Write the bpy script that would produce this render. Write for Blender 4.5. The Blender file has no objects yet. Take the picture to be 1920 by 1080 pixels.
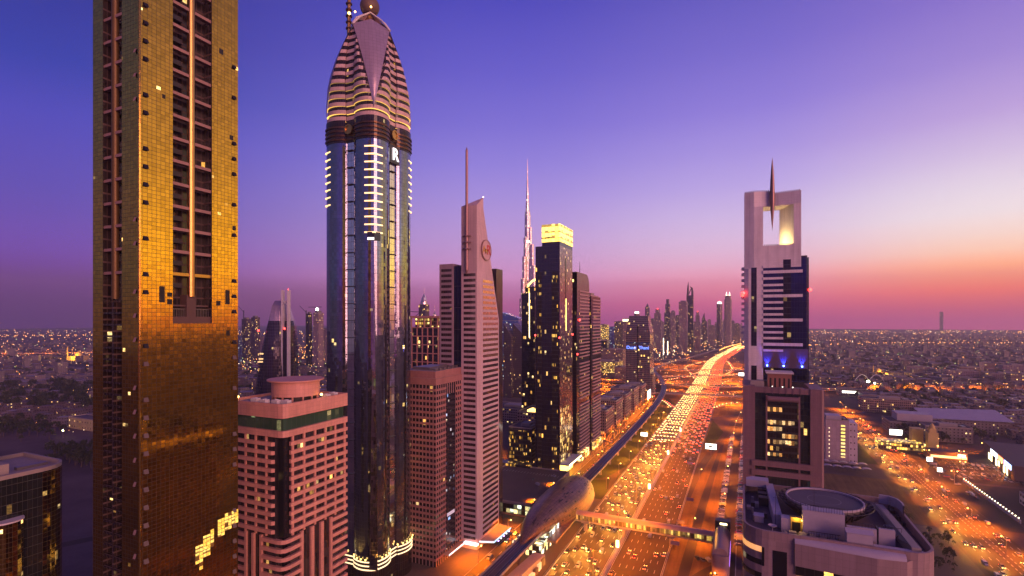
import bpy, math, random
from math import sin, cos, pi, radians, sqrt
from mathutils import Vector, Matrix
rnd = random.Random(7)
S = bpy.context.scene
COL = S.collection

# ------------------------------------------------------------------ camera
CAM_H = 142.0
YAW = radians(24.13)          # the camera looks 24 degrees to the left of the avenue
cam_d = bpy.data.cameras.new('camera')
cam_d.sensor_width = 36.0
cam_d.lens = 18.0
cam_d.shift_y = 60.0 / 1920.0
cam_d.clip_start = 1.0
cam_d.clip_end = 60000.0
cam = bpy.data.objects.new('camera', cam_d)
COL.objects.link(cam)
cam.location = (0, 0, CAM_H)
cam.rotation_euler = (radians(90), 0, YAW)
S.camera = cam
S.view_settings.view_transform = 'Standard'
S.view_settings.look = 'None'
S.view_settings.exposure = 0.4      # the photograph is exposed for the dusk
S.view_settings.gamma = 1.0
S.render.engine = 'CYCLES'
cy = S.cycles
cy.max_bounces = 6
cy.diffuse_bounces = 2
cy.glossy_bounces = 3
cy.transmission_bounces = 2
cy.volume_bounces = 0
cy.sample_clamp_direct = 60.0
cy.sample_clamp_indirect = 3.0
cy.use_denoising = True
cy.caustics_reflective = False
cy.caustics_refractive = False

# ------------------------------------------------------------------ world (dusk sky)
def lin(r, g, b):
    f = lambda c: (c / 255.0 / 12.92) if c <= 10 else ((c / 255.0 + 0.055) / 1.055) ** 2.4
    return (f(r), f(g), f(b))
SUN_AZ = radians(-50.9)        # towards the sunset, right of the frame
W = bpy.data.worlds.new('World')
S.world = W
W.use_nodes = True
nt = W.node_tree
nt.nodes.clear()
def wn(t, **k):
    n = nt.nodes.new(t)
    for a, b in k.items(): setattr(n, a, b)
    return n
def wmath(op, a, b=None):
    n = wn('ShaderNodeMath', operation=op)
    for i, s in enumerate((a, b)):
        if s is None: continue
        if isinstance(s, (int, float)): n.inputs[i].default_value = s
        else: nt.links.new(s, n.inputs[i])
    return n.outputs[0]
tc = wn('ShaderNodeTexCoord')
sep = wn('ShaderNodeSeparateXYZ')
nt.links.new(tc.outputs['Generated'], sep.inputs[0])
hx, hy, hz = sep.outputs
hl = wmath('MAXIMUM', wmath('SQRT', wmath('ADD', wmath('MULTIPLY', hx, hx), wmath('MULTIPLY', hy, hy))), 0.001)
tan_e = wmath('DIVIDE', hz, hl)
sdx, sdy = -sin(SUN_AZ), cos(SUN_AZ)
azd = wmath('DIVIDE', wmath('ADD', wmath('MULTIPLY', hx, sdx), wmath('MULTIPLY', hy, sdy)), hl)
rampin = wmath('DIVIDE', tan_e, 1.0)
HAZE_D = 0.00012
def ramp(stops, veil):
    """stops: sky colours by the tangent of the elevation as seen from the roof; the sky behind the haze is that
    much brighter and purer than what the haze lets through"""
    n = wn('ShaderNodeValToRGB')
    e = n.color_ramp.elements
    while len(e) > 1: e.remove(e[-1])
    for i, t_ in enumerate((0.0, 0.015, 0.03, 0.045, 0.06, 0.08, 0.10, 0.125, 0.155, 0.19, 0.24, 0.30, 0.38, 0.48, 0.62, 0.8, 1.0)):
        for (a, ca_), (b, cb_) in zip(stops, stops[1:]):
            if a <= t_ <= b:
                f = (t_ - a) / (b - a); col = [ca_[q] + (cb_[q] - ca_[q]) * f for q in range(3)]
        L_ = min(9000.0, 708.0 * sqrt(1 + t_ * t_) / max(t_, 1e-3))
        tr = math.exp(-HAZE_D * L_)
        col = [max((col[q] - veil[q] * (1 - tr)) / tr, 0.01) for q in range(3)]
        el_ = e[0] if i == 0 else e.new(t_)
        el_.position = t_
        el_.color = (*col, 1)
    nt.links.new(rampin, n.inputs[0])
    return n.outputs[0]
V_R, V_M, V_L = (.29, .14, .19), (.235, .12, .175), (.165, .09, .15)
R_back = ramp([(0.0, (.13, .08, .13)), (0.1, (.12, .095, .18)), (0.25, (.09, .095, .23)), (0.45, (.065, .085, .25)), (1.0, lin(34, 42, 120))], V_L)
R_left = ramp([(0.0, lin(102, 62, 112)), (0.03, lin(106, 68, 116)), (0.065, lin(116, 76, 132)), (0.11, lin(116, 82, 164)), (0.18, lin(100, 82, 170)), (0.29, lin(84, 78, 180)), (0.44, lin(36, 60, 152)), (1.0, lin(22, 36, 108))], V_L)
R_mid = ramp([(0.0, lin(172, 96, 138)), (0.03, lin(186, 106, 146)), (0.08, lin(200, 138, 180)), (0.14, lin(190, 150, 200)), (0.21, lin(172, 146, 210)), (0.29, lin(148, 130, 212)), (0.42, lin(114, 102, 202)), (0.62, lin(82, 76, 182)), (1.0, lin(36, 46, 128))], V_M)
R_near = ramp([(0.0, lin(180, 98, 136)), (0.03, lin(206, 110, 140)), (0.065, lin(228, 140, 158)), (0.11, lin(222, 176, 200)), (0.17, lin(208, 182, 218)), (0.25, lin(180, 158, 220)), (0.36, lin(146, 126, 212)), (0.55, lin(104, 92, 190)), (1.0, lin(44, 52, 132))], V_R)
R_right = ramp([(0.0, lin(184, 102, 136)), (0.02, lin(202, 104, 124)), (0.045, lin(240, 122, 108)), (0.075, lin(248, 160, 122)), (0.105, lin(244, 200, 178)), (0.15, lin(234, 216, 218)), (0.2, lin(222, 206, 222)), (0.28, lin(190, 162, 214)), (0.40, lin(150, 126, 204)), (0.55, lin(118, 96, 190)), (1.0, lin(52, 58, 138))], V_R)
R_core = ramp([(0.0, (.70, .24, .10)), (0.03, (1.25, 0.60, 0.10)), (0.09, (1.4, 0.90, 0.15)), (0.16, (1.1, 0.74, 0.22)), (0.26, (.72, .50, .34)), (0.4, (.48, .33, .42)), (0.6, (.22, .18, .45)), (1.0, lin(60, 62, 142))], V_R)
def wmix(f0, f1, a, b):
    mr = wn('ShaderNodeMapRange', interpolation_type='SMOOTHSTEP')
    nt.links.new(azd, mr.inputs[0])
    mr.inputs[1].default_value, mr.inputs[2].default_value = f0, f1
    m = wn('ShaderNodeMix', data_type='RGBA')
    nt.links.new(mr.outputs[0], m.inputs[0])
    nt.links.new(a, m.inputs[6]); nt.links.new(b, m.inputs[7])
    return m.outputs[2]
c = wmix(-1.0, -0.5, R_back, R_left)
c = wmix(-0.5, 0.26, c, R_mid)
c = wmix(0.26, 0.63, c, R_near)
c = wmix(0.63, 0.87, c, R_right)
c = wmix(0.87, 0.985, c, R_core)
sky = wn('ShaderNodeTexSky', sky_type='NISHITA')
sky.sun_disc = False
sky.sun_elevation = radians(2.0)
sky.sun_rotation = -SUN_AZ
add = wn('ShaderNodeMix', data_type='RGBA', blend_type='ADD')
add.inputs[0].default_value = 0.004
nt.links.new(c, add.inputs[6]); nt.links.new(sky.outputs[0], add.inputs[7])
bg = wn('ShaderNodeBackground')
bg.inputs[1].default_value = 0.79
nt.links.new(add.outputs[2], bg.inputs[0])
wo = wn('ShaderNodeOutputWorld')
nt.links.new(bg.outputs[0], wo.inputs[0])

# low soft fill lamp from behind the camera, swung away from the sunset
sd = bpy.data.lights.new('sun_fill', 'SUN')
sd.energy = 4.0
sd.angle = radians(50)
sd.color = (1.0, 0.43, 0.33)
so = bpy.data.objects.new('sun_fill', sd)
COL.objects.link(so)
el = radians(4)
FILL_AZ = YAW - radians(141)   # aimed well off the sunset to brighten the walls facing the camera
so.rotation_euler = Vector((sin(FILL_AZ) * cos(el), -cos(FILL_AZ) * cos(el), -sin(el))).to_track_quat('-Z', 'Y').to_euler()

# ------------------------------------------------------------------ where a sight line meets the ground
SA, CA = sin(YAW), cos(YAW)
def ray(px):
    u = (px - 960.0) / 960.0
    return (-SA + u * CA, CA + u * SA)
def gp(px, py, z=0.0):
    d = (CAM_H - z) * 960.0 / (py - 600.0)
    r = ray(px)
    return (r[0] * d, r[1] * d)
def at_x(px, X):
    r = ray(px); d = X / r[0]
    return r[1] * d
def at_y(px, Y):
    r = ray(px); d = Y / r[1]
    return r[0] * d
def at_d(px, d):
    r = ray(px)
    return (r[0] * d, r[1] * d)
def zz(py, d): return CAM_H - (py - 600.0) * d / 960.0
def depth(x, y): return -x * SA + y * CA
def scr(x, y, z=0.0):
    d = depth(x, y)
    if d <= 1: return (1e9, 1e9, d)
    return (960 + 960 * (x * CA + y * SA) / d, 600 - 960 * (z - CAM_H) / d, d)

# ------------------------------------------------------------------ mesh builder
class MB:
    def __init__(s): s.v = []; s.f = []; s.uv = []; s.mi = []
    def face(s, pts, m=0, uv=None):
        i = len(s.v)
        s.v += [tuple(p) for p in pts]
        s.f.append(tuple(range(i, i + len(pts))))
        s.uv.append(uv if uv else [(p[0] + p[1], p[2]) for p in pts] if abs(pts[0][2] - pts[2][2]) > 1e-4 else [(p[0], p[1]) for p in pts])
        s.mi.append(m)
    def prism(s, poly, z0, z1, m=0, mt=None, bottom=False, mats=None, u0=0.0):
        n = len(poly); u = u0
        for i in range(n):
            a, b = poly[i], poly[(i + 1) % n]
            L = math.hypot(b[0] - a[0], b[1] - a[1])
            s.face([(a[0], a[1], z0), (b[0], b[1], z0), (b[0], b[1], z1), (a[0], a[1], z1)],
                   mats[i] if mats else m, [(u, z0), (u + L, z0), (u + L, z1), (u, z1)])
            u += L
        s.face([(p[0], p[1], z1) for p in poly], m if mt is None else mt)
        if bottom: s.face([(p[0], p[1], z0) for p in reversed(poly)], m)
        return s
    def box(s, x0, y0, z0, x1, y1, z1, m=0, mt=None):
        return s.prism([(x0, y0), (x1, y0), (x1, y1), (x0, y1)], z0, z1, m, mt, True)
    def loft(s, rings, m=0, close=True, cap=False):
        n = len(rings[0])
        us = [0.0]
        base = rings[0]
        for i in range(n):
            a, b = base[i], base[(i + 1) % n]
            us.append(us[-1] + math.dist(a, b))
        for k in range(len(rings) - 1):
            A, B = rings[k], rings[k + 1]
            for i in range(n if close else n - 1):
                j = (i + 1) % n
                s.face([A[i], A[j], B[j], B[i]], m, [(us[i], A[i][2]), (us[i + 1], A[j][2]), (us[i + 1], B[j][2]), (us[i], B[i][2])])
        if cap:
            s.face(rings[-1], m)
            s.face(list(reversed(rings[0])), m)
        return s
    def cyl(s, x, y, z0, z1, r0, r1=None, n=16, m=0, mt=None):
        r1 = r0 if r1 is None else r1
        A = [(x + r0 * cos(2 * pi * i / n), y + r0 * sin(2 * pi * i / n), z0) for i in range(n)]
        B = [(x + r1 * cos(2 * pi * i / n), y + r1 * sin(2 * pi * i / n), z1) for i in range(n)]
        s.loft([A, B], m)
        if r1 > 0.01: s.face(B, m if mt is None else mt)
        s.face(list(reversed(A)), m)
        return s
    def lathe(s, x, y, prof, n=20, m=0):
        rings = [[(x + r * cos(2 * pi * i / n), y + r * sin(2 * pi * i / n), z) for i in range(n)] for r, z in prof]
        return s.loft(rings, m, True, True)
    def tube(s, pts, r, n=6, m=0, cap=True):
        pts = [Vector(p) for p in pts]
        rings = []
        for i, p in enumerate(pts):
            t = (pts[min(i + 1, len(pts) - 1)] - pts[max(i - 1, 0)]).normalized()
            up = Vector((0, 0, 1)) if abs(t.z) < 0.95 else Vector((1, 0, 0))
            a = t.cross(up).normalized(); b = a.cross(t)
            rr = r[i] if isinstance(r, (list, tuple)) else r
            rings.append([tuple(p + a * rr * cos(2 * pi * k / n) - b * rr * sin(2 * pi * k / n)) for k in range(n)])
        return s.loft(rings, m, True, cap)
    def sphere(s, x, y, z, r, nu=14, nv=8, m=0, sz=1.0):
        prof = [(max(r * sin(pi * k / nv), 0.001), z - r * sz * cos(pi * k / nv)) for k in range(nv + 1)]
        return s.lathe(x, y, prof, nu, m)
    def data(s, name, mats, smooth=False):
        me = bpy.data.meshes.new(name)
        me.from_pydata(s.v, [], s.f)
        ul = me.uv_layers.new(name='UVMap')
        flat = [c for f in s.uv for p in f for c in p]
        ul.data.foreach_set('uv', flat)
        for m in mats: me.materials.append(m)
        me.polygons.foreach_set('material_index', s.mi)
        if smooth:
            import bmesh
            bm = bmesh.new(); bm.from_mesh(me)
            bmesh.ops.remove_doubles(bm, verts=bm.verts, dist=0.0005)
            bm.to_mesh(me); bm.free()
            me.polygons.foreach_set('use_smooth', [True] * len(me.polygons))
            me.set_sharp_from_angle(angle=radians(40))
        me.update()
        return me
    def build(s, name, mats, parent=None, loc=(0, 0, 0), rz=0.0, smooth=False):
        if not isinstance(mats, (list, tuple)): mats = [mats]
        o = bpy.data.objects.new(name, s.data(name, mats, smooth))
        COL.objects.link(o)
        o.location = loc; o.rotation_euler = (0, 0, rz)
        if parent is not None: o.parent = parent
        return o

def tag(o, label=None, cat=None, group=None, kind=None):
    if label: o['label'] = label
    if cat: o['category'] = cat
    if group: o['group'] = group
    if kind: o['kind'] = kind
    return o
def thing(name, label, cat, loc=(0, 0, 0), rz=0.0, group=None):
    o = bpy.data.objects.new(name, None)
    o.empty_display_size = 1.0
    COL.objects.link(o)
    o.location = loc; o.rotation_euler = (0, 0, rz)
    return tag(o, label, cat, group)
def copy_tree(o, parent=None):
    c_ = o.copy(); COL.objects.link(c_)
    if parent is not None: c_.parent = parent
    for ch in o.children: copy_tree(ch, c_)
    return c_
def text_mesh(body, size, extrude, spacing=1.0, shear=0.0):
    cu = bpy.data.curves.new('lettering', 'FONT')
    cu.body = body; cu.size = size; cu.extrude = extrude
    cu.align_x = 'CENTER'; cu.align_y = 'CENTER'; cu.space_character = spacing; cu.shear = shear
    ob = bpy.data.objects.new('lettering', cu)
    COL.objects.link(ob)
    dg = bpy.context.evaluated_depsgraph_get()
    me = bpy.data.meshes.new_from_object(ob.evaluated_get(dg))
    bpy.data.objects.remove(ob)
    bpy.data.curves.remove(cu)
    return me
def put_text(body, size, extrude, mat, parent, loc, facing, name='lettering', **k):
    """facing: direction the letters look along (unit x,y)"""
    me = text_mesh(body, size, extrude, **k)
    me.materials.clear(); me.materials.append(mat)
    o = bpy.data.objects.new(name, me); COL.objects.link(o)
    o.parent = parent
    o.location = loc
    o.rotation_euler = (radians(90), 0, math.atan2(facing[1], facing[0]) + pi / 2)
    return o

# ------------------------------------------------------------------ materials
class NT:
    def __init__(s, name):
        s.m = bpy.data.materials.new(name); s.m.use_nodes = True
        s.t = s.m.node_tree; s.t.nodes.clear()
        s.out = s.t.nodes.new('ShaderNodeOutputMaterial')
        s.p = s.t.nodes.new('ShaderNodeBsdfPrincipled')
        s.t.links.new(s.p.outputs[0], s.out.inputs[0])
    def n(s, t, **k):
        x = s.t.nodes.new(t)
        for a, b in k.items(): setattr(x, a, b)
        return x
    def set(s, sock, v):
        if isinstance(v, bpy.types.NodeSocket): s.t.links.new(v, sock)
        elif isinstance(v, (tuple, list)) and len(v) == 3 and sock.type == 'RGBA': sock.default_value = (*v, 1)
        else: sock.default_value = v
    def math(s, op, a, b=None, c=None):
        x = s.n('ShaderNodeMath', operation=op)
        for i, v in enumerate((a, b, c)):
            if v is not None: s.set(x.inputs[i], v)
        return x.outputs[0]
    def mix(s, f, a, b):
        x = s.n('ShaderNodeMix', data_type='RGBA')
        s.set(x.inputs[0], f); s.set(x.inputs[6], a); s.set(x.inputs[7], b)
        return x.outputs[2]
    def mixf(s, f, a, b):
        x = s.n('ShaderNodeMix', data_type='FLOAT')
        s.set(x.inputs[0], f); s.set(x.inputs[2], a); s.set(x.inputs[3], b)
        return x.outputs[0]
    def scale(s, col, f):
        x = s.n('ShaderNodeMix', data_type='RGBA', blend_type='MULTIPLY')
        x.inputs[0].default_value = 1.0
        s.set(x.inputs[6], col)
        cmb = s.n('ShaderNodeCombineColor')
        for i in range(3): s.set(cmb.inputs[i], f)
        s.t.links.new(cmb.outputs[0], x.inputs[7])
        return x.outputs[2]
    def noise(s, scale, detail=3.0, coord='Object', rough=0.6):
        tcn = s.n('ShaderNodeTexCoord')
        x = s.n('ShaderNodeTexNoise')
        x.inputs['Scale'].default_value = scale; x.inputs['Detail'].default_value = detail
        x.inputs['Roughness'].default_value = rough
        s.t.links.new(tcn.outputs[coord], x.inputs['Vector'])
        return x.outputs[0]
    def P(s, **k):
        for a, v in k.items(): s.set(s.p.inputs[a.replace('_', ' ')], v)
        return s

def plain(name, col, rough=0.6, metallic=0.0, var=0.12, nscale=0.15, spec=0.4):
    t = NT(name)
    nz = t.noise(nscale, 5.0)
    nz2 = t.noise(nscale * 9.0, 3.0)
    f = t.math('ADD', t.math('MULTIPLY', t.math('SUBTRACT', nz, 0.5), var * 3.2), t.math('MULTIPLY', t.math('SUBTRACT', nz2, 0.5), var * 1.6))
    t.P(Base_Color=t.scale(col, t.math('ADD', f, 1.0)), Roughness=rough, Metallic=metallic, Specular_IOR_Level=spec)
    return t.m

def lamp_mat(name, col, strength, sample=True):
    t = NT(name)
    t.P(Base_Color=(0.8, 0.8, 0.8), Roughness=0.4, Emission_Color=col, Emission_Strength=strength)
    if not sample: t.m.cycles.emission_sampling = 'NONE'
    return t.m

def facade(name, pw=1.5, fh=3.6, lw=0.1, lh=0.12, line=(0.05, 0.05, 0.05), glass=(0.05, 0.06, 0.08), metallic=0.6, rough=0.08,
           wob=0.01, win=None, wall=None, wall_rough=0.6, lit=0.05, lit_col=(1.0, 0.46, 0.07), lit2=(1.0, 0.70, 0.28), lit_s=1.2,
           panel_var=0.15, cluster=0.0, gloss_var=0.0, even=False):
    """window and panel grid from the wall's own UV (metres along the wall, metres up)"""
    t = NT(name)
    uvn = t.n('ShaderNodeUVMap'); uvn.uv_map = 'UVMap'
    sp = t.n('ShaderNodeSeparateXYZ'); t.t.links.new(uvn.outputs[0], sp.inputs[0])
    u, v = sp.outputs[0], sp.outputs[1]
    pu, pv = t.math('DIVIDE', u, pw), t.math('DIVIDE', v, fh)
    fu, fv = t.math('FRACT', pu), t.math('FRACT', pv)
    iu, iv = t.math('FLOOR', pu), t.math('FLOOR', pv)
    oi = t.n('ShaderNodeObjectInfo')
    orr = t.math('MULTIPLY', oi.outputs['Random'], 91.0)
    def wnoise(a, b, k=0.0):
        cv = t.n('ShaderNodeCombineXYZ')
        t.set(cv.inputs[0], a); t.set(cv.inputs[1], b); t.set(cv.inputs[2], t.math('ADD', orr, k))
        w_ = t.n('ShaderNodeTexWhiteNoise', noise_dimensions='3D')
        t.t.links.new(cv.outputs[0], w_.inputs[0])
        return w_
    r1 = wnoise(iu, iv)
    r2 = wnoise(iu, iv, 7.3)
    rf = wnoise(t.math('FLOOR', t.math('DIVIDE', pu, 5.0)), iv, 3.1)
    if win:
        a, b, c_, d = win
        inu = t.math('MULTIPLY', t.math('GREATER_THAN', fu, a), t.math('LESS_THAN', fu, b))
        inv = t.math('MULTIPLY', t.math('GREATER_THAN', fv, c_), t.math('LESS_THAN', fv, d))
        gm = t.math('MULTIPLY', inu, inv)
        wl = 0.04
        ln = t.math('MAXIMUM', t.math('LESS_THAN', fu, wl / pw), t.math('LESS_THAN', fv, wl / fh))
        wc = t.scale(wall, t.math('ADD', 1.0 - panel_var / 2, t.math('MULTIPLY', r2.outputs[0], panel_var)))
        wc = t.mix(t.math('MULTIPLY', ln, 0.5), wc, (0.03, 0.025, 0.03))
    else:
        lu = t.math('LESS_THAN', fu, lw / pw)
        lv = t.math('LESS_THAN', fv, lh / fh)
        ln = t.math('MAXIMUM', lu, lv)
        gm = t.math('SUBTRACT', 1.0, ln)
        wc = line
    stain = t.noise(0.05, 5.0)
    streak = t.n('ShaderNodeTexNoise'); streak.inputs['Scale'].default_value = 1.0; streak.inputs['Detail'].default_value = 4.0
    smp = t.n('ShaderNodeMapping'); smp.inputs['Scale'].default_value = (0.5, 0.035, 1)
    t.t.links.new(uvn.outputs[0], smp.inputs[0]); t.t.links.new(smp.outputs[0], streak.inputs['Vector'])
    wc = t.scale(wc, t.math('ADD', 0.45, t.math('ADD', t.math('MULTIPLY', stain, 0.56), t.math('MULTIPLY', streak.outputs[0], 0.54))))
    gv = t.math('ADD', 1.0 - panel_var, t.math('MULTIPLY', r1.outputs[0], 2 * panel_var))
    gc = t.scale(glass, gv)
    base = t.mix(gm, wc, gc)
    t.P(Base_Color=base, Metallic=t.math('MULTIPLY', gm, metallic),
        Roughness=t.mixf(gm, wall_rough, t.math('ADD', rough, t.math('MULTIPLY', r2.outputs[0], gloss_var))),
        Specular_IOR_Level=0.5)
    if wob > 0:
        g = t.n('ShaderNodeNewGeometry')
        vs = t.n('ShaderNodeVectorMath', operation='SUBTRACT')
        t.t.links.new(r2.outputs[1], vs.inputs[0]); vs.inputs[1].default_value = (0.5, 0.5, 0.5)
        sc_ = t.n('ShaderNodeVectorMath', operation='SCALE')
        t.t.links.new(vs.outputs[0], sc_.inputs[0]); t.set(sc_.inputs['Scale'], t.math('MULTIPLY', gm, wob * 2))
        va = t.n('ShaderNodeVectorMath', operation='ADD')
        t.t.links.new(g.outputs['Normal'], va.inputs[0]); t.t.links.new(sc_.outputs[0], va.inputs[1])
        nn = t.n('ShaderNodeVectorMath', operation='NORMALIZE')
        t.t.links.new(va.outputs[0], nn.inputs[0])
        t.t.links.new(nn.outputs[0], t.p.inputs['Normal'])
    if lit > 0:
        lc = t.mix(r2.outputs[0], lit_col, lit2)
        # lamps inside a room light it unevenly: ceiling brighter than the sill, furniture in the way
        inner = t.math('POWER', t.noise(1.6, 3.0, 'UV'), 2.0)
        blind = t.math('GREATER_THAN', fv, t.math('MULTIPLY', t.math('SUBTRACT', r2.outputs[0], 0.45), 1.1))
        pr = t.math('ADD', t.math('MULTIPLY', r1.outputs[0], 1.0 - cluster), t.math('MULTIPLY', rf.outputs[0], cluster))
        on = t.math('GREATER_THAN', pr, 1.0 - lit)
        es = t.math('MULTIPLY', t.math('MULTIPLY', on, gm), t.math('MULTIPLY', t.math('ADD', 0.12, t.math('MULTIPLY', inner, 3.2)), lit_s))
        es = t.math('MULTIPLY', es, t.math('ADD', 0.15, t.math('MULTIPLY', blind, 0.85)))
        es = t.math('MULTIPLY', es, 0.85 if even else t.math('ADD', 0.10, t.math('MULTIPLY', t.math('POWER', wnoise(iu, iv, 19.0).outputs[0], 2.0), 1.9)))
        t.P(Emission_Color=lc, Emission_Strength=es)
        t.m.cycles.emission_sampling = 'NONE'
    return t.m
# ================================================================== ground, roads, water of light
def ground_mat():
    t = NT('dusty_ground')
    a = t.noise(0.004, 6.0); b = t.noise(0.03, 6.0); c_ = t.noise(0.4, 3.0)
    f = t.math('ADD', t.math('MULTIPLY', a, 1.0), t.math('ADD', t.math('MULTIPLY', b, 0.5), t.math('MULTIPLY', c_, 0.2)))
    r = t.n('ShaderNodeValToRGB'); e = r.color_ramp.elements
    e[0].position = 0.55; e[0].color = (0.035, 0.027, 0.028, 1)
    e[1].position = 1.1; e[1].color = (0.15, 0.11, 0.10, 1)
    t.t.links.new(f, r.inputs[0])
    t.P(Base_Color=r.outputs[0], Roughness=0.9, Specular_IOR_Level=0.1)
    return t.m
def asphalt_mat(name, base=(0.062, 0.055, 0.052), stripe=0.35):
    t = NT(name)
    uvn = t.n('ShaderNodeUVMap'); uvn.uv_map = 'UVMap'
    mp = t.n('ShaderNodeMapping'); mp.inputs['Scale'].default_value = (0.55, 0.006, 1)
    t.t.links.new(uvn.outputs[0], mp.inputs[0])
    nz = t.n('ShaderNodeTexNoise'); nz.inputs['Scale'].default_value = 1.0; nz.inputs['Detail'].default_value = 4
    t.t.links.new(mp.outputs[0], nz.inputs['Vector'])
    g = t.noise(0.5, 5.0)
    f = t.math('ADD', 1.0 - stripe * 0.9, t.math('MULTIPLY', nz.outputs[0], stripe * 1.4))
    f = t.math('MULTIPLY', f, t.math('ADD', 0.75, t.math('MULTIPLY', g, 0.5)))
    t.P(Base_Color=t.scale(base, f), Roughness=t.math('ADD', 0.6, t.math('MULTIPLY', g, 0.25)), Specular_IOR_Level=0.12)
    return t.m
M = {}
M['ground'] = ground_mat()
M['asphalt'] = asphalt_mat('asphalt', (0.075, 0.055, 0.034))
M['asphalt_dark'] = asphalt_mat('worn_asphalt', (0.045, 0.036, 0.032), 0.2)
def sand_mat():
    t = NT('pale_sand')
    tcn = t.n('ShaderNodeTexCoord'); mp = t.n('ShaderNodeMapping'); mp.inputs['Scale'].default_value = (.35, .02, 1); mp.inputs['Rotation'].default_value = (0, 0, .06)
    t.t.links.new(tcn.outputs['Object'], mp.inputs[0])
    nz = t.n('ShaderNodeTexNoise'); nz.inputs['Scale'].default_value = 1.0; nz.inputs['Detail'].default_value = 6; t.t.links.new(mp.outputs[0], nz.inputs['Vector'])
    a = t.noise(.03, 6.0); b = t.noise(.5, 4.0)
    f = t.math('ADD', t.math('MULTIPLY', nz.outputs[0], .9), t.math('ADD', t.math('MULTIPLY', a, 1.0), t.math('MULTIPLY', b, .3)))
    t.P(Base_Color=t.scale((0.15, 0.095, 0.042), t.math('SUBTRACT', t.math('MULTIPLY', f, 1.5), .6)), Roughness=.9, Specular_IOR_Level=.08)
    return t.m
M['sand'] = sand_mat()
M['sand_plain'] = plain('pale_sand', (0.15, 0.095, 0.042), 0.9, var=0.15, nscale=0.05, spec=0.1)
M['paving'] = plain('paving', (0.11, 0.075, 0.05), 0.75, var=0.15, nscale=0.08)
M['grass'] = plain('lawn', (0.035, 0.055, 0.018), 0.9, var=0.25, nscale=0.3, spec=0.1)
M['concrete'] = plain('concrete', (0.33, 0.28, 0.25), 0.75, var=0.12)
M['kerb'] = plain('kerbstone', (0.42, 0.38, 0.34), 0.7)
M['paint_white'] = plain('road_paint', (0.72, 0.70, 0.64), 0.6, var=0.1)
M['metal'] = plain('grey_steel', (0.22, 0.2, 0.2), 0.45, 0.6)
M['dark_metal'] = plain('dark_steel', (0.05, 0.045, 0.05), 0.45, 0.5)
M['white_panel'] = plain('white_cladding', (0.62, 0.58, 0.57), 0.5)
M['rubber'] = plain('rubber', (0.02, 0.02, 0.02), 0.8)
M['black_glass'] = plain('black_glass', (0.012, 0.012, 0.016), 0.08, 0.0, spec=0.7)
M['sodium'] = lamp_mat('sodium_lamp', (1.0, 0.50, 0.10), 9.0, False)
M['sodium_far'] = lamp_mat('distant_sodium_lamp', (1.0, 0.36, 0.05), 7.0, False)
M['white_far'] = lamp_mat('distant_white_lamp', (1.0, 0.66, 0.36), 6.0, False)
M['green_far'] = lamp_mat('distant_green_lamp', (0.62, 0.8, 0.2), 3.5, False)
M['red_lamp'] = lamp_mat('red_beacon', (1.0, 0.03, 0.015), 5.0, False)
M['warm_sign'] = lamp_mat('warm_lit_panel', (1.0, 0.80, 0.40), 3.0)
M['white_sign'] = lamp_mat('white_lit_panel', (1.0, 0.92, 0.75), 3.0)
M['yellow_strip'] = lamp_mat('yellow_light_strip', (1.0, 0.58, 0.12), 3.2)
M['blue_sign'] = lamp_mat('blue_lit_letters', (0.06, 0.22, 1.0), 2.4, False)
M['cyan_sign'] = lamp_mat('cyan_lit_strip', (0.2, 0.7, 0.95), 0.9)
M['headlight'] = lamp_mat('headlight', (1.0, 0.55, 0.14), 16.0)
M['taillight'] = lamp_mat('taillight', (1.0, 0.06, 0.01), 9.0)

g = MB()
nx = 24
g.face([(-11000, -1200, 0), (7000, -1200, 0), (7000, 9500, 0), (-11000, 9500, 0)], 0)
tag(g.build('ground', M['ground']), kind='structure')

def smooth_path(pts, step=12.0):
    """Catmull-Rom through the points (2 or 3 coordinates)"""
    P_ = [Vector((*p, 0.0)) if len(p) == 2 else Vector(p) for p in pts]
    out = []
    for i in range(len(P_) - 1):
        p0 = P_[max(i - 1, 0)]; p1 = P_[i]; p2 = P_[i + 1]; p3 = P_[min(i + 2, len(P_) - 1)]
        if i == 0: p0 = p1 * 2 - p2
        if i == len(P_) - 2: p3 = p2 * 2 - p1
        n = max(2, int((p2 - p1).length / step))
        for k in range(n):
            t_ = k / n
            out.append(0.5 * ((2 * p1) + (-p0 + p2) * t_ + (2 * p0 - 5 * p1 + 4 * p2 - p3) * t_ ** 2 + (-p0 + 3 * p1 - 3 * p2 + p3) * t_ ** 3))
    out.append(P_[-1])
    return out
def normals(path):
    ns = []
    for i in range(len(path)):
        t_ = path[min(i + 1, len(path) - 1)] - path[max(i - 1, 0)]
        t_.z = 0
        t_.normalize()
        ns.append(Vector((t_.y, -t_.x, 0)))      # to the right of the travel
    return ns
def sweep(mb, path, prof, m=0, closed=False):
    """profile points (offset to the right, height above the path)"""
    ns = normals(path)
    k = len(prof)
    s_ = 0.0
    for i in range(len(path) - 1):
        L = (path[i + 1] - path[i]).length
        for j in range(k if closed else k - 1):
            a, b = prof[j], prof[(j + 1) % k]
            A = path[i] + ns[i] * a[0] + Vector((0, 0, a[1])); B = path[i] + ns[i] * b[0] + Vector((0, 0, b[1]))
            C_ = path[i + 1] + ns[i + 1] * b[0] + Vector((0, 0, b[1])); D = path[i + 1] + ns[i + 1] * a[0] + Vector((0, 0, a[1]))
            mb.face([A, B, C_, D], m[j] if isinstance(m, (list, tuple)) else m, [(a[0], s_), (b[0], s_), (b[0], s_ + L), (a[0], s_ + L)])
        s_ += L
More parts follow.
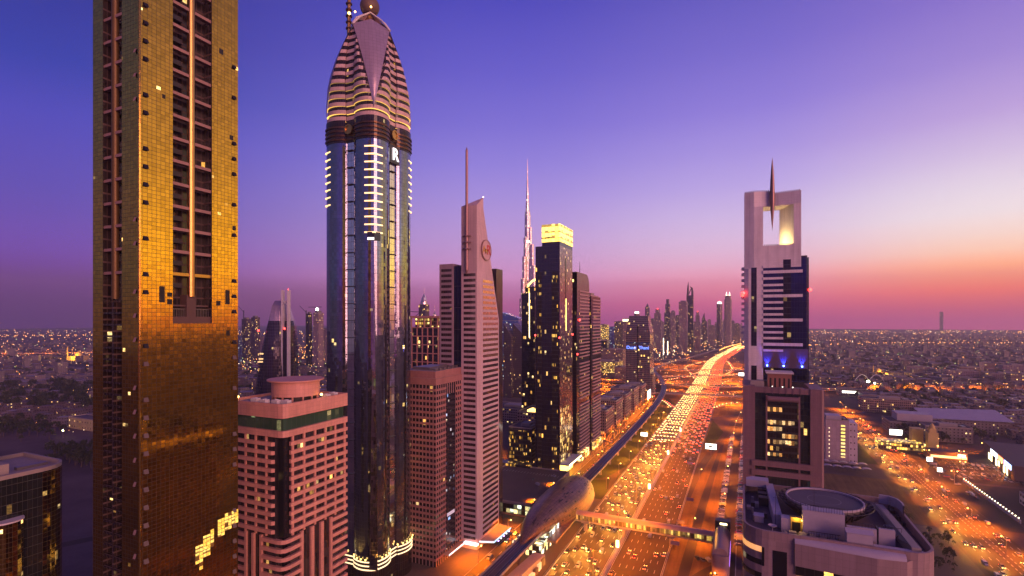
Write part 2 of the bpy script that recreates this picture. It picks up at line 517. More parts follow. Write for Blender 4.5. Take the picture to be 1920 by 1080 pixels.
def road(name, pts, width, z=0.04, mat='asphalt', step=12.0):
    path = smooth_path(pts, step)
    mb = MB()
    sweep(mb, path, [(-width / 2, z), (width / 2, z)])
    o = mb.build(name, M[mat])
    tag(o, kind='structure')
    return path
def flyover(name, pts, width, label=None, step=14.0):
    """raised road: deck with side walls; points carry their own height"""
    path = smooth_path(pts, step)
    w = width / 2
    mb = MB()
    sweep(mb, path, [(-w, 0), (w, 0)], 0)
    sweep(mb, path, [(w, 0), (w, 0.9), (w + 0.3, 0.9), (w + 0.3, -1.5), (-w - 0.3, -1.5), (-w - 0.3, 0.9), (-w, 0.9), (-w, 0)], 1)
    o = mb.build(name, [M['asphalt'], M['concrete']])
    tag(o, kind='structure')
    return path

# --- the avenue: two carriageways of seven lanes and a median
HW = [(-70, -120), (-70, 400), (-70, 900), (-72, 1300), (-78, 1650), (-76, 1960), (-56, 2270), (0, 2870), (160, 3600), (420, 4500)]
hw_path = smooth_path(HW, 20)
mb = MB(); sweep(mb, hw_path, [(-29.5, 0.04), (-1.2, 0.04)]); sweep(mb, hw_path, [(1.2, 0.04), (29.5, 0.04)])
tag(mb.build('highway', M['asphalt']), kind='structure')
mb = MB(); sweep(mb, hw_path, [(-1.2, 0.0), (-1.2, 0.16), (1.2, 0.16), (1.2, 0.0)])
sweep(mb, hw_path, [(-0.3, 0.16), (-0.15, 1.0), (0.15, 1.0), (0.3, 0.16)])
tag(mb.build('median', M['kerb']), kind='structure')
mb = MB()
for s_ in (-1, 1):
    sweep(mb, hw_path, [(s_ * 29.5 + 0.0, 0.0), (s_ * 29.5, 0.16), (s_ * 29.5 + 0.5, 0.16), (s_ * 29.5 + 0.5, 0.0)])
tag(mb.build('highway_kerb', M['kerb']), kind='structure')
mb = MB()
ns = normals(hw_path)
LANE = 3.9
def dashes(mb, x, y0, y1, gap=12.0, ln=4.0, w=0.22, z=0.06):
    y = y0
    while y < y1:
        mb.face([(x - w / 2, y, z), (x + w / 2, y, z), (x + w / 2, y + ln, z), (x - w / 2, y + ln, z)])
        y += gap
for s_ in (-1, 1):
    for i in range(1, 7):
        dashes(mb, -70 + s_ * (1.9 + LANE * i), 150, 1290)
    for off in (1.7, 29.0):
        mb.face([(-70 + s_ * off - 0.12, 120, 0.06), (-70 + s_ * off + 0.12, 120, 0.06), (-70 + s_ * off + 0.12, 1290, 0.06), (-70 + s_ * off - 0.12, 1290, 0.06)])
for x in (131.5, 135, 138.5, 150, 153.5, 157): dashes(mb, x, 260, 860)
tag(mb.build('lane_markings', M['paint_white']), kind='structure')

# --- verges, service roads, lots
def sheet(name, poly, mat, z=0.03, kind='structure'):
    mb = MB(); mb.face([(p[0], p[1], z) for p in poly])
    return tag(mb.build(name, M[mat]), kind=kind)
sheet('sand_strip', [(-39.5, 100), (-14, 100), (-14, 690), (-39.5, 760)], 'sand', 0.025)
service_path = road('service_road', [(-8, 60), (-7.5, 300), (-7, 420), (-5, 620), (-3, 760), (6, 900)], 8.5, 0.05)
road('slip_road', [(-40.5, 430), (-36, 520), (-26, 620), (-15, 720), (-8, 800), (-6, 900), (-14, 1010)], 7, 0.055)
road('slip_road', [(-3, 345), (-12, 318), (-24, 295), (-33, 250), (-35, 120)], 6.5, 0.052)
frontage_path = road('frontage_road', [(-134, 90), (-134, 300), (-134, 640), (-138, 860), (-150, 960)], 12, 0.05)
sheet('pavement', [(-150, 180), (-141, 180), (-141, 880), (-150, 880)], 'paving', 0.05)
sheet('pavement', [(-126, 180), (-101, 180), (-101, 398), (-126, 398)], 'paving', 0.045)
sheet('lawn', [(-126, 399), (-101, 399), (-101, 860), (-126, 860)], 'grass', 0.045)
road('loop_road', [(-101, 492), (-106, 466), (-112, 452), (-121, 448), (-127, 455)], 5.5, 0.07, step=4)
road('loop_road', [(-99, 420), (-103, 445), (-106, 466)], 5.0, 0.068, step=4)
sheet('plaza', [(0, 230), (124, 230), (124, 438), (0, 438)], 'paving', 0.03)
sheet('sandy_yard', [(42, 440), (123, 440), (123, 552), (42, 552)], 'sand', 0.05)
sheet('lawn', [(104, 606), (123, 606), (123, 712), (104, 712)], 'grass', 0.05)
# the avenue on the right
east_path = road('boulevard', [(134.5, 150), (134.5, 500), (135, 760), (140, 900), (146, 1010), (163, 1180), (175, 1500), (160, 2100)], 16, 0.05)
road('boulevard', [(153, 150), (153, 500), (153, 760), (156, 900), (160, 1010), (176, 1180)], 13, 0.048)
mb = MB()
p_ = smooth_path([(144.5, 150), (144.5, 500), (144.5, 760), (148, 900), (153, 1010)], 2.5)
nn_ = normals(p_)
for i in range(len(p_) - 1):
    mm = i % 2
    for off in (-1.7, 1.7):
        a, b = p_[i] + nn_[i] * (off - 0.22), p_[i] + nn_[i] * (off + 0.22)
        c_, d = p_[i + 1] + nn_[i + 1] * (off + 0.22), p_[i + 1] + nn_[i + 1] * (off - 0.22)
        up = Vector((0, 0, 0.18))
        mb.face([a + up, b + up, c_ + up, d + up], mm); mb.face([a, a + up, d + up, d], mm); mb.face([b + up, b, c_, c_ + up], mm)
        o2 = 161.2
M['kerb_dark'] = plain('black_kerb_paint', (0.05, 0.045, 0.04), 0.6)
tag(mb.build('striped_kerb', [M['kerb'], M['kerb_dark']]), kind='structure')
road('side_street', [(148, 745), (180, 742), (260, 752), (420, 790)], 10, 0.06)
road('side_street', [(150, 690), (172, 720), (186, 732)], 7, 0.062)
sheet('car_park', [(160.5, 450), (176, 450), (176, 700), (160.5, 700)], 'asphalt_dark', 0.046)
sheet('car_park', [(176, 572), (246, 572), (262, 712), (176, 712)], 'asphalt_dark', 0.044)
sheet('car_park', [(178, 440), (240, 440), (240, 566), (178, 566)], 'asphalt_dark', 0.042)
# cross roads of the interchange and the raised road behind it
cross = []
cross.append(flyover('flyover', [(-1500, 1510, .4), (-900, 1330, .4), (-420, 1190, 3), (-200, 1128, 8), (-78, 1118, 8), (40, 1150, 8), (160, 1182, 5), (300, 1242, 2), (520, 1340, 1), (1000, 1540, .5), (1900, 1960, .4)], 24))
cross.append(flyover('flyover', [(-420, 890, .4), (-260, 930, 2), (-160, 972, 6.5), (-70, 985, 7.5), (20, 1000, 6), (110, 1030, .6)], 11))
cross.append(flyover('flyover', [(-260, 1260, .5), (-150, 1290, 6), (-76, 1330, 7.5), (0, 1420, 5), (20, 1560, .5)], 10))
cross.append(flyover('flyover', [(-420, 1480, .5), (-200, 1460, 6), (-76, 1480, 7.5), (30, 1540, 6), (150, 1640, .5)], 12))
cross.append(road('ramp', [(-100, 860), (-125, 930), (-160, 985), (-230, 1000), (-300, 985)], 7, 0.06))
cross.append(road('ramp', [(-100, 1010), (-118, 1060), (-175, 1082), (-225, 1060), (-222, 1012), (-170, 990)], 7, 0.065))
cross.append(road('ramp', [(-41, 880), (-20, 940), (30, 975), (110, 985)], 7, 0.06))
cross.append(road('ramp', [(-41, 1060), (-22, 1090), (20, 1092), (42, 1062), (20, 1030), (-20, 1022)], 7, 0.065))
cross.append(road('ramp', [(-101, 1500), (-130, 1330), (-200, 1215), (-330, 1170), (-420, 1165)], 8, 0.06))
cross.append(road('ramp', [(-40, 1210), (-20, 1300), (40, 1250), (130, 1190)], 8, 0.06))
cross.append(road('ramp', [(-101, 1230), (-150, 1240), (-185, 1205), (-160, 1160)], 7, 0.062))
cross.append(road('ramp', [(-102, 1900), (-135, 1760), (-150, 1600), (-118, 1420), (-101, 1300)], 9, 0.06))
cross.append(road('ramp', [(-45, 1380), (-22, 1560), (-30, 1750), (-42, 1900)], 9, 0.06))
sheet('interchange_ground', [(-420, 860), (-102, 860), (-102, 1900), (-420, 1500)], 'sand', 0.02)
sheet('interchange_ground', [(-39, 800), (120, 990), (150, 1500), (-38, 1900)], 'sand', 0.02)
west_path = flyover('raised_road', [(-3600, 600, .5), (-2655, 1112, 5), (-2200, 1420, 6), (-1861, 1620, 6), (-1500, 1720, 6), (-1000, 1800, 5), (-500, 1830, 3), (-160, 1900, .5)], 26)
west2_path = road('desert_road', [(-6200, 1700), (-5200, 2300), (-4300, 3100), (-3300, 4000), (-2300, 5200)], 30, 0.05, step=60)
road('garden_road', [(-420, 120), (-360, 250), (-330, 380), (-430, 560), (-620, 720)], 9, 0.05)
road('garden_road', [(-330, 380), (-240, 470), (-200, 640)], 9, 0.052)
east2_path = road('distant_road', [(330, 3000), (700, 3400), (1300, 3700), (2200, 4000)], 26, 0.05, step=60)

# low safety fences and kerbs along the edges of the roads
mb = MB()
for x in (-40.1, -99.9):
    for y in range(130, 900, 4): mb.box(x - .06, y - .06, 0, x + .06, y + .06, .75)
    mb.box(x - .05, 130, .55, x + .05, 900, .85)
rail = thing('guard_rail', 'low steel guard rail along both outer edges of the avenue', 'guard rail', (0, 0, 0))
mb.build('rail', M['metal'], rail)
mb = MB()
for pth, wd_ in ((service_path, 8.5), (frontage_path, 12)):
    for s_ in (-1, 1):
        sweep(mb, pth, [(s_ * wd_ / 2, 0.0), (s_ * wd_ / 2, .16), (s_ * (wd_ / 2 + .4), .16), (s_ * (wd_ / 2 + .4), 0.0)])
tag(mb.build('kerb', M['kerb']), kind='structure')
mb = MB()
for y in range(120, 880, 10): mb.face([(-134.12, y, .075), (-133.88, y, .075), (-133.88, y + 4, .075), (-134.12, y + 4, .075)])
for y in range(352, 690, 5): 
    for x0, x1 in ((-15.6, -11.2), (-3.0, 1.0)):
        xo = (y - 420) * .012
        mb.face([(x0 + xo, y + 2.5, .07), (x1 + xo, y + 2.5, .07), (x1 + xo, y + 2.65, .07), (x0 + xo, y + 2.65, .07)])
for row in range(6):
    for i in range(17):
        x = 178 + i * 3.9 + row * 1.5; y = 588 + row * 12.5
        mb.face([(x, y - 2.6, .07), (x + .15, y - 2.6, .07), (x + .15, y + 2.6, .07), (x, y + 2.6, .07)])
tag(mb.build('bay_markings', M['paint_white']), kind='structure')
sheet('track', [(-36, 130), (-30, 130), (-24, 420), (-18, 640), (-21, 640), (-30, 420)], 'asphalt_dark', 0.035)
sheet('lawn', [(-38.5, 640), (-30, 600), (-20, 700), (-37, 780)], 'grass', 0.04)
sheet('lawn', [(-100, 900), (-120, 960), (-150, 930), (-118, 880)], 'grass', 0.05)
sheet('lawn', [(-190, 1020), (-160, 1000), (-150, 1050), (-185, 1065)], 'grass', 0.05)
sheet('lawn', [(-12, 1040), (22, 1040), (26, 1075), (-8, 1080)], 'grass', 0.05)

# ================================================================== street lamps (their light stays with them)
SODIUM = (1.0, 0.215, 0.003)
def lamp_light(name, power, parent, loc, size=165, col=SODIUM):
    ld = bpy.data.lights.new(name, 'SPOT')
    ld.energy = power; ld.color = col
    ld.spot_size = radians(size); ld.spot_blend = 0.5
    ld.shadow_soft_size = 0.35
    o = bpy.data.objects.new(name, ld); COL.objects.link(o)
    o.parent = parent; o.location = loc
    return o
def make_lamp(name, label, cat, h, arms, reach, power, group, light=True, cone=165):
    r = thing(name, label, cat, group=group)
    m_ = MB(); m_.cyl(0, 0, 0, 1.0, 0.32, 0.28, 8); m_.cyl(0, 0, 0.95, h, 0.2, 0.1, 8)
    m_.build('pole', M['metal'], r)
    for s_ in arms:
        a = MB(); a.tube([(0, 0, h - 0.15), (s_ * reach * 0.5, 0, h + 0.45), (s_ * reach, 0, h + 0.5)], 0.09, 5)
        a.build('arm', M['metal'], r)
        hd = MB(); x = s_ * (reach + 0.5)
        hd.loft([[(x - 0.75, -0.22, h + 0.38), (x + 0.75, -0.22, h + 0.38), (x + 0.75, 0.22, h + 0.38), (x - 0.75, 0.22, h + 0.38)],
                 [(x - 0.6, -0.16, h + 0.66), (x + 0.6, -0.16, h + 0.66), (x + 0.6, 0.16, h + 0.66), (x - 0.6, 0.16, h + 0.66)]], 0, True, True)
        ho = hd.build('lamp_head', M['metal'], r)
        le = MB(); le.sphere(x, 0, h + 0.42, 0.5, 8, 5, 0, 0.8)
        le.build('lens', M['sodium'], ho)
    if light: lamp_light('lamp_glow', power, r, (0, 0, h + 0.1), cone)
    return r
lamp2 = make_lamp('street_lamp', 'tall twin armed street lamp standing in the median of the wide orange lit avenue', 'street lamp', 22.5, (-1, 1), 3.2, 235000, 'twin lamps along the avenue median')
first = True
def hw_at(yq):
    for i in range(len(hw_path) - 1):
        if hw_path[i].y <= yq <= hw_path[i + 1].y:
            t_ = (yq - hw_path[i].y) / (hw_path[i + 1].y - hw_path[i].y)
            return hw_path[i].x + t_ * (hw_path[i + 1].x - hw_path[i].x)
    return hw_path[-1].x
yq = 199.0
while yq < 2350:
    o = lamp2 if first else copy_tree(lamp2)
    o.location = (hw_at(yq), yq, 0.16); first = False
    yq += 60.0 if yq < 1500 else 95.0
lamp1 = make_lamp('street_lamp', 'slender single armed street lamp beside the right hand boulevard', 'street lamp', 12, (-1,), 1.8, 230000, 'single lamps along the boulevard', cone=140)
lamps1 = [(144.5, y_, 0) for y_ in range(300, 1000, 50)]
for i, (x, y, rz) in enumerate(lamps1):
    o = lamp1 if i == 0 else copy_tree(lamp1)
    o.location = (x, y, 0.05); o.rotation_euler = (0, 0, rz)
lamp3 = make_lamp('street_lamp', 'single armed street lamp on the kerb of the frontage road below the towers', 'street lamp', 10, (1,), 1.5, 112000, 'single lamps along the frontage road')
spots = [(-140.3, y_, 0.0) for y_ in range(265, 900, 42)]
for i, (x, y, rz) in enumerate(spots):
    o = lamp3 if i == 0 else copy_tree(lamp3)
    o.location = (x, y, 0.05); o.rotation_euler = (0, 0, rz)
lamp4 = make_lamp('street_lamp', 'single armed street lamp between the sand strip and the car rows', 'street lamp', 10, (1,), 1.5, 67200, 'single lamps along the sand strip')
for i, (x, y) in enumerate([(-14.5, 286), (-15, 352), (-30, 360), (-13.5, 420), (-13, 500), (-12, 575), (-10, 650), (-34, 480), (-8, 730), (-2.6, 800)]):
    o = lamp4 if i == 0 else copy_tree(lamp4)
    o.location = (x, y, 0.05)
lamp6 = make_lamp('street_lamp', 'low street lamp standing on the lawn beside the raised railway', 'street lamp', 9, (1,), 1.2, 64000, 'lamps on the railway lawn')
for i, y in enumerate(range(425, 850, 48)):
    o = lamp6 if i == 0 else copy_tree(lamp6)
    o.location = (-103.5, y, 0.05)
lamp5 = make_lamp('street_lamp', 'high street lamp among the looping ramps of the interchange', 'street lamp', 18, (-1, 1), 2.2, 520000, 'lamps among the interchange ramps')
k = 0
for (x, y) in [(-300, 905), (-250, 1045), (-180, 1020), (-150, 920), (-135, 1110), (-160, 1240), (-280, 1140), (-360, 1210), (-130, 1370), (-170, 1480), (-145, 1680),
               (-15, 930), (30, 1010), (60, 1075), (10, 1120), (100, 1130), (-20, 1250), (40, 1330), (-15, 1450), (30, 1620), (-20, 1800), (-240, 1330), (-300, 1480), (-420, 1230), (-560, 1280), (-60, 1040), (-105, 1180), (-230, 940), (-330, 1010), (-380, 930), (-60, 1240), (-230, 1230), (-110, 1560), (-190, 1600), (-240, 1420), (60, 1190), (70, 1010), (-30, 1350), (60, 1450), (-60, 1760), (-110, 1850), (-10, 1660), (40, 1780), (-170, 1900), (-250, 1700)]:
    o = lamp5 if k == 0 else copy_tree(lamp5)
    o.location = (x, y, 0.05); k += 1
lamp7 = make_lamp('street_lamp', 'street lamp along the road across the low town on the right', 'street lamp', 14, (-1, 1), 2.0, 320000, 'lamps along the cross road on the right')
k = 0
for p in cross[0]:
    if p.x > 120 and k * 60 < (p.x - 120):
        o = lamp7 if k == 0 else copy_tree(lamp7)
        o.location = (p.x, p.y + 13.5, 0.3); k += 1
        if p.x > 1000: break
lamp8 = make_lamp('street_lamp', 'street lamp on the raised road left of the towers', 'street lamp', 14, (-1, 1), 2.0, 528000, 'lamps along the raised road on the left')
k = 0; acc = 0
for i in range(1, len(west_path)):
    acc += (west_path[i] - west_path[i - 1]).length
    if acc > 75 and west_path[i].x < -700:
        o = lamp8 if k == 0 else copy_tree(lamp8)
        o.location = west_path[i]; k += 1; acc = 0

lamp9 = make_lamp('street_lamp', 'street lamp along the winding garden road far left', 'street lamp', 10, (1,), 1.5, 90000, 'lamps along the garden road')
for i, (x, y) in enumerate([(-345, 285), (-328, 350), (-352, 430), (-395, 500), (-455, 590), (-530, 650), (-290, 430), (-245, 480), (-560, 720), (-470, 470), (-620, 560)]):
    o = lamp9 if i == 0 else copy_tree(lamp9)
    o.location = (x + 6, y, 0.05)
lamp10 = make_lamp('street_lamp', 'street lamp lighting the crowded car park on the right', 'street lamp', 11, (-1, 1), 1.5, 60000, 'lamps of the car park')
for i, (x, y) in enumerate([(186, 600), (215, 610), (240, 640), (200, 648), (168, 560), (170, 640), (196, 706), (235, 700)]):
    o = lamp10 if i == 0 else copy_tree(lamp10)
    o.location = (x, y, 0.05)
# ================================================================== the towers along the avenue
def rect(w0, w1, l0, l1): return [(w0, l0), (w1, l0), (w1, l1), (w0, l1)]
def inset_poly(poly, d):
    n = len(poly); out = []
    for i in range(n):
        p, a, b = Vector(poly[i]), Vector(poly[i - 1]), Vector(poly[(i + 1) % n])
        e1 = (p - a).normalized(); e2 = (b - p).normalized()
        n1 = Vector((e1.y, -e1.x)); n2 = Vector((e2.y, -e2.x))
        m_ = (n1 + n2)
        q = m_ / max(0.25, (1 + n1.dot(n2)))
        out.append((p.x + q.x * d, p.y + q.y * d))
    return out
def rounded(w0, w1, l0, l1, r, n=5):
    out = []
    for cx, cy_, a0 in ((w1 - r, l0 + r, -90), (w1 - r, l1 - r, 0), (w0 + r, l1 - r, 90), (w0 + r, l0 + r, 180)):
        for k in range(n + 1):
            a = radians(a0 + 90 * k / n)
            out.append((cx + r * cos(a), cy_ + r * sin(a)))
    return out
def beacon(root, x, y, z, r=0.55):
    b = MB(); b.sphere(x, y, z, r, 8, 6); return b.build('beacon', M['red_lamp'], root)

# ---------------------------------------------------------------- golden tower
M['gold'] = facade('gold_mirror_glass', pw=1.2, fh=1.1, lw=0.09, lh=0.09, line=(0.05, 0.03, 0.012), glass=(0.66, 0.385, 0.05), metallic=1.0, rough=0.05, wob=0.004, lit=0.003, lit_s=1.2, panel_var=0.17, gloss_var=0.08)
M['gold_plain'] = plain('gold_metal', (0.62, 0.36, 0.10), 0.32, 1.0, var=0.05)
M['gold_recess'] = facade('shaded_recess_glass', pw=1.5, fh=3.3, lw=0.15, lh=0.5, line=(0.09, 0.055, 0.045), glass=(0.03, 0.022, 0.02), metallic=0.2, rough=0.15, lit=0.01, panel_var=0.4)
M['rose_beam'] = plain('pinkish_beam', (0.30, 0.18, 0.15), 0.6)
M['vent_pale'] = plain('pale_vent', (0.13, 0.095, 0.08), 0.4)
M['dark_open'] = plain('dark_opening', (0.015, 0.012, 0.012), 0.5)
gt = thing('golden_tower', 'very tall gold mirror glass tower at far left with open recessed slots down both faces', 'skyscraper', (-150, 86, 0))
TOP = 268.0
low = [(-22, 0), (-17, 0), (-17, 2.4), (-8, 2.4), (-8, 0), (0, 0), (0, 30), (-22, 30)]
hi = [(-22, 0), (-17, 0), (-17, 2.4), (-8, 2.4), (-8, 0), (0, 0), (0, 9), (-4, 9), (-4, 21), (0, 21), (0, 30), (-22, 30)]
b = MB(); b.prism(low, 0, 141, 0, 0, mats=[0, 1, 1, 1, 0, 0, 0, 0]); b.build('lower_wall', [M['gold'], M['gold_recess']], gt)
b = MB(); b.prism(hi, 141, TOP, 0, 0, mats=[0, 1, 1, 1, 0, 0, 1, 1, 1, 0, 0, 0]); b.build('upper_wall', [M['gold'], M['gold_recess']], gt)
b = MB(); b.cyl(-1.0, 15, 149, TOP, 1.05, n=14); b.build('column', M['gold_plain'], gt, smooth=True)
b = MB(); b.cyl(-12.5, 0.8, 148, TOP, 0.95, n=14); b.build('column', plain('bronze_column', (0.13, 0.08, 0.025), 0.45, 0.4), gt, smooth=True)
z = 155.0; k = 0
while z < TOP:
    b = MB(); b.box(-2.2, 9.0, z, -0.5, 21.0, z + 0.9); b.build('cross_beam', M['gold_plain'] if k == 0 else M['rose_beam'], gt)
    b = MB(); b.box(-17.0, 0.3, z, -8.0, 1.4, z + 0.8); b.build('cross_beam', M['rose_beam'], gt)
    b = MB(); b.box(-3.98, 9.0, z - 3.4, -2.4, 13.4, z - 2.9); b.box(-2.5, 10.5, z - 2.9, -2.4, 13.4, z - 2.0)
    b.build('balcony', M['dark_metal'], gt)
    z += 6.6; k += 1
b = MB(); b.box(-3.9, 9, 141.01, -0.6, 21, 143.0); b.box(-3.9, 13.6, 143, -0.8, 16.4, 149.5); b.box(-3.9, 9.2, 146, -1.4, 13.6, 146.5); b.box(-3.9, 16.4, 146, -1.4, 20.8, 146.5)
b.build('plant_deck', plain('dark_bronze_deck', (0.10, 0.06, 0.05), .6), gt)
for yy in (9.3, 16.6):
    b = MB()
    for q in range(9): b.box(-1.3, yy + q * 0.5, 143, -1.2, yy + q * 0.5 + 0.08, 145.2)
    b.box(-1.3, yy, 145.2, -1.2, yy + 4.1, 145.35); b.build('railing', M['metal'], gt)
for i in range(40):                                    # bay below the left slot: balcony slabs and dark glass
    zf = 15 + i * 3.3
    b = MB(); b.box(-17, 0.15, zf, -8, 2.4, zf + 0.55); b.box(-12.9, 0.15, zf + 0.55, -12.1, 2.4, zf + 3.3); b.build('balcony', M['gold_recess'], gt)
for y_ in (1.0, 28.0):                                 # small tilting vents in columns beside both corners
    zz_ = 60.0
    while zz_ < 240:
        if rnd.random() < 0.62:
            b = MB(); b.face([(0.06, y_, zz_ + 1.2), (0.06 + .55, y_, zz_), (0.06 + .55, y_ + 1.2, zz_), (0.06, y_ + 1.2, zz_ + 1.2)])
            b.face([(0.05, y_, zz_), (0.05, y_ + 1.2, zz_), (0.05, y_ + 1.2, zz_ + 1.2), (0.05, y_, zz_ + 1.2)], 0)
            b.build('vent_window', M['dark_open'] if zz_ > 130 else M['vent_pale'], gt)
        zz_ += 4.95
zz_ = 70.0
while zz_ < 240:
    if rnd.random() < 0.5:
        b = MB(); b.face([(-2.2, -0.06, zz_ + 1.2), (-2.2, -.5, zz_), (-1.1, -.5, zz_), (-1.1, -0.06, zz_ + 1.2)][::-1]); b.build('vent_window', M['rose_beam'], gt)
    zz_ += 6.6
for (y_, zc, w, h) in [(27.0, 200, 1.3, 1.5), (23.4, 226, 1.4, 1.6), (6.0, 205, 0.9, 1.2), (5.2, 147, 1.5, 4.6), (25.5, 147, 1.5, 4.6), (7.4, 146.5, 1.4, 1.5), (7.4, 148.7, 1.4, 1.2), (22.4, 146.5, 1.4, 1.5), (25.8, 137, 1.2, 1.6), (28, 171, 1.2, 1.5)]:
    b = MB(); b.box(-0.05, y_, zc, 0.05, y_ + w, zc + h); b.build('missing_panel', M['dark_open'], gt)
M['gold_reflection'] = facade('painted_gold_reflection', pw=1.2, fh=1.1, lw=0.13, lh=0.13, line=(0.1, 0.06, 0.02), glass=(0.5, 0.32, 0.08), metallic=0.4, rough=0.2, lit=0.88, lit_col=(1.0, 0.50, 0.05), lit2=(1.0, 0.72, 0.16), even=True, lit_s=1.4, panel_var=0.3)  # reflected lights on the mirror glass, put in as glowing patches
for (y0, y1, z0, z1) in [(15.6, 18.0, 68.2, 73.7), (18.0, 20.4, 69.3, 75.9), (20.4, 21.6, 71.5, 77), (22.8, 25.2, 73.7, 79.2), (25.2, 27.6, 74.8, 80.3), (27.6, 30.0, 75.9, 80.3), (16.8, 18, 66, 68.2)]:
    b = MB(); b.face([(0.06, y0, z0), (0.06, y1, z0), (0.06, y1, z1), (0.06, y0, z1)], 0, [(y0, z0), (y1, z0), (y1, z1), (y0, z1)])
    b.build('lit_window', M['gold_reflection'], gt)
b = MB(); b.cyl(0, 0, 0, TOP, 0.42, n=10); b.build('corner_trim', M['gold'], gt)

# ---------------------------------------------------------------- dark glass block, bottom left
M['green_dark'] = facade('dark_green_glass', pw=1.4, fh=3.3, lw=0.07, lh=0.16, line=(0.05, 0.05, 0.04), glass=(0.05, 0.065, 0.06), metallic=0.75, rough=0.06, wob=0.01, lit=0.012, lit_s=0.8)
M['gold_dark'] = facade('amber_glass', pw=1.4, fh=1.65, lw=0.07, lh=0.1, line=(0.1, 0.07, 0.02), glass=(0.42, 0.26, 0.06), metallic=1.0, rough=0.08, wob=0.02, lit=0.02, lit_s=1.5)
ro = thing('dark_glass_block', 'dark green glass office block with a curved amber corner at the bottom left edge', 'office block', (-227, 107, 0))
poly = [(-34, -45), (0, -45), (0, -9)] + [(-9 + 9 * cos(radians(a)), -9 + 9 * sin(radians(a))) for a in (15, 30, 45, 60, 75, 90)] + [(-34, 0)]
b = MB(); b.prism(poly, 0, 88.0, 0, 2, mats=[0, 0, 1, 1, 1, 1, 1, 1, 0, 0]); b.build('curtain_wall', [M['green_dark'], M['gold_dark'], M['concrete']], ro)
b = MB(); pin = inset_poly(poly, -0.8)
for i in range(len(poly)):
    j = (i + 1) % len(poly)
    b.face([(*poly[i], 88), (*poly[j], 88), (*poly[j], 89.4), (*poly[i], 89.4)]); b.face([(*poly[i], 89.4), (*poly[j], 89.4), (*pin[j], 89.4), (*pin[i], 89.4)]); b.face([(*pin[j], 88), (*pin[i], 88), (*pin[i], 89.4), (*pin[j], 89.4)])
b.build('parapet', M['concrete'], ro)
b = MB(); b.cyl(0, -19, 0, 74, 4.4, n=18); b.build('round_bay', M['gold_dark'], ro)
b = MB(); b.cyl(0, -19, 74.0, 74.5, 4.7, n=18); b.build('bay_cap', M['white_panel'], ro)
b = MB(); b.cyl(-3, -3, 0, 40, 7.5, n=20); b.build('lobby_drum', M['gold_dark'], ro)
b = MB(); b.box(-30, -45, 88, -16, -15, 98); b.build('penthouse', M['gold_dark'], ro)
b = MB(); b.box(-15, -24, 88, -8, -15, 91.5); b.build('plant_room', M['concrete'], ro)
b = MB(); b.box(-14, -34, 88, -9, -27, 90.6); b.build('plant_room', M['concrete'], ro)
for q in range(6):
    b = MB(); b.cyl(-5.5, -38 + q * 3.1, 88, 89.8, 0.8, n=10); b.build('condenser', M['white_panel'], ro)
b = MB(); b.box(-12, -12, 88, -10, -3, 89); b.build('duct', M['metal'], ro)

# ---------------------------------------------------------------- pink banded office tower with round roof room
M['pink'] = plain('pink_stone', (0.60, 0.29, 0.215), 0.6, var=0.07, nscale=0.1)
M['pink_panel'] = facade('pink_stone_panels', pw=1.6, fh=1.6, win=(2, 3, 2, 3), wall=(0.60, 0.29, 0.215), glass=(0.1, 0.1, 0.1), lit=0.0, wob=0, panel_var=0.10)
M['pk_glass'] = facade('office_windows_dark', pw=1.5, fh=3.2, lw=0.12, lh=0.0, line=(0.06, 0.035, 0.03), glass=(0.03, 0.026, 0.03), metallic=0.1, rough=0.12, wob=0.006, lit=0.13, lit_s=1.1, cluster=0.7, panel_var=0.5)
M['green_band'] = facade('green_glass_band', pw=2.2, fh=4.4, lw=0.14, lh=0.0, line=(0.03, 0.05, 0.03), glass=(0.05, 0.12, 0.07), metallic=0.35, rough=0.1, wob=0.01, lit=0.10, lit_col=(0.4, 0.55, 0.25), lit_s=0.35)
pk = thing('pink_banded_tower', 'pink stone office tower with ribbon windows and a round drum on its flat roof', 'office tower', (-150, 134, 0))
Wd, Ln, Ht = 30, 33, 112
core = [(-Wd, 0), (-4.0, 0), (-4.0, 3.2), (0, 3.2), (0, Ln), (-Wd, Ln)]
b = MB(); b.prism(inset_poly(core, -0.9), 0, 100, 0); b.build('glass_core', M['pk_glass'], pk)
full = [(-Wd, 0), (-2.5, 0), (-0.7, 0.5), (0, 2.2), (0, Ln), (-Wd, Ln)]
b = MB(); b.prism(full, 99.5, 101.8, 0, 0, True); b.build('lower_cornice', M['pink_panel'], pk)
b = MB(); b.prism(inset_poly(full, -1.2), 101.8, 106.4, 0, 0); b.build('window_band', M['green_band'], pk)
b = MB(); b.prism(full, 106.4, 110.6, 0, 1, True); b.build('parapet', [M['pink_panel'], M['concrete']], pk)
par = inset_poly(full, -0.7)
b = MB()
for i in range(6):
    j = (i + 1) % 6
    b.face([(*full[i], 110.6), (*full[j], 110.6), (*full[j], 111.6), (*full[i], 111.6)]); b.face([(*full[i], 111.6), (*full[j], 111.6), (*par[j], 111.6), (*par[i], 111.6)]); b.face([(*par[j], 110.6), (*par[i], 110.6), (*par[i], 111.6), (*par[j], 111.6)])
b.build('parapet', M['pink_panel'], pk)
b = MB(); b.cyl(-12, 17, 112.4, 118.0, 9.0, n=40); b.build('roof_drum', M['pink_panel'], pk, smooth=True)
b = MB(); b.cyl(-12, 17, 110.6, 112.4, 7.6, n=24); b.build('drum_base', M['dark_open'], pk)
b = MB(); b.cyl(-12, 17, 118.0, 118.25, 10.2, n=40); b.cyl(-12, 17, 118.25, 118.7, 10.6, n=40); b.build('drum_rim', M['pink'], pk)
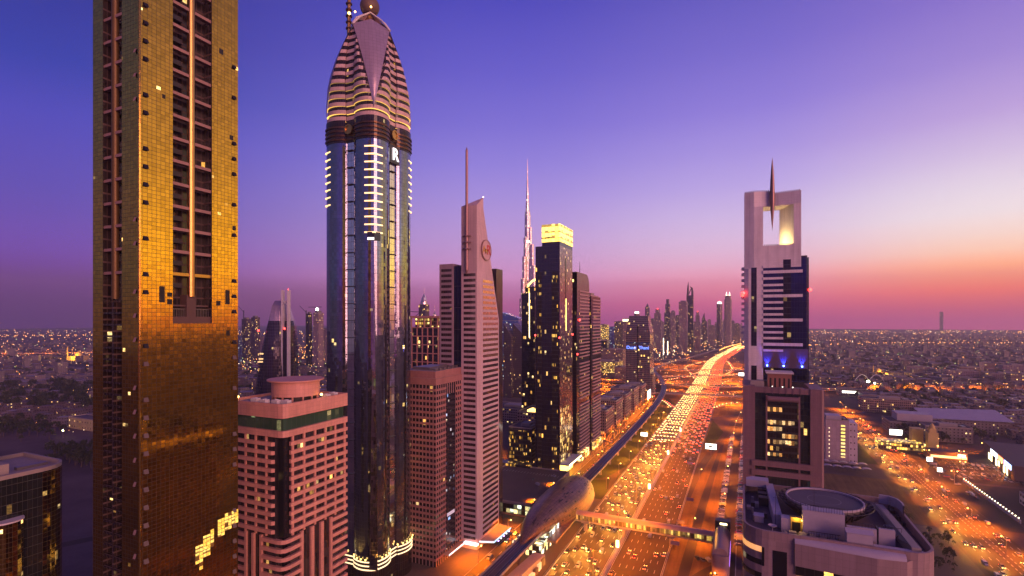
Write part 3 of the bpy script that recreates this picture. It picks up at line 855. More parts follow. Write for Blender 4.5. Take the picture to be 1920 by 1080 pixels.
for q in range(14):
    a = q * 2 * pi / 14
    b = MB(); b.box(-12 + 8.4 * cos(a) - .25, 17 + 8.4 * sin(a) - .25, 110.6, -12 + 8.4 * cos(a) + .25, 17 + 8.4 * sin(a) + .25, 112.4); b.build('drum_post', M['pink'], pk)
for (x, y) in [(-5, 6), (-9, 5), (-14, 4), (-4, 29), (-3, 24), (-20, 5)]:
    b = MB(); b.box(x - 1.5, y - 1, 110.6, x + 1.5, y + 1, 112.1); b.cyl(x, y, 112.1, 112.3, 0.8, n=10); b.build('air_unit', M['white_panel'], pk)
for (x, y) in [(-26, 2), (-1.6, 20)]:
    b = MB(); b.sphere(x, y, 112.6, 0.5, 8, 6); b.build('roof_lamp', M['sodium'], pk)
fh = 3.2
z = 96.0; k = 0
while z > 2:
    # upper floors run round the corner notch; below floor 12 the corner is rounded and closed
    if k < 11:
        segs = [[(-Wd, 0), (-6.0, 0), (-5.0, 1.0), (-5.0, 1.2), (-Wd, 1.2)], [(-1.4, 4.4), (-0.9, 3.6), (0, 3.6), (0, Ln), (-1.4, Ln)]]
    else:
        cor = [(-3.2 + 3.2 * cos(radians(a)), 3.2 + 3.2 * sin(radians(a))) for a in (-90, -60, -30, 0)]
        segs = [[(-11, 0)] + cor + [(0, 8.5), (-1.4, 8.5), (-1.4, 1.4), (-11, 1.4)], [(-1.4, 24.5), (0, 24.5), (0, Ln), (-1.4, Ln)], [(-Wd, 0), (-20, 0), (-20, 1.2), (-Wd, 1.2)]]
    for sg in segs:
        b = MB(); b.prism(sg, z, z + 1.4, 0, 0, True); b.build('spandrel', M['pink_panel'], pk)
    z -= fh; k += 1
# piers in the tall slots of the lower floors and mullions between windows
for (x0, y0, x1, y1) in [(-1.2, 8.5, -0.1, 9.6), (-1.2, 13.3, 0.0, 14.8), (-1.2, 18.2, 0.0, 19.7), (-1.2, 23.4, -0.1, 24.5)]:
    b = MB(); b.box(x0, y0, 0, x1, y1, 62.9); b.build('pier', M['pink_panel'], pk)
for (x0, x1) in [(-20, -19), (-16.2, -15), (-12, -11)]:
    b = MB(); b.box(x0, 0.0, 0, x1, 1.2, 62.9); b.build('pier', M['pink_panel'], pk)
for i in range(6):
    y0 = 4.5 + i * 5.4
    b = MB(); b.box(-0.95, y0, 62.9, -0.35, y0 + 0.8, 99.5); b.build('pier', M['pink'], pk)
    if i < 4:
        x0 = -9.5 - i * 5.4
        b = MB(); b.box(x0, 0.35, 62.9, x0 + 0.7, 0.95, 99.5); b.build('pier', M['pink'], pk)
b = MB(); b.box(-4.1, 1.6, 62.9, -1.5, 3.3, 99.4); b.build('corner_glass', M['black_glass'], pk)

# ---------------------------------------------------------------- rose shaped hotel tower
M['rose_glass'] = facade('deep_blue_glass', pw=1.5, fh=2.0, lw=0.07, lh=0.08, line=(0.01, 0.014, 0.03), glass=(0.24, 0.27, 0.34), metallic=0.95, rough=0.04, wob=0.012, lit=0.006, lit_s=0.8, lit_col=(1, .6, .15), panel_var=0.13, gloss_var=0.04)
M['rose_silver'] = facade('silver_glass', pw=2.0, fh=3.9, lw=0.09, lh=0.16, line=(0.05, 0.05, 0.07), glass=(0.80, 0.78, 0.82), metallic=1.0, rough=0.06, wob=0.008, lit=0.0, panel_var=0.08)
M['rose_stone'] = facade('crown_cladding', pw=1.5, fh=2.0, win=(2, 3, 2, 3), wall=(0.55, 0.40, 0.37), lit=0.0, wob=0, panel_var=0.06)
M['leaf'] = facade('leaf_cladding', pw=2.0, fh=2.0, lw=0.08, lh=0.08, line=(0.2, 0.15, 0.15), glass=(0.46, 0.36, 0.40), metallic=0.55, rough=0.3, wob=0.006, lit=0.0, panel_var=0.05)
M['rose_dark'] = facade('crown_windows', pw=1.2, fh=4.05, lw=0.12, lh=0.1, line=(0.05, 0.03, 0.025), glass=(0.02, 0.016, 0.016), metallic=0.2, rough=0.12, lit=0.02, lit_s=0.6)
M['bronze'] = plain('bronze_band', (0.14, 0.075, 0.035), 0.35, 0.8)
M['fin_light'] = lamp_mat('fin_light', (1.0, 0.60, 0.20), 1.5)
M['warm_band'] = lamp_mat('warm_foot_band', (1.0, .70, .35), 1.3, False)
rs = thing('rose_tower', 'slim blue glass hotel tower with a striped bud shaped crown carrying a metal sphere', 'skyscraper', (-189, 228, 0))
HS = 16.0
def rose_plan(scale=1.0, out=0.0, groove=1.0, seg=10):
    """square with two shallow bulges and a middle groove on every side; returns the ring and which edges are groove"""
    pts = []; kinds = []
    h = HS
    base = [((-h, -h), (1, 0), (0, -1)), ((h, -h), (0, 1), (1, 0)), ((h, h), (-1, 0), (0, 1)), ((-h, h), (0, -1), (-1, 0))]
    for (p, d, nrm) in base:
        L = 2 * h; gw = 2.9
        half = h - gw
        for k in range(seg):
            t_ = k / seg
            q = t_ * half
            bul = 2.1 * sin(pi * t_) ** 0.8 + 0.0
            pts.append((p[0] + d[0] * q + nrm[0] * bul, p[1] + d[1] * q + nrm[1] * bul)); kinds.append(0)
        g0 = -0.7 * groove
        pts.append((p[0] + d[0] * half + nrm[0] * 0, p[1] + d[1] * half + nrm[1] * 0)); kinds.append(0)
        pts.append((p[0] + d[0] * half + nrm[0] * g0, p[1] + d[1] * half + nrm[1] * g0)); kinds.append(1)
        pts.append((p[0] + d[0] * (half + 2 * gw) + nrm[0] * g0, p[1] + d[1] * (half + 2 * gw) + nrm[1] * g0)); kinds.append(0)
        for k in range(seg):
            t_ = k / seg
            q = half + 2 * gw + t_ * half
            bul = 2.1 * sin(pi * t_) ** 0.8
            pts.append((p[0] + d[0] * q + nrm[0] * bul, p[1] + d[1] * q + nrm[1] * bul)); kinds.append(0)
    pts = [(x * scale, y * scale) for x, y in pts]
    return pts, kinds
pl, kd = rose_plan()
b = MB(); b.prism(pl, 0, 236, 0, mats=[1 if k_ else 0 for k_ in kd]); b.build('glass_wall', [M['rose_glass'], M['rose_silver']], rs)
# lit fins on the corners
for (sx, sy, n_) in ((1, -1, 12), (-1, -1, 8), (1, 1, 8)):
    for i in range(n_):
        zf = 231.5 - i * 4.05
        b = MB(); c0 = (sx * HS, sy * HS)
        a1 = (sx * (HS - 4.6), sy * (HS + 2.0)); a2 = (sx * (HS + 2.0), sy * (HS - 4.6))
        pts = [a1, (sx * (HS + 0.5), sy * (HS + 0.5)), a2, (sx * (HS - 1), sy * (HS - 1))]
        if sx * sy > 0: pts = pts[::-1]
        b.prism(pts, zf, zf + 0.75, 0, 0, True); b.build('lit_fin', M['fin_light'], rs)
for i in range(20):
    zf = 231.5 - i * 9.0
    for (x0, y0, x1, y1) in ((-2.1, -HS - 0.5, 2.1, -HS + 1.0), (HS - 1.0, -2.1, HS + 0.5, 2.1)):
        b = MB(); b.box(x0, y0, zf, x1, y1, zf + 0.35); b.build('groove_rib', M['dark_metal'], rs)
# bright floor at the sky lobby, inclined blade on the corner
b = MB(); b.prism([(HS - 3, -HS - 1.7), (HS + 0.45, -HS - 0.45), (HS + 1.7, -HS + 3), (HS - 1, -HS + 1)], 183, 187.5, 0, 0, True); b.build('sky_lobby', M['black_glass'], rs)
b = MB(); b.face([(HS - 2.8, -HS - 1.75, 183.3), (HS + 0.5, -HS - 0.5, 183.3), (HS + 0.5, -HS - 0.5, 184.6), (HS - 2.8, -HS - 1.75, 184.6)]); b.build('lobby_window', lamp_mat('lit_lobby_window', (0.95, 0.9, 0.85), 1.5, False), rs)
M['blade'] = facade('pale_blade_glass', pw=1.2, fh=2.0, lw=0.06, lh=0.07, line=(0.1, 0.07, 0.06), glass=(0.72, 0.58, 0.5), metallic=1.0, rough=0.12, wob=0.03, lit=0, panel_var=0.15)
b = MB()
tipz = 182.0
b.face([(HS + 0.05, -HS - 0.05, tipz), (HS - 1.0, -HS - 2.6, 14), (HS + 3.4, -HS - 1.4, 14)], 0, [(0, tipz), (-2, 14), (2.6, 14)])
b.face([(HS + 0.05, -HS - 0.05, tipz), (HS + 3.4, -HS - 1.4, 14), (HS + 1.4, -HS + 2.0, 14)], 0, [(0, tipz), (2.6, 14), (6, 14)])
b.build('corner_blade', M['blade'], rs)
# black slits
for (x, y) in ((HS + 1.95, -9.2), (HS + 1.95, 8.2)):
    b = MB(); b.box(x - 0.6, y - .6, 20, x + 0.3, y + .6, 150); b.build('slit', M['black_glass'], rs)
# collar
for i, zf in enumerate((237.2, 239.4, 241.6, 243.8)):
    q, _ = rose_plan(1.035)
    b = MB(); b.prism(q, zf, zf + 0.9, 0, 0, True); b.build('collar_ring', M['bronze'], rs)
q, _ = rose_plan(1.01)
b = MB(); b.prism(q, 236.0, 248, 0); b.build('collar', M['rose_dark'], rs)
for (x, y, nx_, ny_) in ((HS * 1.02, 0, 1, 0), (0, -HS * 1.02, 0, -1)):
    b = MB()
    rr = [[], [], [], []]
    for k_ in range(20):
        a = 2 * pi * k_ / 20
        for j, (r_, d_) in enumerate(((2.6, 0.2), (2.6, 1.1), (1.9, 1.1), (1.9, 0.7))):
            px_ = x + nx_ * d_ + (-ny_) * r_ * cos(a); py_ = y + ny_ * d_ + nx_ * r_ * cos(a)
            rr[j].append((px_, py_, 242.5 + r_ * sin(a)))
    b.loft(rr, 0); b.face(rr[3], 0); b.build('medallion', M['gold_plain'], rs)
LEAF_D = [(246, 22.6), (256, 22.2), (267, 21.0), (275, 19.2), (282, 17.2), (290, 14.0), (298, 10.3), (306, 6.8)]
def leaf_w(z): return 9.6 * max(0.0, (z - 252) / 48.0)
def leaf_d(z):
    for (a, b_) in zip(LEAF_D, LEAF_D[1:]):
        if a[0] <= z <= b_[0]: return a[1] + (b_[1] - a[1]) * (z - a[0]) / (b_[0] - a[0])
    return LEAF_D[-1][1] if z > 250 else LEAF_D[0][1]
def cscale(z): return (leaf_d(z) + 0.92 * leaf_w(z)) / (HS * sqrt(2))
_plan = rose_plan
def crown_plan(z, out=1.0):
    """the storeys of the crown, cut back behind the four leaves"""
    q, _ = _plan(cscale(z) * out)
    if z > 251:
        lim = leaf_d(z) - 0.15
        for sx_, sy_ in ((1, 1), (1, -1), (-1, 1), (-1, -1)):
            dx_, dy_ = sx_ / sqrt(2), sy_ / sqrt(2)
            q = [(x - dx_ * max(0, x * dx_ + y * dy_ - lim), y - dy_ * max(0, x * dx_ + y * dy_ - lim)) for x, y in q]
    return q
rings = []
for i in range(30):
    zc = 246 + i * 2.0
    q = crown_plan(zc, 0.965); rings.append([(x, y, zc) for x, y in q])
b = MB(); b.loft(rings, 0, True, True); b.build('crown_glazing', M['rose_dark'], rs)
zc = 247.5; k = 0
while zc < 300:
    h_ = 1.95 if k else 2.6
    qa = crown_plan(zc); qb = crown_plan(zc + h_)
    ra = [(x, y, zc) for x, y in qa]; rb = [(x, y, zc + h_) for x, y in qb]
    qa2 = [(x * .955, y * .955, zc) for x, y in qa]; qb2 = [(x * .955, y * .955, zc + h_) for x, y in qb]
    b = MB(); b.loft([qa2, ra, rb, qb2], 0); b.build('crown_band', M['rose_stone'], rs)
    if k < 6:
        b = MB(); st = [1.3, .45, .25, .15, .1, .06][k]
        o1 = [(x * 1.012, y * 1.012, zc - 0.25) for x, y in qa]; o2 = [(x * 0.975, y * 0.975, zc - 0.25) for x, y in qa]
        for i in range(len(o1)):
            j = (i + 1) % len(o1)
            b.face([o1[i], o1[j], o2[j], o2[i]])
        b.build('cove_light', M.setdefault('cove%d' % k, lamp_mat('cove_light_%d' % k, (1.0, 0.56, 0.10), 3.6 * st)), rs)
    zc += 4.05; k += 1
for (sx, sy) in ((1, -1), (1, 1), (-1, 1), (-1, -1)):
    # kite shaped leaf over the corner
    D = Vector((sx, sy, 0)).normalized(); Tn = Vector((-D.y, D.x, 0))
    st = []
    for i in range(17):
        zl = 252 + i * 3.0
        w_ = 9.6 * ((zl - 252) / 48.0) ** 1.0
        sc_ = cscale(zl)
        d_ = leaf_d(zl) + 0.5
        st.append((zl, w_, d_))
    b = MB()
    for (a_, c_) in zip(st, st[1:]):
        for s0, s1 in ((-1, -.5), (-.5, 0), (0, .5), (.5, 1)):
            def pt(S_, s_):
                bow = 0.9 * (1 - s_ * s_) * min(1, S_[1] / 4)
                return tuple(D * (S_[2] + bow - 0.3 * abs(s_)) + Tn * (S_[1] * s_) + Vector((0, 0, S_[0])))
            b.face([pt(a_, s0), pt(a_, s1), pt(c_, s1), pt(c_, s0)], 0, [(a_[1] * s0, a_[0]), (a_[1] * s1, a_[0]), (c_[1] * s1, c_[0]), (c_[1] * s0, c_[0])])
    b.build('leaf_panel', M['leaf'], rs, smooth=True)
    zt, wt, dt = st[-1]
    # pointed hood over the leaf
    b = MB()
    Lp = D * dt + Tn * (-wt) + Vector((0, 0, zt)); Rp = D * dt + Tn * wt + Vector((0, 0, zt)); Ap = D * 3.4 + Vector((0, 0, 311.5))
    bk = D * 1.0 + Vector((0, 0, 300))
    LB = Tn * (-wt) * 0.55 + Vector((0, 0, 300)); RB = Tn * wt * 0.55 + Vector((0, 0, 300))
    b.face([Lp, D * (dt + 0.8) + Vector((0, 0, zt)), D * (dt - 2.0) + Vector((0, 0, zt + 5.5))]); b.face([D * (dt + 0.8) + Vector((0, 0, zt)), Rp, D * (dt - 2.0) + Vector((0, 0, zt + 5.5))])
    b.face([Lp, Ap, LB]); b.face([Rp, RB, Ap])
    b.build('hood', M['leaf'], rs)
    for e_ in (Lp, Rp):
        mid = (Vector(e_) + Ap) / 2 + D * 0.9 + (Vector(e_) - D * dt - Vector((0, 0, zt))) * 0.10
        b = MB(); b.tube([e_, mid, Ap], 0.45, 6); b.build('hood_rim', M['white_panel'], rs)
b = MB(); b.cyl(0, 0, 303, 313, 5.5, 3.2, n=12); b.build('sphere_base', M['bronze'], rs)
M['sphere'] = facade('sphere_panels', pw=1.6, fh=1.3, lw=0.09, lh=0.09, line=(0.12, 0.08, 0.06), glass=(0.62, 0.46, 0.36), metallic=0.9, rough=0.25, wob=0.01, lit=0)
b = MB(); b.sphere(0, 0, 316.5, 5.3, 24, 14); b.build('sphere', M['sphere'], rs, smooth=True)
b = MB(); b.cyl(-13, -2, 290, 332, 1.3, 0.9, n=10)
b.build('antenna', M['gold_plain'], rs)
for i in range(6):
    zf = 306 + i * 3.5
    b = MB(); b.cyl(-13, -2, zf, zf + 0.6, 1.8, n=10); b.build('antenna_ring', M['bronze'], rs)
b = MB(); b.sphere(-11.6, -3.4, 314, 0.8, 8, 6); b.build('antenna_lamp', M['sodium'], rs)
for (x, y) in ((5, -5), (-6, -5)):
    b = MB(); b.sphere(x, y, 312.5, 0.5, 8, 6); b.build('crown_lamp', M['sodium'], rs)
# lit floors at the foot
for zf in (13, 15, 17):
    q, _ = rose_plan(1.05); b = MB(); b.prism(q, zf, zf + 0.55, 0, 0, True); b.build('foot_band', M['warm_band'], rs)
q, _ = rose_plan(1.03); b = MB(); b.prism(q, 0, 18.2, 0); b.build('podium', M['rose_dark'], rs)
for i in range(0, len(pl), 2):
    x, y = pl[i]
    if x > 2 or y < -2:
        b = MB(); b.cyl(x * 1.05, y * 1.05, 18.2, 18.9, 0.35, 0.5, n=6); b.build('uplight', M['yellow_strip'], rs)
for (x, y) in ((20.5, -9), (20.5, 9), (9, -20.5), (-9, -20.5), (19, -19)):
    ld = bpy.data.lights.new('uplight_glow', 'SPOT'); ld.energy = 26000; ld.color = (1.0, 0.5, 0.09); ld.spot_size = radians(70); ld.spot_blend = 0.8; ld.shadow_soft_size = 0.3
    lo = bpy.data.objects.new('uplight_glow', ld); COL.objects.link(lo); lo.parent = rs; lo.location = (x, y, 19)
    lo.rotation_euler = Vector((-x * .22, -y * .22, 20)).to_track_quat('-Z', 'Y').to_euler()
b = MB(); b.box(HS - 1.2, -4.3, 227.0, HS + 0.9, 4.3, 236.6); b.build('sign_backing', M['black_glass'], rs)
put_text('R', 9.5, 0.3, lamp_mat('white_lit_letter', (1.0, 0.9, 0.9), 1.1, False), rs, (HS + 1.4, 0.2, 231.5), (1, 0), 'lit_letter')

# ---------------------------------------------------------------- brown tower with banded windows and dark centre strip
M['brown_stone'] = facade('rose_brown_panels', pw=1.6, fh=1.2, win=(2, 3, 2, 3), wall=(0.34, 0.16, 0.14), lit=0.0, wob=0, panel_var=0.10)
M['brown_win'] = facade('brown_tower_windows', pw=2.4, fh=3.25, lw=0.7, lh=0, line=(0.36, 0.21, 0.2), glass=(0.02, 0.018, 0.022), metallic=0.15, rough=0.12, lit=0.05, lit_s=0.9, cluster=0.4, panel_var=0.4)
bt = thing('brown_tower', 'brown and rose banded office tower with a dark glass strip down its street face', 'office tower', (-160, 250, 0))
b = MB(); b.prism(rect(-26, 0, 0, 33), 0, 104.5, 0); b.build('window_core', M['brown_win'], bt)
for i in range(31):
    zf = 3.5 + i * 3.25
    b = MB(); b.prism([(-26.3, -0.35), (0.35, -0.35), (0.35, 11), (-2, 11), (-2, 2), (-26.3, 2)], zf, zf + 1.35, 0, 0, True); b.build('spandrel', M['brown_stone'], bt)
    b = MB(); b.prism([(-2, 22), (0.35, 22), (0.35, 33.3), (-2, 33.3)], zf, zf + 1.35, 0, 0, True); b.build('spandrel', M['brown_stone'], bt)
b = MB(); b.box(0.0, 11.2, 6, 0.3, 21.8, 98); b.build('glass_strip', facade('dark_strip_glass', pw=1.2, fh=1.6, lw=.08, lh=.1, line=(.02, .02, .03), glass=(0.05, 0.045, 0.06), metallic=.6, rough=.08, wob=.03, lit=.05, lit_col=(.3, .5, 1), lit2=(1, .7, .4), lit_s=.7), bt)
b = MB(); b.prism(rect(-26.6, 0.6, -0.6, 33.6), 104.5, 108.3, 0, 1, True); b.build('cornice', [M['brown_stone'], M['concrete']], bt)
b = MB(); b.prism(rect(-25.6, -0.4, 0.4, 32.6), 108.3, 112.4, 0, 1, True); b.build('parapet', [M['brown_stone'], M['concrete']], bt)
b = MB(); b.box(-20, 6, 112.4, -8, 26, 114); b.build('plant_room', M['metal'], bt)
for i in range(6):
    b = MB(); b.box(-5, 4 + i * 4.6, 112.4, -2.5, 6.5 + i * 4.6, 113.6); b.build('air_unit', M['metal'], bt)
b = MB(); b.box(0.4, 8, 4.0, 4, 26, 4.8); b.build('canopy', M['concrete'], bt)
b = MB(); b.box(4.02, 8, 3.9, 4.2, 26, 4.9); b.build('canopy_light', M['cyan_sign'], bt)
b = MB(); b.box(0.36, 12, 25, .5, 20.5, 27); b.build('name_sign', lamp_mat('dim_name_sign', (0.7, 0.7, 0.9), 0.25, False), bt)

# ---------------------------------------------------------------- pink blade tower with mast and round logo
M['mauve_stone'] = facade('mauve_panels', pw=2.2, fh=1.8, win=(2, 3, 2, 3), wall=(0.55, 0.40, 0.41), lit=0.0, wob=0, panel_var=0.06)
M['mauve_win'] = facade('mauve_tower_windows', pw=1.6, fh=3.4, lw=0.12, lh=0, line=(0.1, 0.06, 0.06), glass=(0.06, 0.045, 0.055), metallic=0.45, rough=0.1, lit=0.035, lit_s=0.8, cluster=0.5, panel_var=0.35)
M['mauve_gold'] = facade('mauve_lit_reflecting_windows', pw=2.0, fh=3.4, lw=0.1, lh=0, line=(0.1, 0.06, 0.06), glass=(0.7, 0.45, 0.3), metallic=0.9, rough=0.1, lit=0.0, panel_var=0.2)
M['mast'] = plain('rose_mast_steel', (0.34, 0.2, 0.19), 0.4, 0.5)
aw = thing('blade_tower', 'mauve stone tower with a slanting edge, tall side mast and round logo disc', 'skyscraper', (-149, 279.5, 0))
# the blade: the street face is a tall quadrilateral that leans back to its peak
def blade_ring(z):
    if z <= 142: L = 31.5
    else: L = 31.5 + (6.8 - 31.5) * (z - 142) / (219 - 142)
    return L
b = MB()
zs = [0, 142, 168, 195, 213]
for a_, c_ in zip(zs, zs[1:]):
    La, Lc = blade_ring(a_), blade_ring(c_)
    A = [(-11, 0, a_), (0, 0, a_), (0, La, a_), (-11, La, a_)]; B = [(-11, 0, c_), (0, 0, c_), (0, Lc, c_), (-11, Lc, c_)]
    b.loft([A, B], 0)
Lt = blade_ring(213)
b.face([(-11, 0, 213), (0, 0, 213), (0, Lt, 219.5), (-11, Lt, 216)])
b.face([(0, 0, 213), (0, Lt, 213), (0, Lt, 219.5)]); b.face([(0, Lt, 213), (-11, Lt, 213), (-11, Lt, 216), (0, Lt, 219.5)]); b.face([(-11, Lt, 213), (-11, 0, 213), (-11, Lt, 216)])
b.build('blade', M['mauve_stone'], aw)
b = MB(); b.prism(rect(-17.0, -11.0, 0.9, 26), 0, 176, 0); b.build('glass_joint', facade('blue_joint_glass', pw=3, fh=13.6, lw=.15, lh=.3, line=(.06, .04, .05), glass=(.05, .06, .13), metallic=.8, rough=.06, lit=.03, lit_s=.5), aw)
b = MB(); b.prism(rect(-27, -17, 0, 40), 0, 177.5, 0); b.build('rear_slab', facade('grey_violet_panels', pw=2.2, fh=1.7, win=(2, 3, 2, 3), wall=(0.34, 0.25, 0.29), lit=0, wob=0, panel_var=.08), aw)
b = MB(); b.prism(rect(-22, -1.2, 30, 40), 0, 176.5, 0); b.build('rear_wing', M['mauve_win'], aw)
# windows of the street face follow the lean of its edge; bands of stone between
z = 6.0; i = 0
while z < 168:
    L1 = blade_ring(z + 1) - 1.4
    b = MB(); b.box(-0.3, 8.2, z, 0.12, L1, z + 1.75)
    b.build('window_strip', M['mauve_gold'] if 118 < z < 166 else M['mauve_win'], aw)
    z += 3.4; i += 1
z = 6.0
while z < 170:
    b = MB(); b.box(-9.2, -0.12, z, -0.9, 0.3, z + 1.75); b.build('window_strip', M['mauve_win'], aw)
    z += 3.4
z = 6.0
extra = MB()
k = 0
while z < 174:
    b = MB(); b.box(-25.6, -0.12, z, -18.0, 0.3, z + 1.75); b.build('window_strip', M['mauve_win'], aw)
    z += 3.4
b = MB(); b.cyl(-6.2, -1.6, 173, 247, 0.95, 0.75, n=12); b.cyl(-6.2, -1.6, 247, 249, 0.75, 0.1, n=12); b.cyl(-6.2, -1.6, 170.5, 173, 0.3, 0.95, n=12)
b.build('mast', M['mast'], aw, smooth=True)
for zf in (186, 190, 194):
    b = MB(); b.tube([(-9, -1.2, zf), (-6.2, -2.8, zf), (-3.4, -1.2, zf)], 0.55, 8); b.build('mast_bracket', M['mast'], aw)
b = MB()
n = 40
cy0, cz0, R_ = 11.6, 186.5, 6.6
A = [(0.1, cy0 + R_ * cos(2 * pi * k / n), cz0 + R_ * sin(2 * pi * k / n)) for k in range(n)]
B = [(1.1, p[1], p[2]) for p in A]
B2 = [(1.1, cy0 + R_ * .93 * cos(2 * pi * k / n), cz0 + R_ * .93 * sin(2 * pi * k / n)) for k in range(n)]
C2 = [(0.8, p[1], p[2]) for p in B2]
b.loft([A, B, B2, C2], 0); b.face(C2, 1)
b.build('logo_disc', [M['mast'], plain('logo_face', (0.55, 0.36, 0.36), 0.5)], aw)
M['letter_red'] = plain('red_letter', (0.55, 0.03, 0.05), 0.4, nscale=0.5)
M['letter_gold'] = plain('gold_letter', (0.62, 0.34, 0.05), 0.4, 0.3, nscale=0.5)
put_text('R', 9.0, 0.12, M['letter_red'], aw, (1.0, cy0 + 3.0, cz0), (1, 0))
put_text('w', 7.0, 0.12, M['letter_gold'], aw, (1.0, cy0 - 0.4, cz0 - 0.2), (1, 0))
put_text('A', 7.0, 0.12, M['letter_gold'], aw, (1.0, cy0 - 3.3, cz0 - 0.2), (1, 0))
b = MB(); b.sphere(0, Lt, 219.8, 0.4, 8, 5); b.build('beacon', M['white_sign'], aw)
b = MB(); b.prism([(0.2, 3), (9, 6), (9.5, 30), (0.2, 33)], 3.6, 4.5, 0, 0, True); b.build('entrance_canopy', M['concrete'], aw)
b = MB(); b.prism([(0.3, 2.6), (9.2, 5.6), (9.0, 5.95), (0.3, 2.95)], 3.7, 4.7, 0, 0, True); b.prism([(9.1, 5.9), (9.7, 30), (9.52, 30), (8.95, 5.9)], 3.7, 4.7, 0, 0, True); b.build('canopy_light', M['cyan_sign'], aw)
b = MB(); b.box(-8, -3, 3.6, 1.5, -0.3, 4.6); b.build('entrance_sign', lamp_mat('pale_entrance_sign', (.8, .9, 1.0), 1.2), aw)
for i in range(5):
    b = MB(); b.sphere(10.5, 9 + i * 4, 4.0, .4, 8, 5); b.build('canopy_lamp', lamp_mat('violet_lamp', (.45, .25, 1.0), 9, False) if i % 2 == 0 else M['white_sign'], aw)

# ---------------------------------------------------------------- dark tower with glowing yellow top box
M['dk_glass'] = facade('black_violet_glass', pw=1.5, fh=3.8, lw=0.09, lh=0.2, line=(0.03, 0.025, 0.03), glass=(0.075, 0.065, 0.10), metallic=0.8, rough=0.07, wob=0.01, lit=0.015, lit_s=1.0, panel_var=0.12)
M['dk_patch'] = facade('violet_patchwork_glass', pw=1.5, fh=2.4, lw=0.07, lh=0.12, line=(0.05, 0.035, 0.05), glass=(0.26, 0.17, 0.21), metallic=0.8, rough=0.12, wob=0.02, lit=0.06, lit_col=(1, .5, .1), lit_s=.7, panel_var=0.45)
M['dk_lit'] = facade('lit_room_windows', pw=0.95, fh=3.8, lw=0.2, lh=1.1, line=(0.02, 0.018, 0.02), glass=(0.04, 0.03, 0.03), metallic=0.4, rough=0.15, lit=0.30, cluster=0.6, lit_col=(1.0, 0.45, 0.05), lit2=(1.0, 0.62, 0.16), lit_s=0.8, panel_var=0.2)
M['glow_box'] = facade('glowing_crown_glass', pw=3.2, fh=5.4, lw=0.15, lh=0.35, line=(0.3, 0.2, 0.04), glass=(0.5, 0.4, 0.1), metallic=0.1, rough=0.25, lit=1.1, lit_col=(1.0, 0.60, 0.08), lit2=(1.0, 0.68, 0.14), even=True, lit_s=3.0, panel_var=0.1)
yt = thing('yellow_topped_tower', 'dark violet glass tower with a glowing yellow box on its top', 'skyscraper', (-149.5, 439, 0))
b = MB(); b.prism(rect(-23.5, 0, 0, 38), 0, 209.5, 0, mats=[0, 1, 0, 0]); b.build('curtain_wall', [M['dk_glass'], M['dk_patch']], yt)
b = MB(); b.prism(rect(-17.0, 0, 0.0, 38), 209.5, 213, 0); b.build('crown_base', M['dk_glass'], yt)
b = MB(); b.prism(rect(-17.3, 0.3, -0.3, 38.3), 213, 229, 0, 1); b.build('glowing_crown', [M['glow_box'], M['metal']], yt)
b = MB(); b.box(-17.5, -0.4, 216.5, -9.5, 10, 217.3); b.build('crown_ledge', M['dark_metal'], yt)
for (x0, x1) in ((-21.5, -17.5), (-7.5, -1.5)):
    b = MB(); b.box(x0, -0.25, 5, x1, 0.0, 186); b.build('lit_window_column', M['dk_lit'], yt)
b = MB(); b.face([(0.2, 16, 132), (0.2, 19, 132), (0.2, 19, 200), (0.2, 16, 200)], 0, [(0, 132), (3, 132), (3, 200), (0, 200)]); b.build('dark_slot', M['black_glass'], yt)
b = MB(); b.box(0.1, 17.0, 132, 0.5, 18.0, 162); b.build('light_slot', M['yellow_strip'], yt)
for (y0, y1, z0, z1) in [(20, 37, 88, 98), (2, 30, 4, 62)]:
    b = MB(); b.face([(0.15, y0, z0), (0.15, y1, z0), (0.15, y1, z1), (0.15, y0, z1)], 0, [(y0, z0), (y1, z0), (y1, z1), (y0, z1)]); b.build('lit_window', M['dk_lit'] if z0 > 50 else facade('reflecting_podium_glass', pw=1.5, fh=3.8, lw=.1, lh=.3, line=(.05, .03, .02), glass=(.3, .2, .12), metallic=.7, rough=.15, lit=.4, lit_s=1.0, lit_col=(1, .6, .12)), yt)
b = MB(); b.box(0.2, 0, 11, 9, 38, 12.4); b.build('canopy', M['white_panel'], yt)
b = MB(); b.box(9.05, 0, 11.1, 9.3, 38, 12.2); b.build('canopy_edge_light', lamp_mat('canopy_edge_light', (1.0, 0.86, 0.4), 5), yt)
b = MB(); b.box(0.1, 1, 0.2, 0.6, 37, 10.6); b.build('lit_lobby', lamp_mat('lit_yellow_lobby', (1.0, 0.68, 0.08), 5.0), yt)
b = MB(); b.box(-23.4, -14, 6, -60, -2, 11); b.build('link_bridge', M['dk_lit'], yt)
for zf, x, y in ((128, -23.8, 0), (126, -0.2, -0.3), (128, 0.2, 38)): beacon(yt, x, y, zf, 0.9)

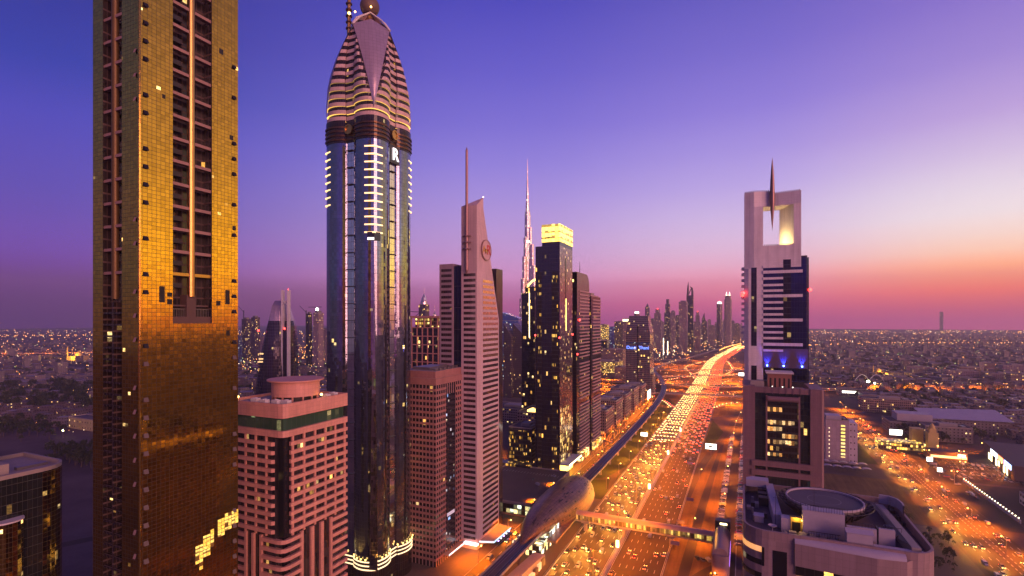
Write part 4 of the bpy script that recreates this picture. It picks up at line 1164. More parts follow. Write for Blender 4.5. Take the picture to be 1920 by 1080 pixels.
# ---------------------------------------------------------------- pair of black and white banded towers
M['band_white'] = plain('white_balcony_band', (0.46, 0.28, 0.27), 0.55)
M['bw_glass'] = facade('black_apartment_glass', pw=1.6, fh=3.5, lw=0.1, lh=0.3, line=(0.02, 0.016, 0.02), glass=(0.035, 0.026, 0.035), metallic=0.5, rough=0.08, wob=0.01, lit=0.03, lit_s=0.9)
def banded_tower(name, label, y0, L, H, rounded_top, W_=23, cut=9):
    r = thing(name, label, 'skyscraper', (-149.5, y0, 0))
    b = MB(); b.prism(rect(-W_, 0, 0, L), 0, H - 16, 0); b.build('glass_core', M['bw_glass'], r)
    n_ = int((H - 20) / 3.5)
    for i in range(n_):
        zf = 6 + i * 3.5
        if i in (15, 27): continue
        b = MB(); b.prism([(-3, cut), (0.9, cut), (1.3, cut + 2), (1.3, L - 3), (0.6, L + 0.4), (-3, L + 0.4)], zf, zf + 1.3, 0, 0, True)
        b.build('balcony_band', M['band_white'], r)
    return r
t1 = banded_tower('arched_tower', 'black and white banded tower with an arched gold lit opening at its rounded top', 491, 46, 190, True)
# arched portal top
b = MB(); prof = []
for k_ in range(13):
    a = radians(90 - 90 * k_ / 12)
    prof.append((33 + 12 * cos(a), 177 + 13 * sin(a)))
outl = [(0, 150), (45.5, 150)] + [(y, z) for y, z in reversed(prof)] + [(0, 190)]
for xx, fl in ((-22, True), (0.4, False)):
    b.face([(xx, y, z) for y, z in (outl[::-1] if fl else outl)], 0, [(y, z) for y, z in (outl[::-1] if fl else outl)])
for (a_, c_) in zip(outl[2:] + outl[:1], outl[3:] + outl[:1]):
    b.face([(0.4, a_[0], a_[1]), (-22, a_[0], a_[1]), (-22, c_[0], c_[1]), (0.4, c_[0], c_[1])], 0)
b.face([(-22, 0, 150), (0.4, 0, 150), (0.4, 0, 190), (-22, 0, 190)], 0)
b.build('portal_top', facade('dark_mauve_panels', pw=1.6, fh=1.75, lw=.06, lh=.08, line=(.05, .03, .04), glass=(.17, .11, .13), metallic=.5, rough=.25, lit=0), t1)
b = MB(); b.box(-20, -0.5, 152, -3, -0.05, 180); b.build('portal_recess', M['bw_glass'], t1)
b = MB(); b.box(-20, -0.8, 180, -3, -0.05, 182.5); b.build('portal_light', M['yellow_strip'], t1)
b = MB(); b.box(-21.5, -0.9, 150, -20, -0.05, 182.5); b.build('portal_light', M['gold_plain'], t1)
b = MB(); b.cyl(-7, 34, 189, 204, 0.5, 0.15, n=8); b.build('spike', M['metal'], t1)
b = MB(); b.sphere(-6, -1.2, 166, 1.9, 10, 8); b.build('blue_lamp', lamp_mat('blue_globe', (.05, .25, 1.0), 3.0, False), t1)
beacon(t1, 0.6, 8, 142, 1.2)
beacon(t1, 0.8, 0, 108, 1.0)
t2 = banded_tower('banded_tower', 'second black and white banded apartment tower, lower and flat topped, beyond the arched one', 545, 40, 184, False, cut=5)
b = MB(); b.box(-20, 2, 168, -1, 36, 169.5); b.build('roof_slab', M['band_white'], t2)
b = MB(); b.box(-8, 8, 169.5, -2, 20, 172); b.build('plant_room', M['concrete'], t2)
for r_ in (t1, t2):
    b = MB(); b.box(0.3, 2, 0.3, 3.4, 36, 7.5); b.build('shop_front', facade('lit_shop_front_%s' % r_.name, pw=3, fh=3.7, lw=.25, lh=.5, line=(.05, .03, .02), glass=(.1, .06, .03), metallic=.1, rough=.2, lit=.75, lit_col=(1, .45, .06), lit2=(1, .75, .3), lit_s=2.5), r_)
# ================================================================== white tower with square opening, right of the avenue
M['white_tile'] = facade('white_aluminium_tiles', pw=1.6, fh=1.6, win=(2, 3, 2, 3), wall=(0.72, 0.65, 0.65), lit=0, wob=0, panel_var=0.05)
M['navy_glass'] = facade('navy_glass', pw=1.5, fh=3.94, lw=0.07, lh=0.12, line=(0.02, 0.02, 0.03), glass=(0.03, 0.042, 0.10), metallic=0.8, rough=0.06, wob=0.01, lit=0.012, lit_s=0.9, panel_var=0.12)
M['spike'] = plain('bronze_spike', (0.22, 0.13, 0.12), 0.35, 0.8)
ct = thing('framed_tower', 'white tower with a square hole through its top pierced by a bronze spike', 'skyscraper', (1.8, 373, 0))
b = MB()
D_ = 18.0
L0, L1, R0, R1, ZB, ZO, ZT, ZTOP = 0.0, 11.2, 28.9, 33.0, 176.0, 190.5, 216.5, 226.5
b.prism([(0, 1.5), (2.5, 0), (L1, 0), (L1, D_), (0, D_)], 0, ZB, 0); b.build('pier', M['white_tile'], ct)
b = MB()
b.prism([(0, 1.5), (5.8, 0), (L1, 0), (L1 - 1.5, D_), (0, D_)], ZB, ZT, 0)
b.prism([(R0, 0), (R1, 0), (R1, D_), (R0 - 7.2, D_)], ZB, ZT, 0)
b.prism([(L1, 0), (R0, 0), (R0 - 7.2, D_), (L1 - 1.5, D_)], ZB, ZO, 0)
b.build('frame_leg', M['white_tile'], ct)
b = MB()
b.prism([(0, 1.5), (5.8, 0), (16.6, 3.2), (16.6, D_), (0, D_)], ZT, ZTOP, 0, 0, True)
b.prism([(16.6, 3.2), (17.6, 3.0), (R1, 0), (R1, D_), (16.6, D_)], ZT, ZTOP - 1.6, 0, 0, True)
b.build('frame_head', M['white_tile'], ct)
b = MB()
for i in range(26):
    x = 0.4 + i * 1.25
    y_ = 1.5 - x * .25 if x < 5.8 else (0.0 + (x - 5.8) * .296 if x < 16.6 else (R1 - x) * .19)
    b.box(x, y_ + 0.2, ZTOP - (1.6 if x > 16.6 else 0), x + 0.6, y_ + 0.8, ZTOP + (0.8 if x < 16.6 else -0.8))
b.build('crenellation', M['mast'], ct)
b = MB(); b.lathe(16.6, 1.0, [(0.02, 200), (0.6, 207), (1.5, 220), (1.55, 224), (1.2, 233), (0.7, 241), (0.05, 248)], 14); b.build('spike', M['spike'], ct, smooth=True)
lamp_l = bpy.data.lights.new('frame_glow', 'POINT'); lamp_l.energy = 9000; lamp_l.color = (1.0, 0.70, 0.25); lamp_l.shadow_soft_size = .6
lo = bpy.data.objects.new('frame_glow', lamp_l); COL.objects.link(lo); lo.parent = ct; lo.location = (20, 9, ZO + 2.2); lo.rotation_euler = Vector((0.5, 0.1, 1)).to_track_quat('-Z', 'Y').to_euler()
b = MB()
for i in range(14): b.box(L1 + 0.6 + i * 1.25, 0.3, ZO, L1 + 1.1 + i * 1.25, 0.9, ZO + 0.9)
b.build('parapet_lamp', M['mast'], ct)
b = MB(); b.prism([(L1, 0.6), (36.0, 0.6), (37.5, 2.0), (37.5, 22), (L1, 22)], 0, 182, 0, 1); b.build('glass_body', [M['navy_glass'], M['concrete']], ct)
b = MB(); b.box(R1 + 0.1, 1.5, 182, 36.5, 20, 183.2); b.build('roof_edge', M['dark_metal'], ct)
zs_bar = [(500, 0), (510, 1), (522, 0), (534.5, 0), (545, 0), (555, 1), (567, 0), (578.5, 0), (589.5, 0), (600, 1), (612, 0), (623, 0), (634, 0), (645.5, 1), (657, 0)]
for (py, lg) in zs_bar:
    zb = zz(py, 333)
    b = MB(); b.box(L1 - 0.2, -0.7 if lg else -0.45, zb - (0.95 if lg else 0.75), 33.8 if lg else 22.8, 0.65, zb + (0.95 if lg else 0.75)); b.build('balcony_bar', M['white_tile'], ct)
for i in range(15):
    zb = zz(500 + i * 11.3, 335)
    b = MB(); b.prism([(0.3, 4), (-1.6, 6), (-1.8, 12), (0.3, 15)][::-1], zb - 1, zb + 0.6, 0, 0, True); b.build('side_balcony', M['white_tile'], ct)
for (z0, z1) in ((125, 176.5), (86, 112)):
    b = MB(); b.box(4.2, -0.15, z0, 7.4, 0.2, z1); b.build('slot_window', facade('slot_glass', pw=1.6, fh=3.94, lw=.1, lh=.2, line=(.03, .03, .03), glass=(.04, .045, .06), metallic=.6, rough=.07, wob=.02, lit=.02, lit_s=.8), ct)
b = MB(); b.box(22.8, -.02, 127, 27.2, 0.58, 181); b.build('lit_window_column', facade('navy_lit_column', pw=2.2, fh=3.94, lw=.12, lh=.5, line=(.02, .02, .03), glass=(.015, .015, .02), metallic=.3, rough=.1, lit=.09, lit_s=1.0), ct)
b = MB(); b.box(L1, -0.3, 111, 37.0, 0.55, 123.5); b.build('sky_garden_band', plain('dusky_band', (.10, .065, .09), .6), ct)
for x in (13.5, 23.0, 33.4):
    for zf in range(6):
        pass
    b = MB(); b.cyl(x, -1.2, 112.0, 112.8, 0.35, .5, n=8); b.build('blue_uplight', lamp_mat('blue_uplight', (0.05, 0.12, 1.0), 30, False), ct)
    ld = bpy.data.lights.new('blue_glow', 'SPOT'); ld.energy = 15000; ld.color = (0.015, 0.04, 1.0); ld.spot_size = radians(75); ld.spot_blend = 0.9; ld.shadow_soft_size = .2
    lo = bpy.data.objects.new('blue_glow', ld); COL.objects.link(lo); lo.parent = ct; lo.location = (x, -1.3, 112.9); lo.rotation_euler = Vector((0, .35, 1)).to_track_quat('-Z', 'Y').to_euler()
b = MB(); b.box(L1 - 4, -6, 92, 37, 0.3, 103); b.build('lower_terrace', M['dark_metal'], ct)
beacon(ct, -0.8, 0, zz(549, 335), 1.3); beacon(ct, 37.9, 1, zz(545, 335), 1.1); beacon(ct, -1.2, 2, zz(553, 335), 1.0)

# ---------------------------------------------------------------- pink tiled block in front of it
M['tile_pink'] = facade('dusky_pink_tiles', pw=1.15, fh=1.35, win=(2, 3, 2, 3), wall=(0.21, 0.12, 0.13), lit=0, wob=0, panel_var=0.08)
M['front_glass'] = facade('dark_front_glass', pw=1.6, fh=3.6, lw=0.07, lh=0.1, line=(0.02, 0.02, 0.025), glass=(0.045, 0.06, 0.07), metallic=0.7, rough=0.06, wob=0.03, lit=0.015, lit_s=0.8)
M['front_rooms'] = facade('lit_front_rooms', pw=1.5, fh=3.6, lw=0.1, lh=1.2, line=(0.012, 0.01, 0.012), glass=(0.02, 0.016, 0.016), metallic=0.2, rough=0.12, lit=0.45, cluster=0.75, lit_col=(1.0, 0.36, 0.06), lit2=(1.0, 0.65, 0.3), lit_s=.75)
fb = thing('tiled_block', 'dusky pink tiled block with lit rooms in front of the holed white tower', 'office block', (0.8, 318, 0))
b = MB(); b.prism(rect(0, 6.2, 0, 30), 0, 105, 0, 0); b.build('corner_pier', M['tile_pink'], fb)
b = MB(); b.prism([(33.2, 0), (38.6, 0), (39.8, 2), (39.8, 30), (33.2, 30)], 0, 104.5, 0, 0); b.build('corner_pier', M['tile_pink'], fb)
b = MB(); b.prism(rect(6.2, 33.2, 1.6, 29.5), 0, 101.4, 0, 1); b.build('glass_front', [M['front_glass'], M['concrete']], fb)
b = MB(); b.box(12.2, 0.9, 66.5, 28.0, 1.7, 96); b.build('lit_rooms', M['front_rooms'], fb)
for x in (11.6, 27.6):
    b = MB(); b.box(x, 0.5, 40, x + 0.9, 1.65, 100); b.build('mullion', M['tile_pink'], fb)
b = MB(); b.box(6.2, 0.5, 101.4, 33.2, 3, 104.4); b.build('head_beam', M['tile_pink'], fb)
for i in range(6):
    b = MB(); b.box(11.5 + i * 3.4, 0.2, 101.2, 11.9 + i * 3.4, 0.55, 105.2); b.build('fin', M['tile_pink'], fb)
b = MB(); b.tube([(12.5, 0.6, 98.2), (27.6, 0.6, 98.2)], 1.5, 12); b.build('rounded_beam', M['tile_pink'], fb, smooth=True)
for zf in (60.6, 55.4):
    b = MB(); b.box(4.4, -0.8, zf, 34.8, 1.5, zf + 3.0); b.build('cross_band', M['tile_pink'], fb)
for x in (11.6, 27.6):
    b = MB(); b.box(x, 0.9, 20, x + 0.9, 1.65, 55.4); b.build('mullion', M['tile_pink'], fb)
b = MB(); b.box(13, 9, 101.4, 25, 20, 111.5); b.build('roof_house', plain('copper_cladding', (0.30, 0.13, 0.09), .5), fb)
b = MB(); b.box(12, 8, 111.5, 26, 21, 112.4); b.build('roof_canopy', M['white_panel'], fb)
for i in range(5):
    b = MB(); b.box(14 + i * 2.3, 8.92, 103, 14.9 + i * 2.3, 9.0, 109); b.build('slot', M['dark_open'], fb)
b = MB(); b.box(4, 6, 104, 11, 9, 107.4); b.build('stair_roof', M['concrete'], fb)
b = MB(); b.box(25, 4, 101.4, 32, 14, 103.6); b.build('plant_room', M['concrete'], fb)
for i in range(3):
    b = MB(); b.sphere(15 + i * 5, 1.5, 105, .3, 8, 5); b.build('roof_lamp', M['white_sign'], fb)

# ---------------------------------------------------------------- building with the helipad
M['hp_tile'] = facade('lilac_tiles', pw=1.7, fh=2.1, win=(2, 3, 2, 3), wall=(0.30, 0.205, 0.20), lit=0, wob=0, panel_var=0.09)
M['hp_white'] = plain('lilac_white_render', (0.42, 0.37, 0.42), 0.6, var=0.1)
M['hp_deck'] = plain('roof_gravel', (0.10, 0.08, 0.09), 0.9, var=0.2, nscale=0.3)
M['pad'] = plain('helipad_deck', (0.10, 0.085, 0.105), 0.7, var=0.15, nscale=0.15)
hb = thing('helipad_building', 'round cornered tiled building at the lower right carrying a raised helipad and roof plant', 'building', (0.5, 174, 0))
W1, L1_ = 49.0, 50.0
body = rounded(0, W1, 0, L1_, 7, 6)
b = MB(); b.prism(body, 0, 75, 0, 1); b.build('wall', [M['hp_tile'], M['hp_deck']], hb)
def ring_wall(mb, poly, th, z0, z1, m=0):
    pin = inset_poly(poly, -th)
    for i in range(len(poly)):
        j = (i + 1) % len(poly)
        u_ = i * 1.7
        L_ = math.dist(poly[i], poly[j])
        mb.face([(*poly[i], z0), (*poly[j], z0), (*poly[j], z1), (*poly[i], z1)], m, [(u_, z0), (u_ + L_, z0), (u_ + L_, z1), (u_, z1)])
        mb.face([(*poly[i], z1), (*poly[j], z1), (*pin[j], z1), (*pin[i], z1)], m); mb.face([(*pin[j], z0), (*pin[i], z0), (*pin[i], z1), (*pin[j], z1)], m)
b = MB(); ring_wall(b, body, 0.7, 75.0, 77.8); b.build('parapet', M['hp_tile'], hb)
b = MB(); b.prism([(14, -0.9), (34, -2.6), (41, -1.6), (43, 0.5), (14, 0.5)], 69.0, 75.6, 0, 0, True); b.build('curved_bay', M['hp_tile'], hb)
b = MB()
arc = [(14, -0.9), (20, -1.5), (27, -2.1), (34, -2.6), (38, -2.1), (41, -1.6)]
rr = []
for k_ in range(5):
    a = radians(k_ * 22.5)
    rr.append([(x, y + 2.4 * (1 - cos(a)), 75.6 + 1.6 * sin(a)) for x, y in arc])
b.loft(rr, 0, False); b.build('rounded_coping', M['hp_white'], hb, smooth=True)
b = MB(); b.box(14.2, -0.5, 66.2, 40, 0.2, 69.0); b.build('ribbon_window', facade('helipad_ribbon_window', pw=2.4, fh=3.0, lw=.12, lh=0, line=(.03, .02, .02), glass=(.02, .02, .02), metallic=.2, rough=.1, lit=.4, cluster=.5, lit_col=(1, .5, .07), lit_s=1.6), hb)
b = MB(); b.box(8.2, -0.12, 60, 12.0, 0.3, 72.2); b.build('tall_window', M['black_glass'], hb)
b = MB(); b.box(5.2, -0.12, 67, 5.9, 0.3, 72.6); b.build('slot_window', M['black_glass'], hb)
for zf in (71.0, 67.0, 63.0):
    cr = [p for p in inset_poly(body, 0.12)]
    b = MB()
    seq = [p for p in cr if p[0] < 6.9]
    seq.sort(key=lambda p: -p[1])
    for (p, q) in zip(seq, seq[1:]):
        L_ = math.dist(p, q)
        b.face([(*p, zf), (*q, zf), (*q, zf + 1.7), (*p, zf + 1.7)], 0, [(0, 0), (L_, 0), (L_, 1.7), (0, 1.7)])
    b.build('curved_window', M['black_glass'] if zf < 70 else lamp_mat('warm_lit_curved_window', (1, .42, .05), .7, False), hb)
# roof: raised back deck, helipad on trusses, stair tower, tanks, ducts, dishes
b = MB(); b.prism([(11, 12), (40, 12), (44, 46), (9, 46)], 75, 77.0, 0, 0, True); b.build('raised_roof', plain('brown_roofing', (0.12, 0.075, 0.075), .9, var=.25, nscale=.4), hb)
b = MB(); b.cyl(25, 27, 80.2, 81.2, 11.4, n=56, mt=1); b.build('helipad', [M['metal'], M['pad']], hb)
b = MB(); b.cyl(25, 27, 81.2, 81.6, 13.45, 13.6, n=56); ringp = [(25 + 11.5 * cos(2 * pi * k / 56), 27 + 11.5 * sin(2 * pi * k / 56)) for k in range(56)]
b = MB(); ring_wall(b, ringp, 0.5, 81.1, 81.75); b.build('helipad_kerb', M['hp_white'], hb)
b = MB()
mk = [(25 + 5.0 * cos(2 * pi * k / 40), 27 + 5.0 * sin(2 * pi * k / 40)) for k in range(40)]
for k in range(40):
    p, q = mk[k], mk[(k + 1) % 40]
    pi_, qi_ = (25 + (p[0] - 25) * .94, 27 + (p[1] - 27) * .94), (25 + (q[0] - 25) * .94, 27 + (q[1] - 27) * .94)
    b.face([(*pi_, 81.225), (*p, 81.225), (*q, 81.225), (*qi_, 81.225)])
b.build('landing_mark', plain('faded_marking', (0.20, 0.17, 0.19), .7, nscale=1), hb)
for k in range(28):
    a = 2 * pi * k / 28; a2 = 2 * pi * (k + .5) / 28
    b = MB()
    p0 = (25 + 11.3 * cos(a), 27 + 11.3 * sin(a), 80.4); p1 = (25 + 14.0 * cos(a), 27 + 14.0 * sin(a), 81.0); p2 = (25 + 9.5 * cos(a2), 27 + 9.5 * sin(a2), 77.2); p3 = (25 + 14.0 * cos(a + 2 * pi / 28), 27 + 14.0 * sin(a + 2 * pi / 28), 81.0)
    b.tube([p0, p1], 0.16, 4); b.tube([p1, p3], 0.16, 4); b.tube([p0, p2], 0.2, 4); b.tube([p1, p2], 0.16, 4)
    b.build('net_frame', M['dark_metal'], hb)
for (x0, y0, x1, y1, z1, mt_) in [(17, 8, 28, 12, 83.2, 'hp_white'), (11, 8.5, 13.5, 12, 79.5, 'hp_white'), (28.5, 8.0, 36, 9, 80, 'hp_white'), (36.5, 8, 40.5, 9, 80.5, 'hp_white')]:
    b = MB(); b.box(x0, y0, 75.01, x1, y1, z1); b.build('roof_wall', M[mt_], hb)
b = MB(); b.prism([(9, 12), (11.5, 12), (10.5, 46), (8, 46)], 75, 79.2, 0, 0, True); b.build('roof_wall', M['hp_white'], hb)
b = MB(); b.box(13.6, 10.2, 75.02, 17, 12.1, 79.6); b.build('roof_room', plain('ochre_render', (.5, .33, .08), .7), hb)
ld = bpy.data.lights.new('door_glow', 'POINT'); ld.energy = 260; ld.color = (1, .6, .12); ld.shadow_soft_size = .2
lo = bpy.data.objects.new('door_glow', ld); COL.objects.link(lo); lo.parent = hb; lo.location = (15.4, 9.2, 79.4)
b = MB(); b.box(14.2, 10.08, 75.1, 16.4, 10.22, 78.2); b.build('door', M['dark_open'], hb)
b = MB(); b.sphere(16.8, 9.9, 79, .22, 8, 5); b.build('wall_lamp', M['yellow_strip'], hb)
b = MB()
for k in range(14): b.box(18.2 + k * .7, 7.6, 83.2, 18.28 + k * .7, 7.7, 85.0)
b.box(18.2, 7.6, 84.95, 28, 7.7, 85.08); b.build('railing', M['dark_metal'], hb)
b = MB()
for k in range(12): b.box(18.2 + k * .7, 5.6, 75, 18.28 + k * .7, 5.7, 77.6)
b.box(18.2, 5.6, 77.5, 26.5, 5.7, 77.65); b.build('railing', M['dark_metal'], hb)
b = MB(); b.box(27.5, 1.5, 75.02, 33.8, 5.2, 80.4); b.face([(27.2, 1.2, 80.4), (34.1, 1.2, 80.4), (34.1, 3.4, 81.2), (27.2, 3.4, 81.2)]); b.face([(34.1, 5.5, 80.4), (27.2, 5.5, 80.4), (27.2, 3.4, 81.2), (34.1, 3.4, 81.2)]); b.build('white_tank_house', M['hp_white'], hb)
b = MB(); b.box(34.2, 1.9, 75.02, 46, 4.0, 77.2); b.build('duct', M['hp_white'], hb)
b = MB(); b.prism([(43.2, 3), (45.4, 3), (44.2, 40), (41.9, 40)], 75.02, 78.2, 0, 0, True); b.build('duct', M['concrete'], hb)
for i in range(4):
    b = MB(); b.box(15.5 + i * 2.6, 2.6, 75.02, 17.6 + i * 2.6, 4.8, 76.6); b.cyl(16.5 + i * 2.6, 3.7, 76.6, 76.9, .8, n=10); b.build('air_unit', M['metal'], hb)
for i in range(5):
    b = MB(); b.box(13 + i * 2.8, 5.9, 75.02, 15 + i * 2.8, 7.4, 76.4); b.build('air_unit', M['concrete'], hb)
for (x, y, r_) in [(8.5, 8, 1.3), (42, 22, 1.5), (42.6, 18, 1.2)]:
    b = MB(); b.cyl(x, y, 75, 76.4, .12, n=6)
    b.lathe(x, y - .2, [(0.01, 76.2), (r_ * .6, 76.5), (r_, 77.0), (r_ * .95, 77.05), (r_ * .5, 76.6), (0.01, 76.35)], 14); b.build('satellite_dish', M['hp_white'], hb)
b = MB(); b.box(3.5, 14, 75.02, 6.2, 17, 77); b.box(3.3, 13.7, 77, 6.4, 17.3, 77.2); b.build('plant_box', M['hp_white'], hb)
for y_ in (31, 36, 41):
    b = MB(); b.box(5.2, y_, 75.02, 8.4, y_ + 3, 78); b.build('cooling_tower', M['dark_metal'], hb)
b = MB(); b.prism([(1.2, 44), (9, 44), (9, 49.2), (3.5, 49.2), (1.2, 47)], 77.8, 80.4, 0, 0, True); b.build('roof_screen', M['hp_white'], hb)
for k in range(3):
    a0 = radians(-10 + k * 30)
b = MB(); rr = []
crv = [(44.0, 43), (46.6, 42.4), (48.4, 40), (48.9, 36), (48.6, 33)]
pin = inset_poly([(44, 50)] + crv[::-1] + [(44, 33)], 0)
for (p, q) in zip(crv, crv[1:]):
    b.face([(*p, 77.8), (*q, 77.8), (*q, 80.8), (*p, 80.8)]); b.face([(q[0] - .5, q[1] - .4, 77.8), (p[0] - .5, p[1] - .4, 77.8), (p[0] - .5, p[1] - .4, 80.8), (q[0] - .5, q[1] - .4, 80.8)]); b.face([(*p, 80.8), (*q, 80.8), (q[0] - .5, q[1] - .4, 80.8), (p[0] - .5, p[1] - .4, 80.8)])
b.build('roof_screen', M['hp_white'], hb)
b = MB(); b.box(37, 12, 75.05, 37.4, 15, 79); b.tube([(37, 9, 75), (39.5, 9, 79)], .15, 5); b.tube([(39, 9, 75), (41.5, 9, 79)], .15, 5); b.build('pipe_rack', M['dark_metal'], hb)
b = MB(); b.sphere(30.5, 9.9, 77.3, .35, 8, 5); b.build('wall_lamp', M['yellow_strip'], hb)
# roof clutter: pipes, fans, cable trays, ladders, vents
rq = random.Random(5)
for i in range(26):
    x, y = rq.uniform(11, 41), rq.uniform(1.6, 7.4)
    if 26.5 < x < 35 and y < 6: continue
    if 14.5 < x < 26.5 and 2.2 < y < 7.6: continue
    h_ = rq.uniform(.5, 1.8); w_ = rq.uniform(.5, 1.4)
    b = MB(); b.box(x - w_ / 2, y - w_ / 2, 75.03, x + w_ / 2, y + w_ / 2, 75.03 + h_)
    b.cyl(x, y, 75.03 + h_, 75.2 + h_, w_ * .35, n=8)
    b.build('vent', M['concrete'] if i % 3 else M['dark_metal'], hb)
for i in range(12):
    y = rq.uniform(13, 45); x = rq.choice((rq.uniform(1.6, 7.0), rq.uniform(45.8, 47.8)))
    w_ = rq.uniform(.6, 1.5); h_ = rq.uniform(.5, 1.9)
    b = MB(); b.box(x - w_ / 2, y - w_, 75.03, x + w_ / 2, y + w_, 75.03 + h_); b.build('vent', M['dark_metal'] if i % 2 else M['concrete'], hb)
for i in range(9):
    x = 12 + i * 3.4
    b = MB(); b.tube([(x, 1.2, 75.4), (x + rq.uniform(-.4, .4), 4.5, 75.4), (x + rq.uniform(-1, 1), 7.8, 75.9)], .13, 5); b.build('pipe', M['metal'], hb)
for i in range(4):
    b = MB(); b.tube([(43.0 - i * .5, 4 + i, 78.4), (42.2 - i * .5, 38, 78.4)], .12, 5); b.build('pipe', M['metal'], hb)
b = MB()
for k in range(9): b.box(13.55, 8.2, 75.4 + k * .5, 13.62, 8.9, 75.46 + k * .5)
b.box(13.5, 8.15, 75, 13.66, 8.22, 80); b.box(13.5, 8.88, 75, 13.66, 8.95, 80); b.build('ladder', M['metal'], hb)
b = MB()
for k in range(44):
    a = 2 * pi * k / 44
    b.box(25 + 11.9 * cos(a) - .05, 27 + 11.9 * sin(a) - .05, 80.8, 25 + 11.9 * cos(a) + .05, 27 + 11.9 * sin(a) + .05, 82.2)
ringp2 = [(25 + 11.9 * cos(2 * pi * k / 44), 27 + 11.9 * sin(2 * pi * k / 44), 82.2) for k in range(45)]
b.tube(ringp2[20:44], .06, 4); b.build('railing', M['dark_metal'], hb)
b = MB()
for k in range(16): b.box(30 + k * .8, 8.35, 80.0, 30.07 + k * .8, 8.45, 81.2)
b.box(30, 8.35, 81.15, 42, 8.45, 81.25); b.build('railing', M['dark_metal'], hb)
for (x, y, h_) in ((9.5, 11, 86), (44, 30, 84), (20, 8.5, 90)):
    b = MB(); b.cyl(x, y, 75, h_, .09, .04, n=5); b.tube([(x - .7, y, h_ - 1.2), (x + .7, y, h_ - 1.2)], .04, 4); b.build('aerial', M['dark_metal'], hb)
# glazed podium at its right side
gpod = thing('glazed_podium', 'low glass roofed arcade with greenish skylights beside the helipad building', 'arcade', (51, 176, 0))
b = MB(); b.box(0, 0, 0, 9, 66, 22); b.build('wall', M['hp_white'], gpod)
for i in range(14):
    b = MB(); b.face([(1, 2 + i * 4.4, 22.1), (8, 2 + i * 4.4, 22.1), (8, 5.4 + i * 4.4, 22.1), (1, 5.4 + i * 4.4, 22.1)])
    b.build('skylight', lamp_mat('lit_skylight_%d' % i, (.15, .75, .55) if i < 7 else (.9, .6, .3), .55 if i < 7 else .2, False), gpod)

# ================================================================== raised railway, station and foot bridge
VI = [(-119, -60), (-119, 150), (-118, 400), (-119, 640), (-123, 830), (-133, 990), (-150, 1110), (-176, 1240), (-212, 1400), (-214, 1560), (-190, 1760), (-150, 2050), (-110, 2400), (-40, 2900)]
vi_path = smooth_path(VI, 12)
ZV = 9.0
vd = thing('railway_viaduct', 'long raised concrete railway viaduct snaking beside the avenue on single piers', 'viaduct', (0, 0, 0))
b = MB(); sweep(b, vi_path, [(-4.6, ZV), (4.6, ZV)], 0); sweep(b, vi_path, [(4.6, ZV), (4.6, ZV + 1.2), (5.0, ZV + 1.2), (5.0, ZV - .3), (2.0, ZV - 2.2), (-2.0, ZV - 2.2), (-5.0, ZV - .3), (-5.0, ZV + 1.2), (-4.6, ZV + 1.2), (-4.6, ZV)], 1)
b.build('deck', [plain('track_bed', (0.10, 0.085, 0.12), 0.6), M['concrete']], vd)
b = MB()
for o_ in (-3.0, -1.5, 1.5, 3.0): sweep(b, vi_path, [(o_ - .12, ZV + .05), (o_ - .12, ZV + .25), (o_ + .12, ZV + .25), (o_ + .12, ZV + .05)])
b.build('rails', plain('rail_steel', (.28, .24, .28), .3, .9), vd)
acc = 0; npier = 0
for i in range(1, len(vi_path)):
    acc += (vi_path[i] - vi_path[i - 1]).length
    if acc > 30 and vi_path[i].y > 120 and npier < 60:
        p = vi_path[i]; acc = 0; npier += 1
        b = MB(); b.cyl(p.x, p.y, 0, ZV - 3.6, 1.1, n=10); b.cyl(p.x, p.y, ZV - 3.7, ZV - 2.1, 1.1, 2.4, n=10); b.build('pier', M['concrete'], vd)
M['shell'] = None
def shell_mat():
    t = NT('bronze_shell')
    uvn = t.n('ShaderNodeUVMap'); uvn.uv_map = 'UVMap'
    sp = t.n('ShaderNodeSeparateXYZ'); t.t.links.new(uvn.outputs[0], sp.inputs[0])
    pu, pv = t.math('DIVIDE', sp.outputs[0], 3.0), t.math('DIVIDE', sp.outputs[1], 1.6)
    fu, fv = t.math('FRACT', pu), t.math('FRACT', pv)
    ln = t.math('MAXIMUM', t.math('LESS_THAN', fu, .06), t.math('LESS_THAN', fv, .09))
    cb = t.n('ShaderNodeCombineXYZ'); t.set(cb.inputs[0], t.math('FLOOR', pu)); t.set(cb.inputs[1], t.math('FLOOR', pv))
    wnz = t.n('ShaderNodeTexWhiteNoise', noise_dimensions='2D'); t.t.links.new(cb.outputs[0], wnz.inputs[0])
    c_ = t.scale((0.27, 0.15, 0.095), t.math('ADD', .85, t.math('MULTIPLY', wnz.outputs[0], .45)))
    c_ = t.mix(t.math('MULTIPLY', ln, .8), c_, (.08, .05, .04))
    t.P(Base_Color=c_, Metallic=.55, Roughness=.38)
    return t.m
M['shell'] = shell_mat()
st = thing('metro_station', 'bronze shell shaped railway station lying along the avenue with lit glass under its curved edges', 'station', (-119, 341, 0))
NS, NPH = 44, 16
def shell_pt(s, ph, sc=1.0, dz=0):
    f_ = max(0.0, (1 + s)) ** 0.95 * max(0.0, 1 - s) ** 0.5 / 1.09
    w_ = 17.0 * f_ * sc
    w_ = max(w_, 0.02)
    hgt = 8.0 + 14.0 * min(1.0, f_) ** 0.8
    low = 8.2 - 4.8 * max(0, 1 - (s / .62) ** 2) * 0.75 if abs(s) < .62 else 8.2
    y = 64 * s
    skew = 1.6 * sin(pi * s)
    x = w_ * cos(ph) + skew
    z = low + (hgt - low) * sin(ph) ** 0.8
    return (x, y, z * sc + dz)
b = MB()
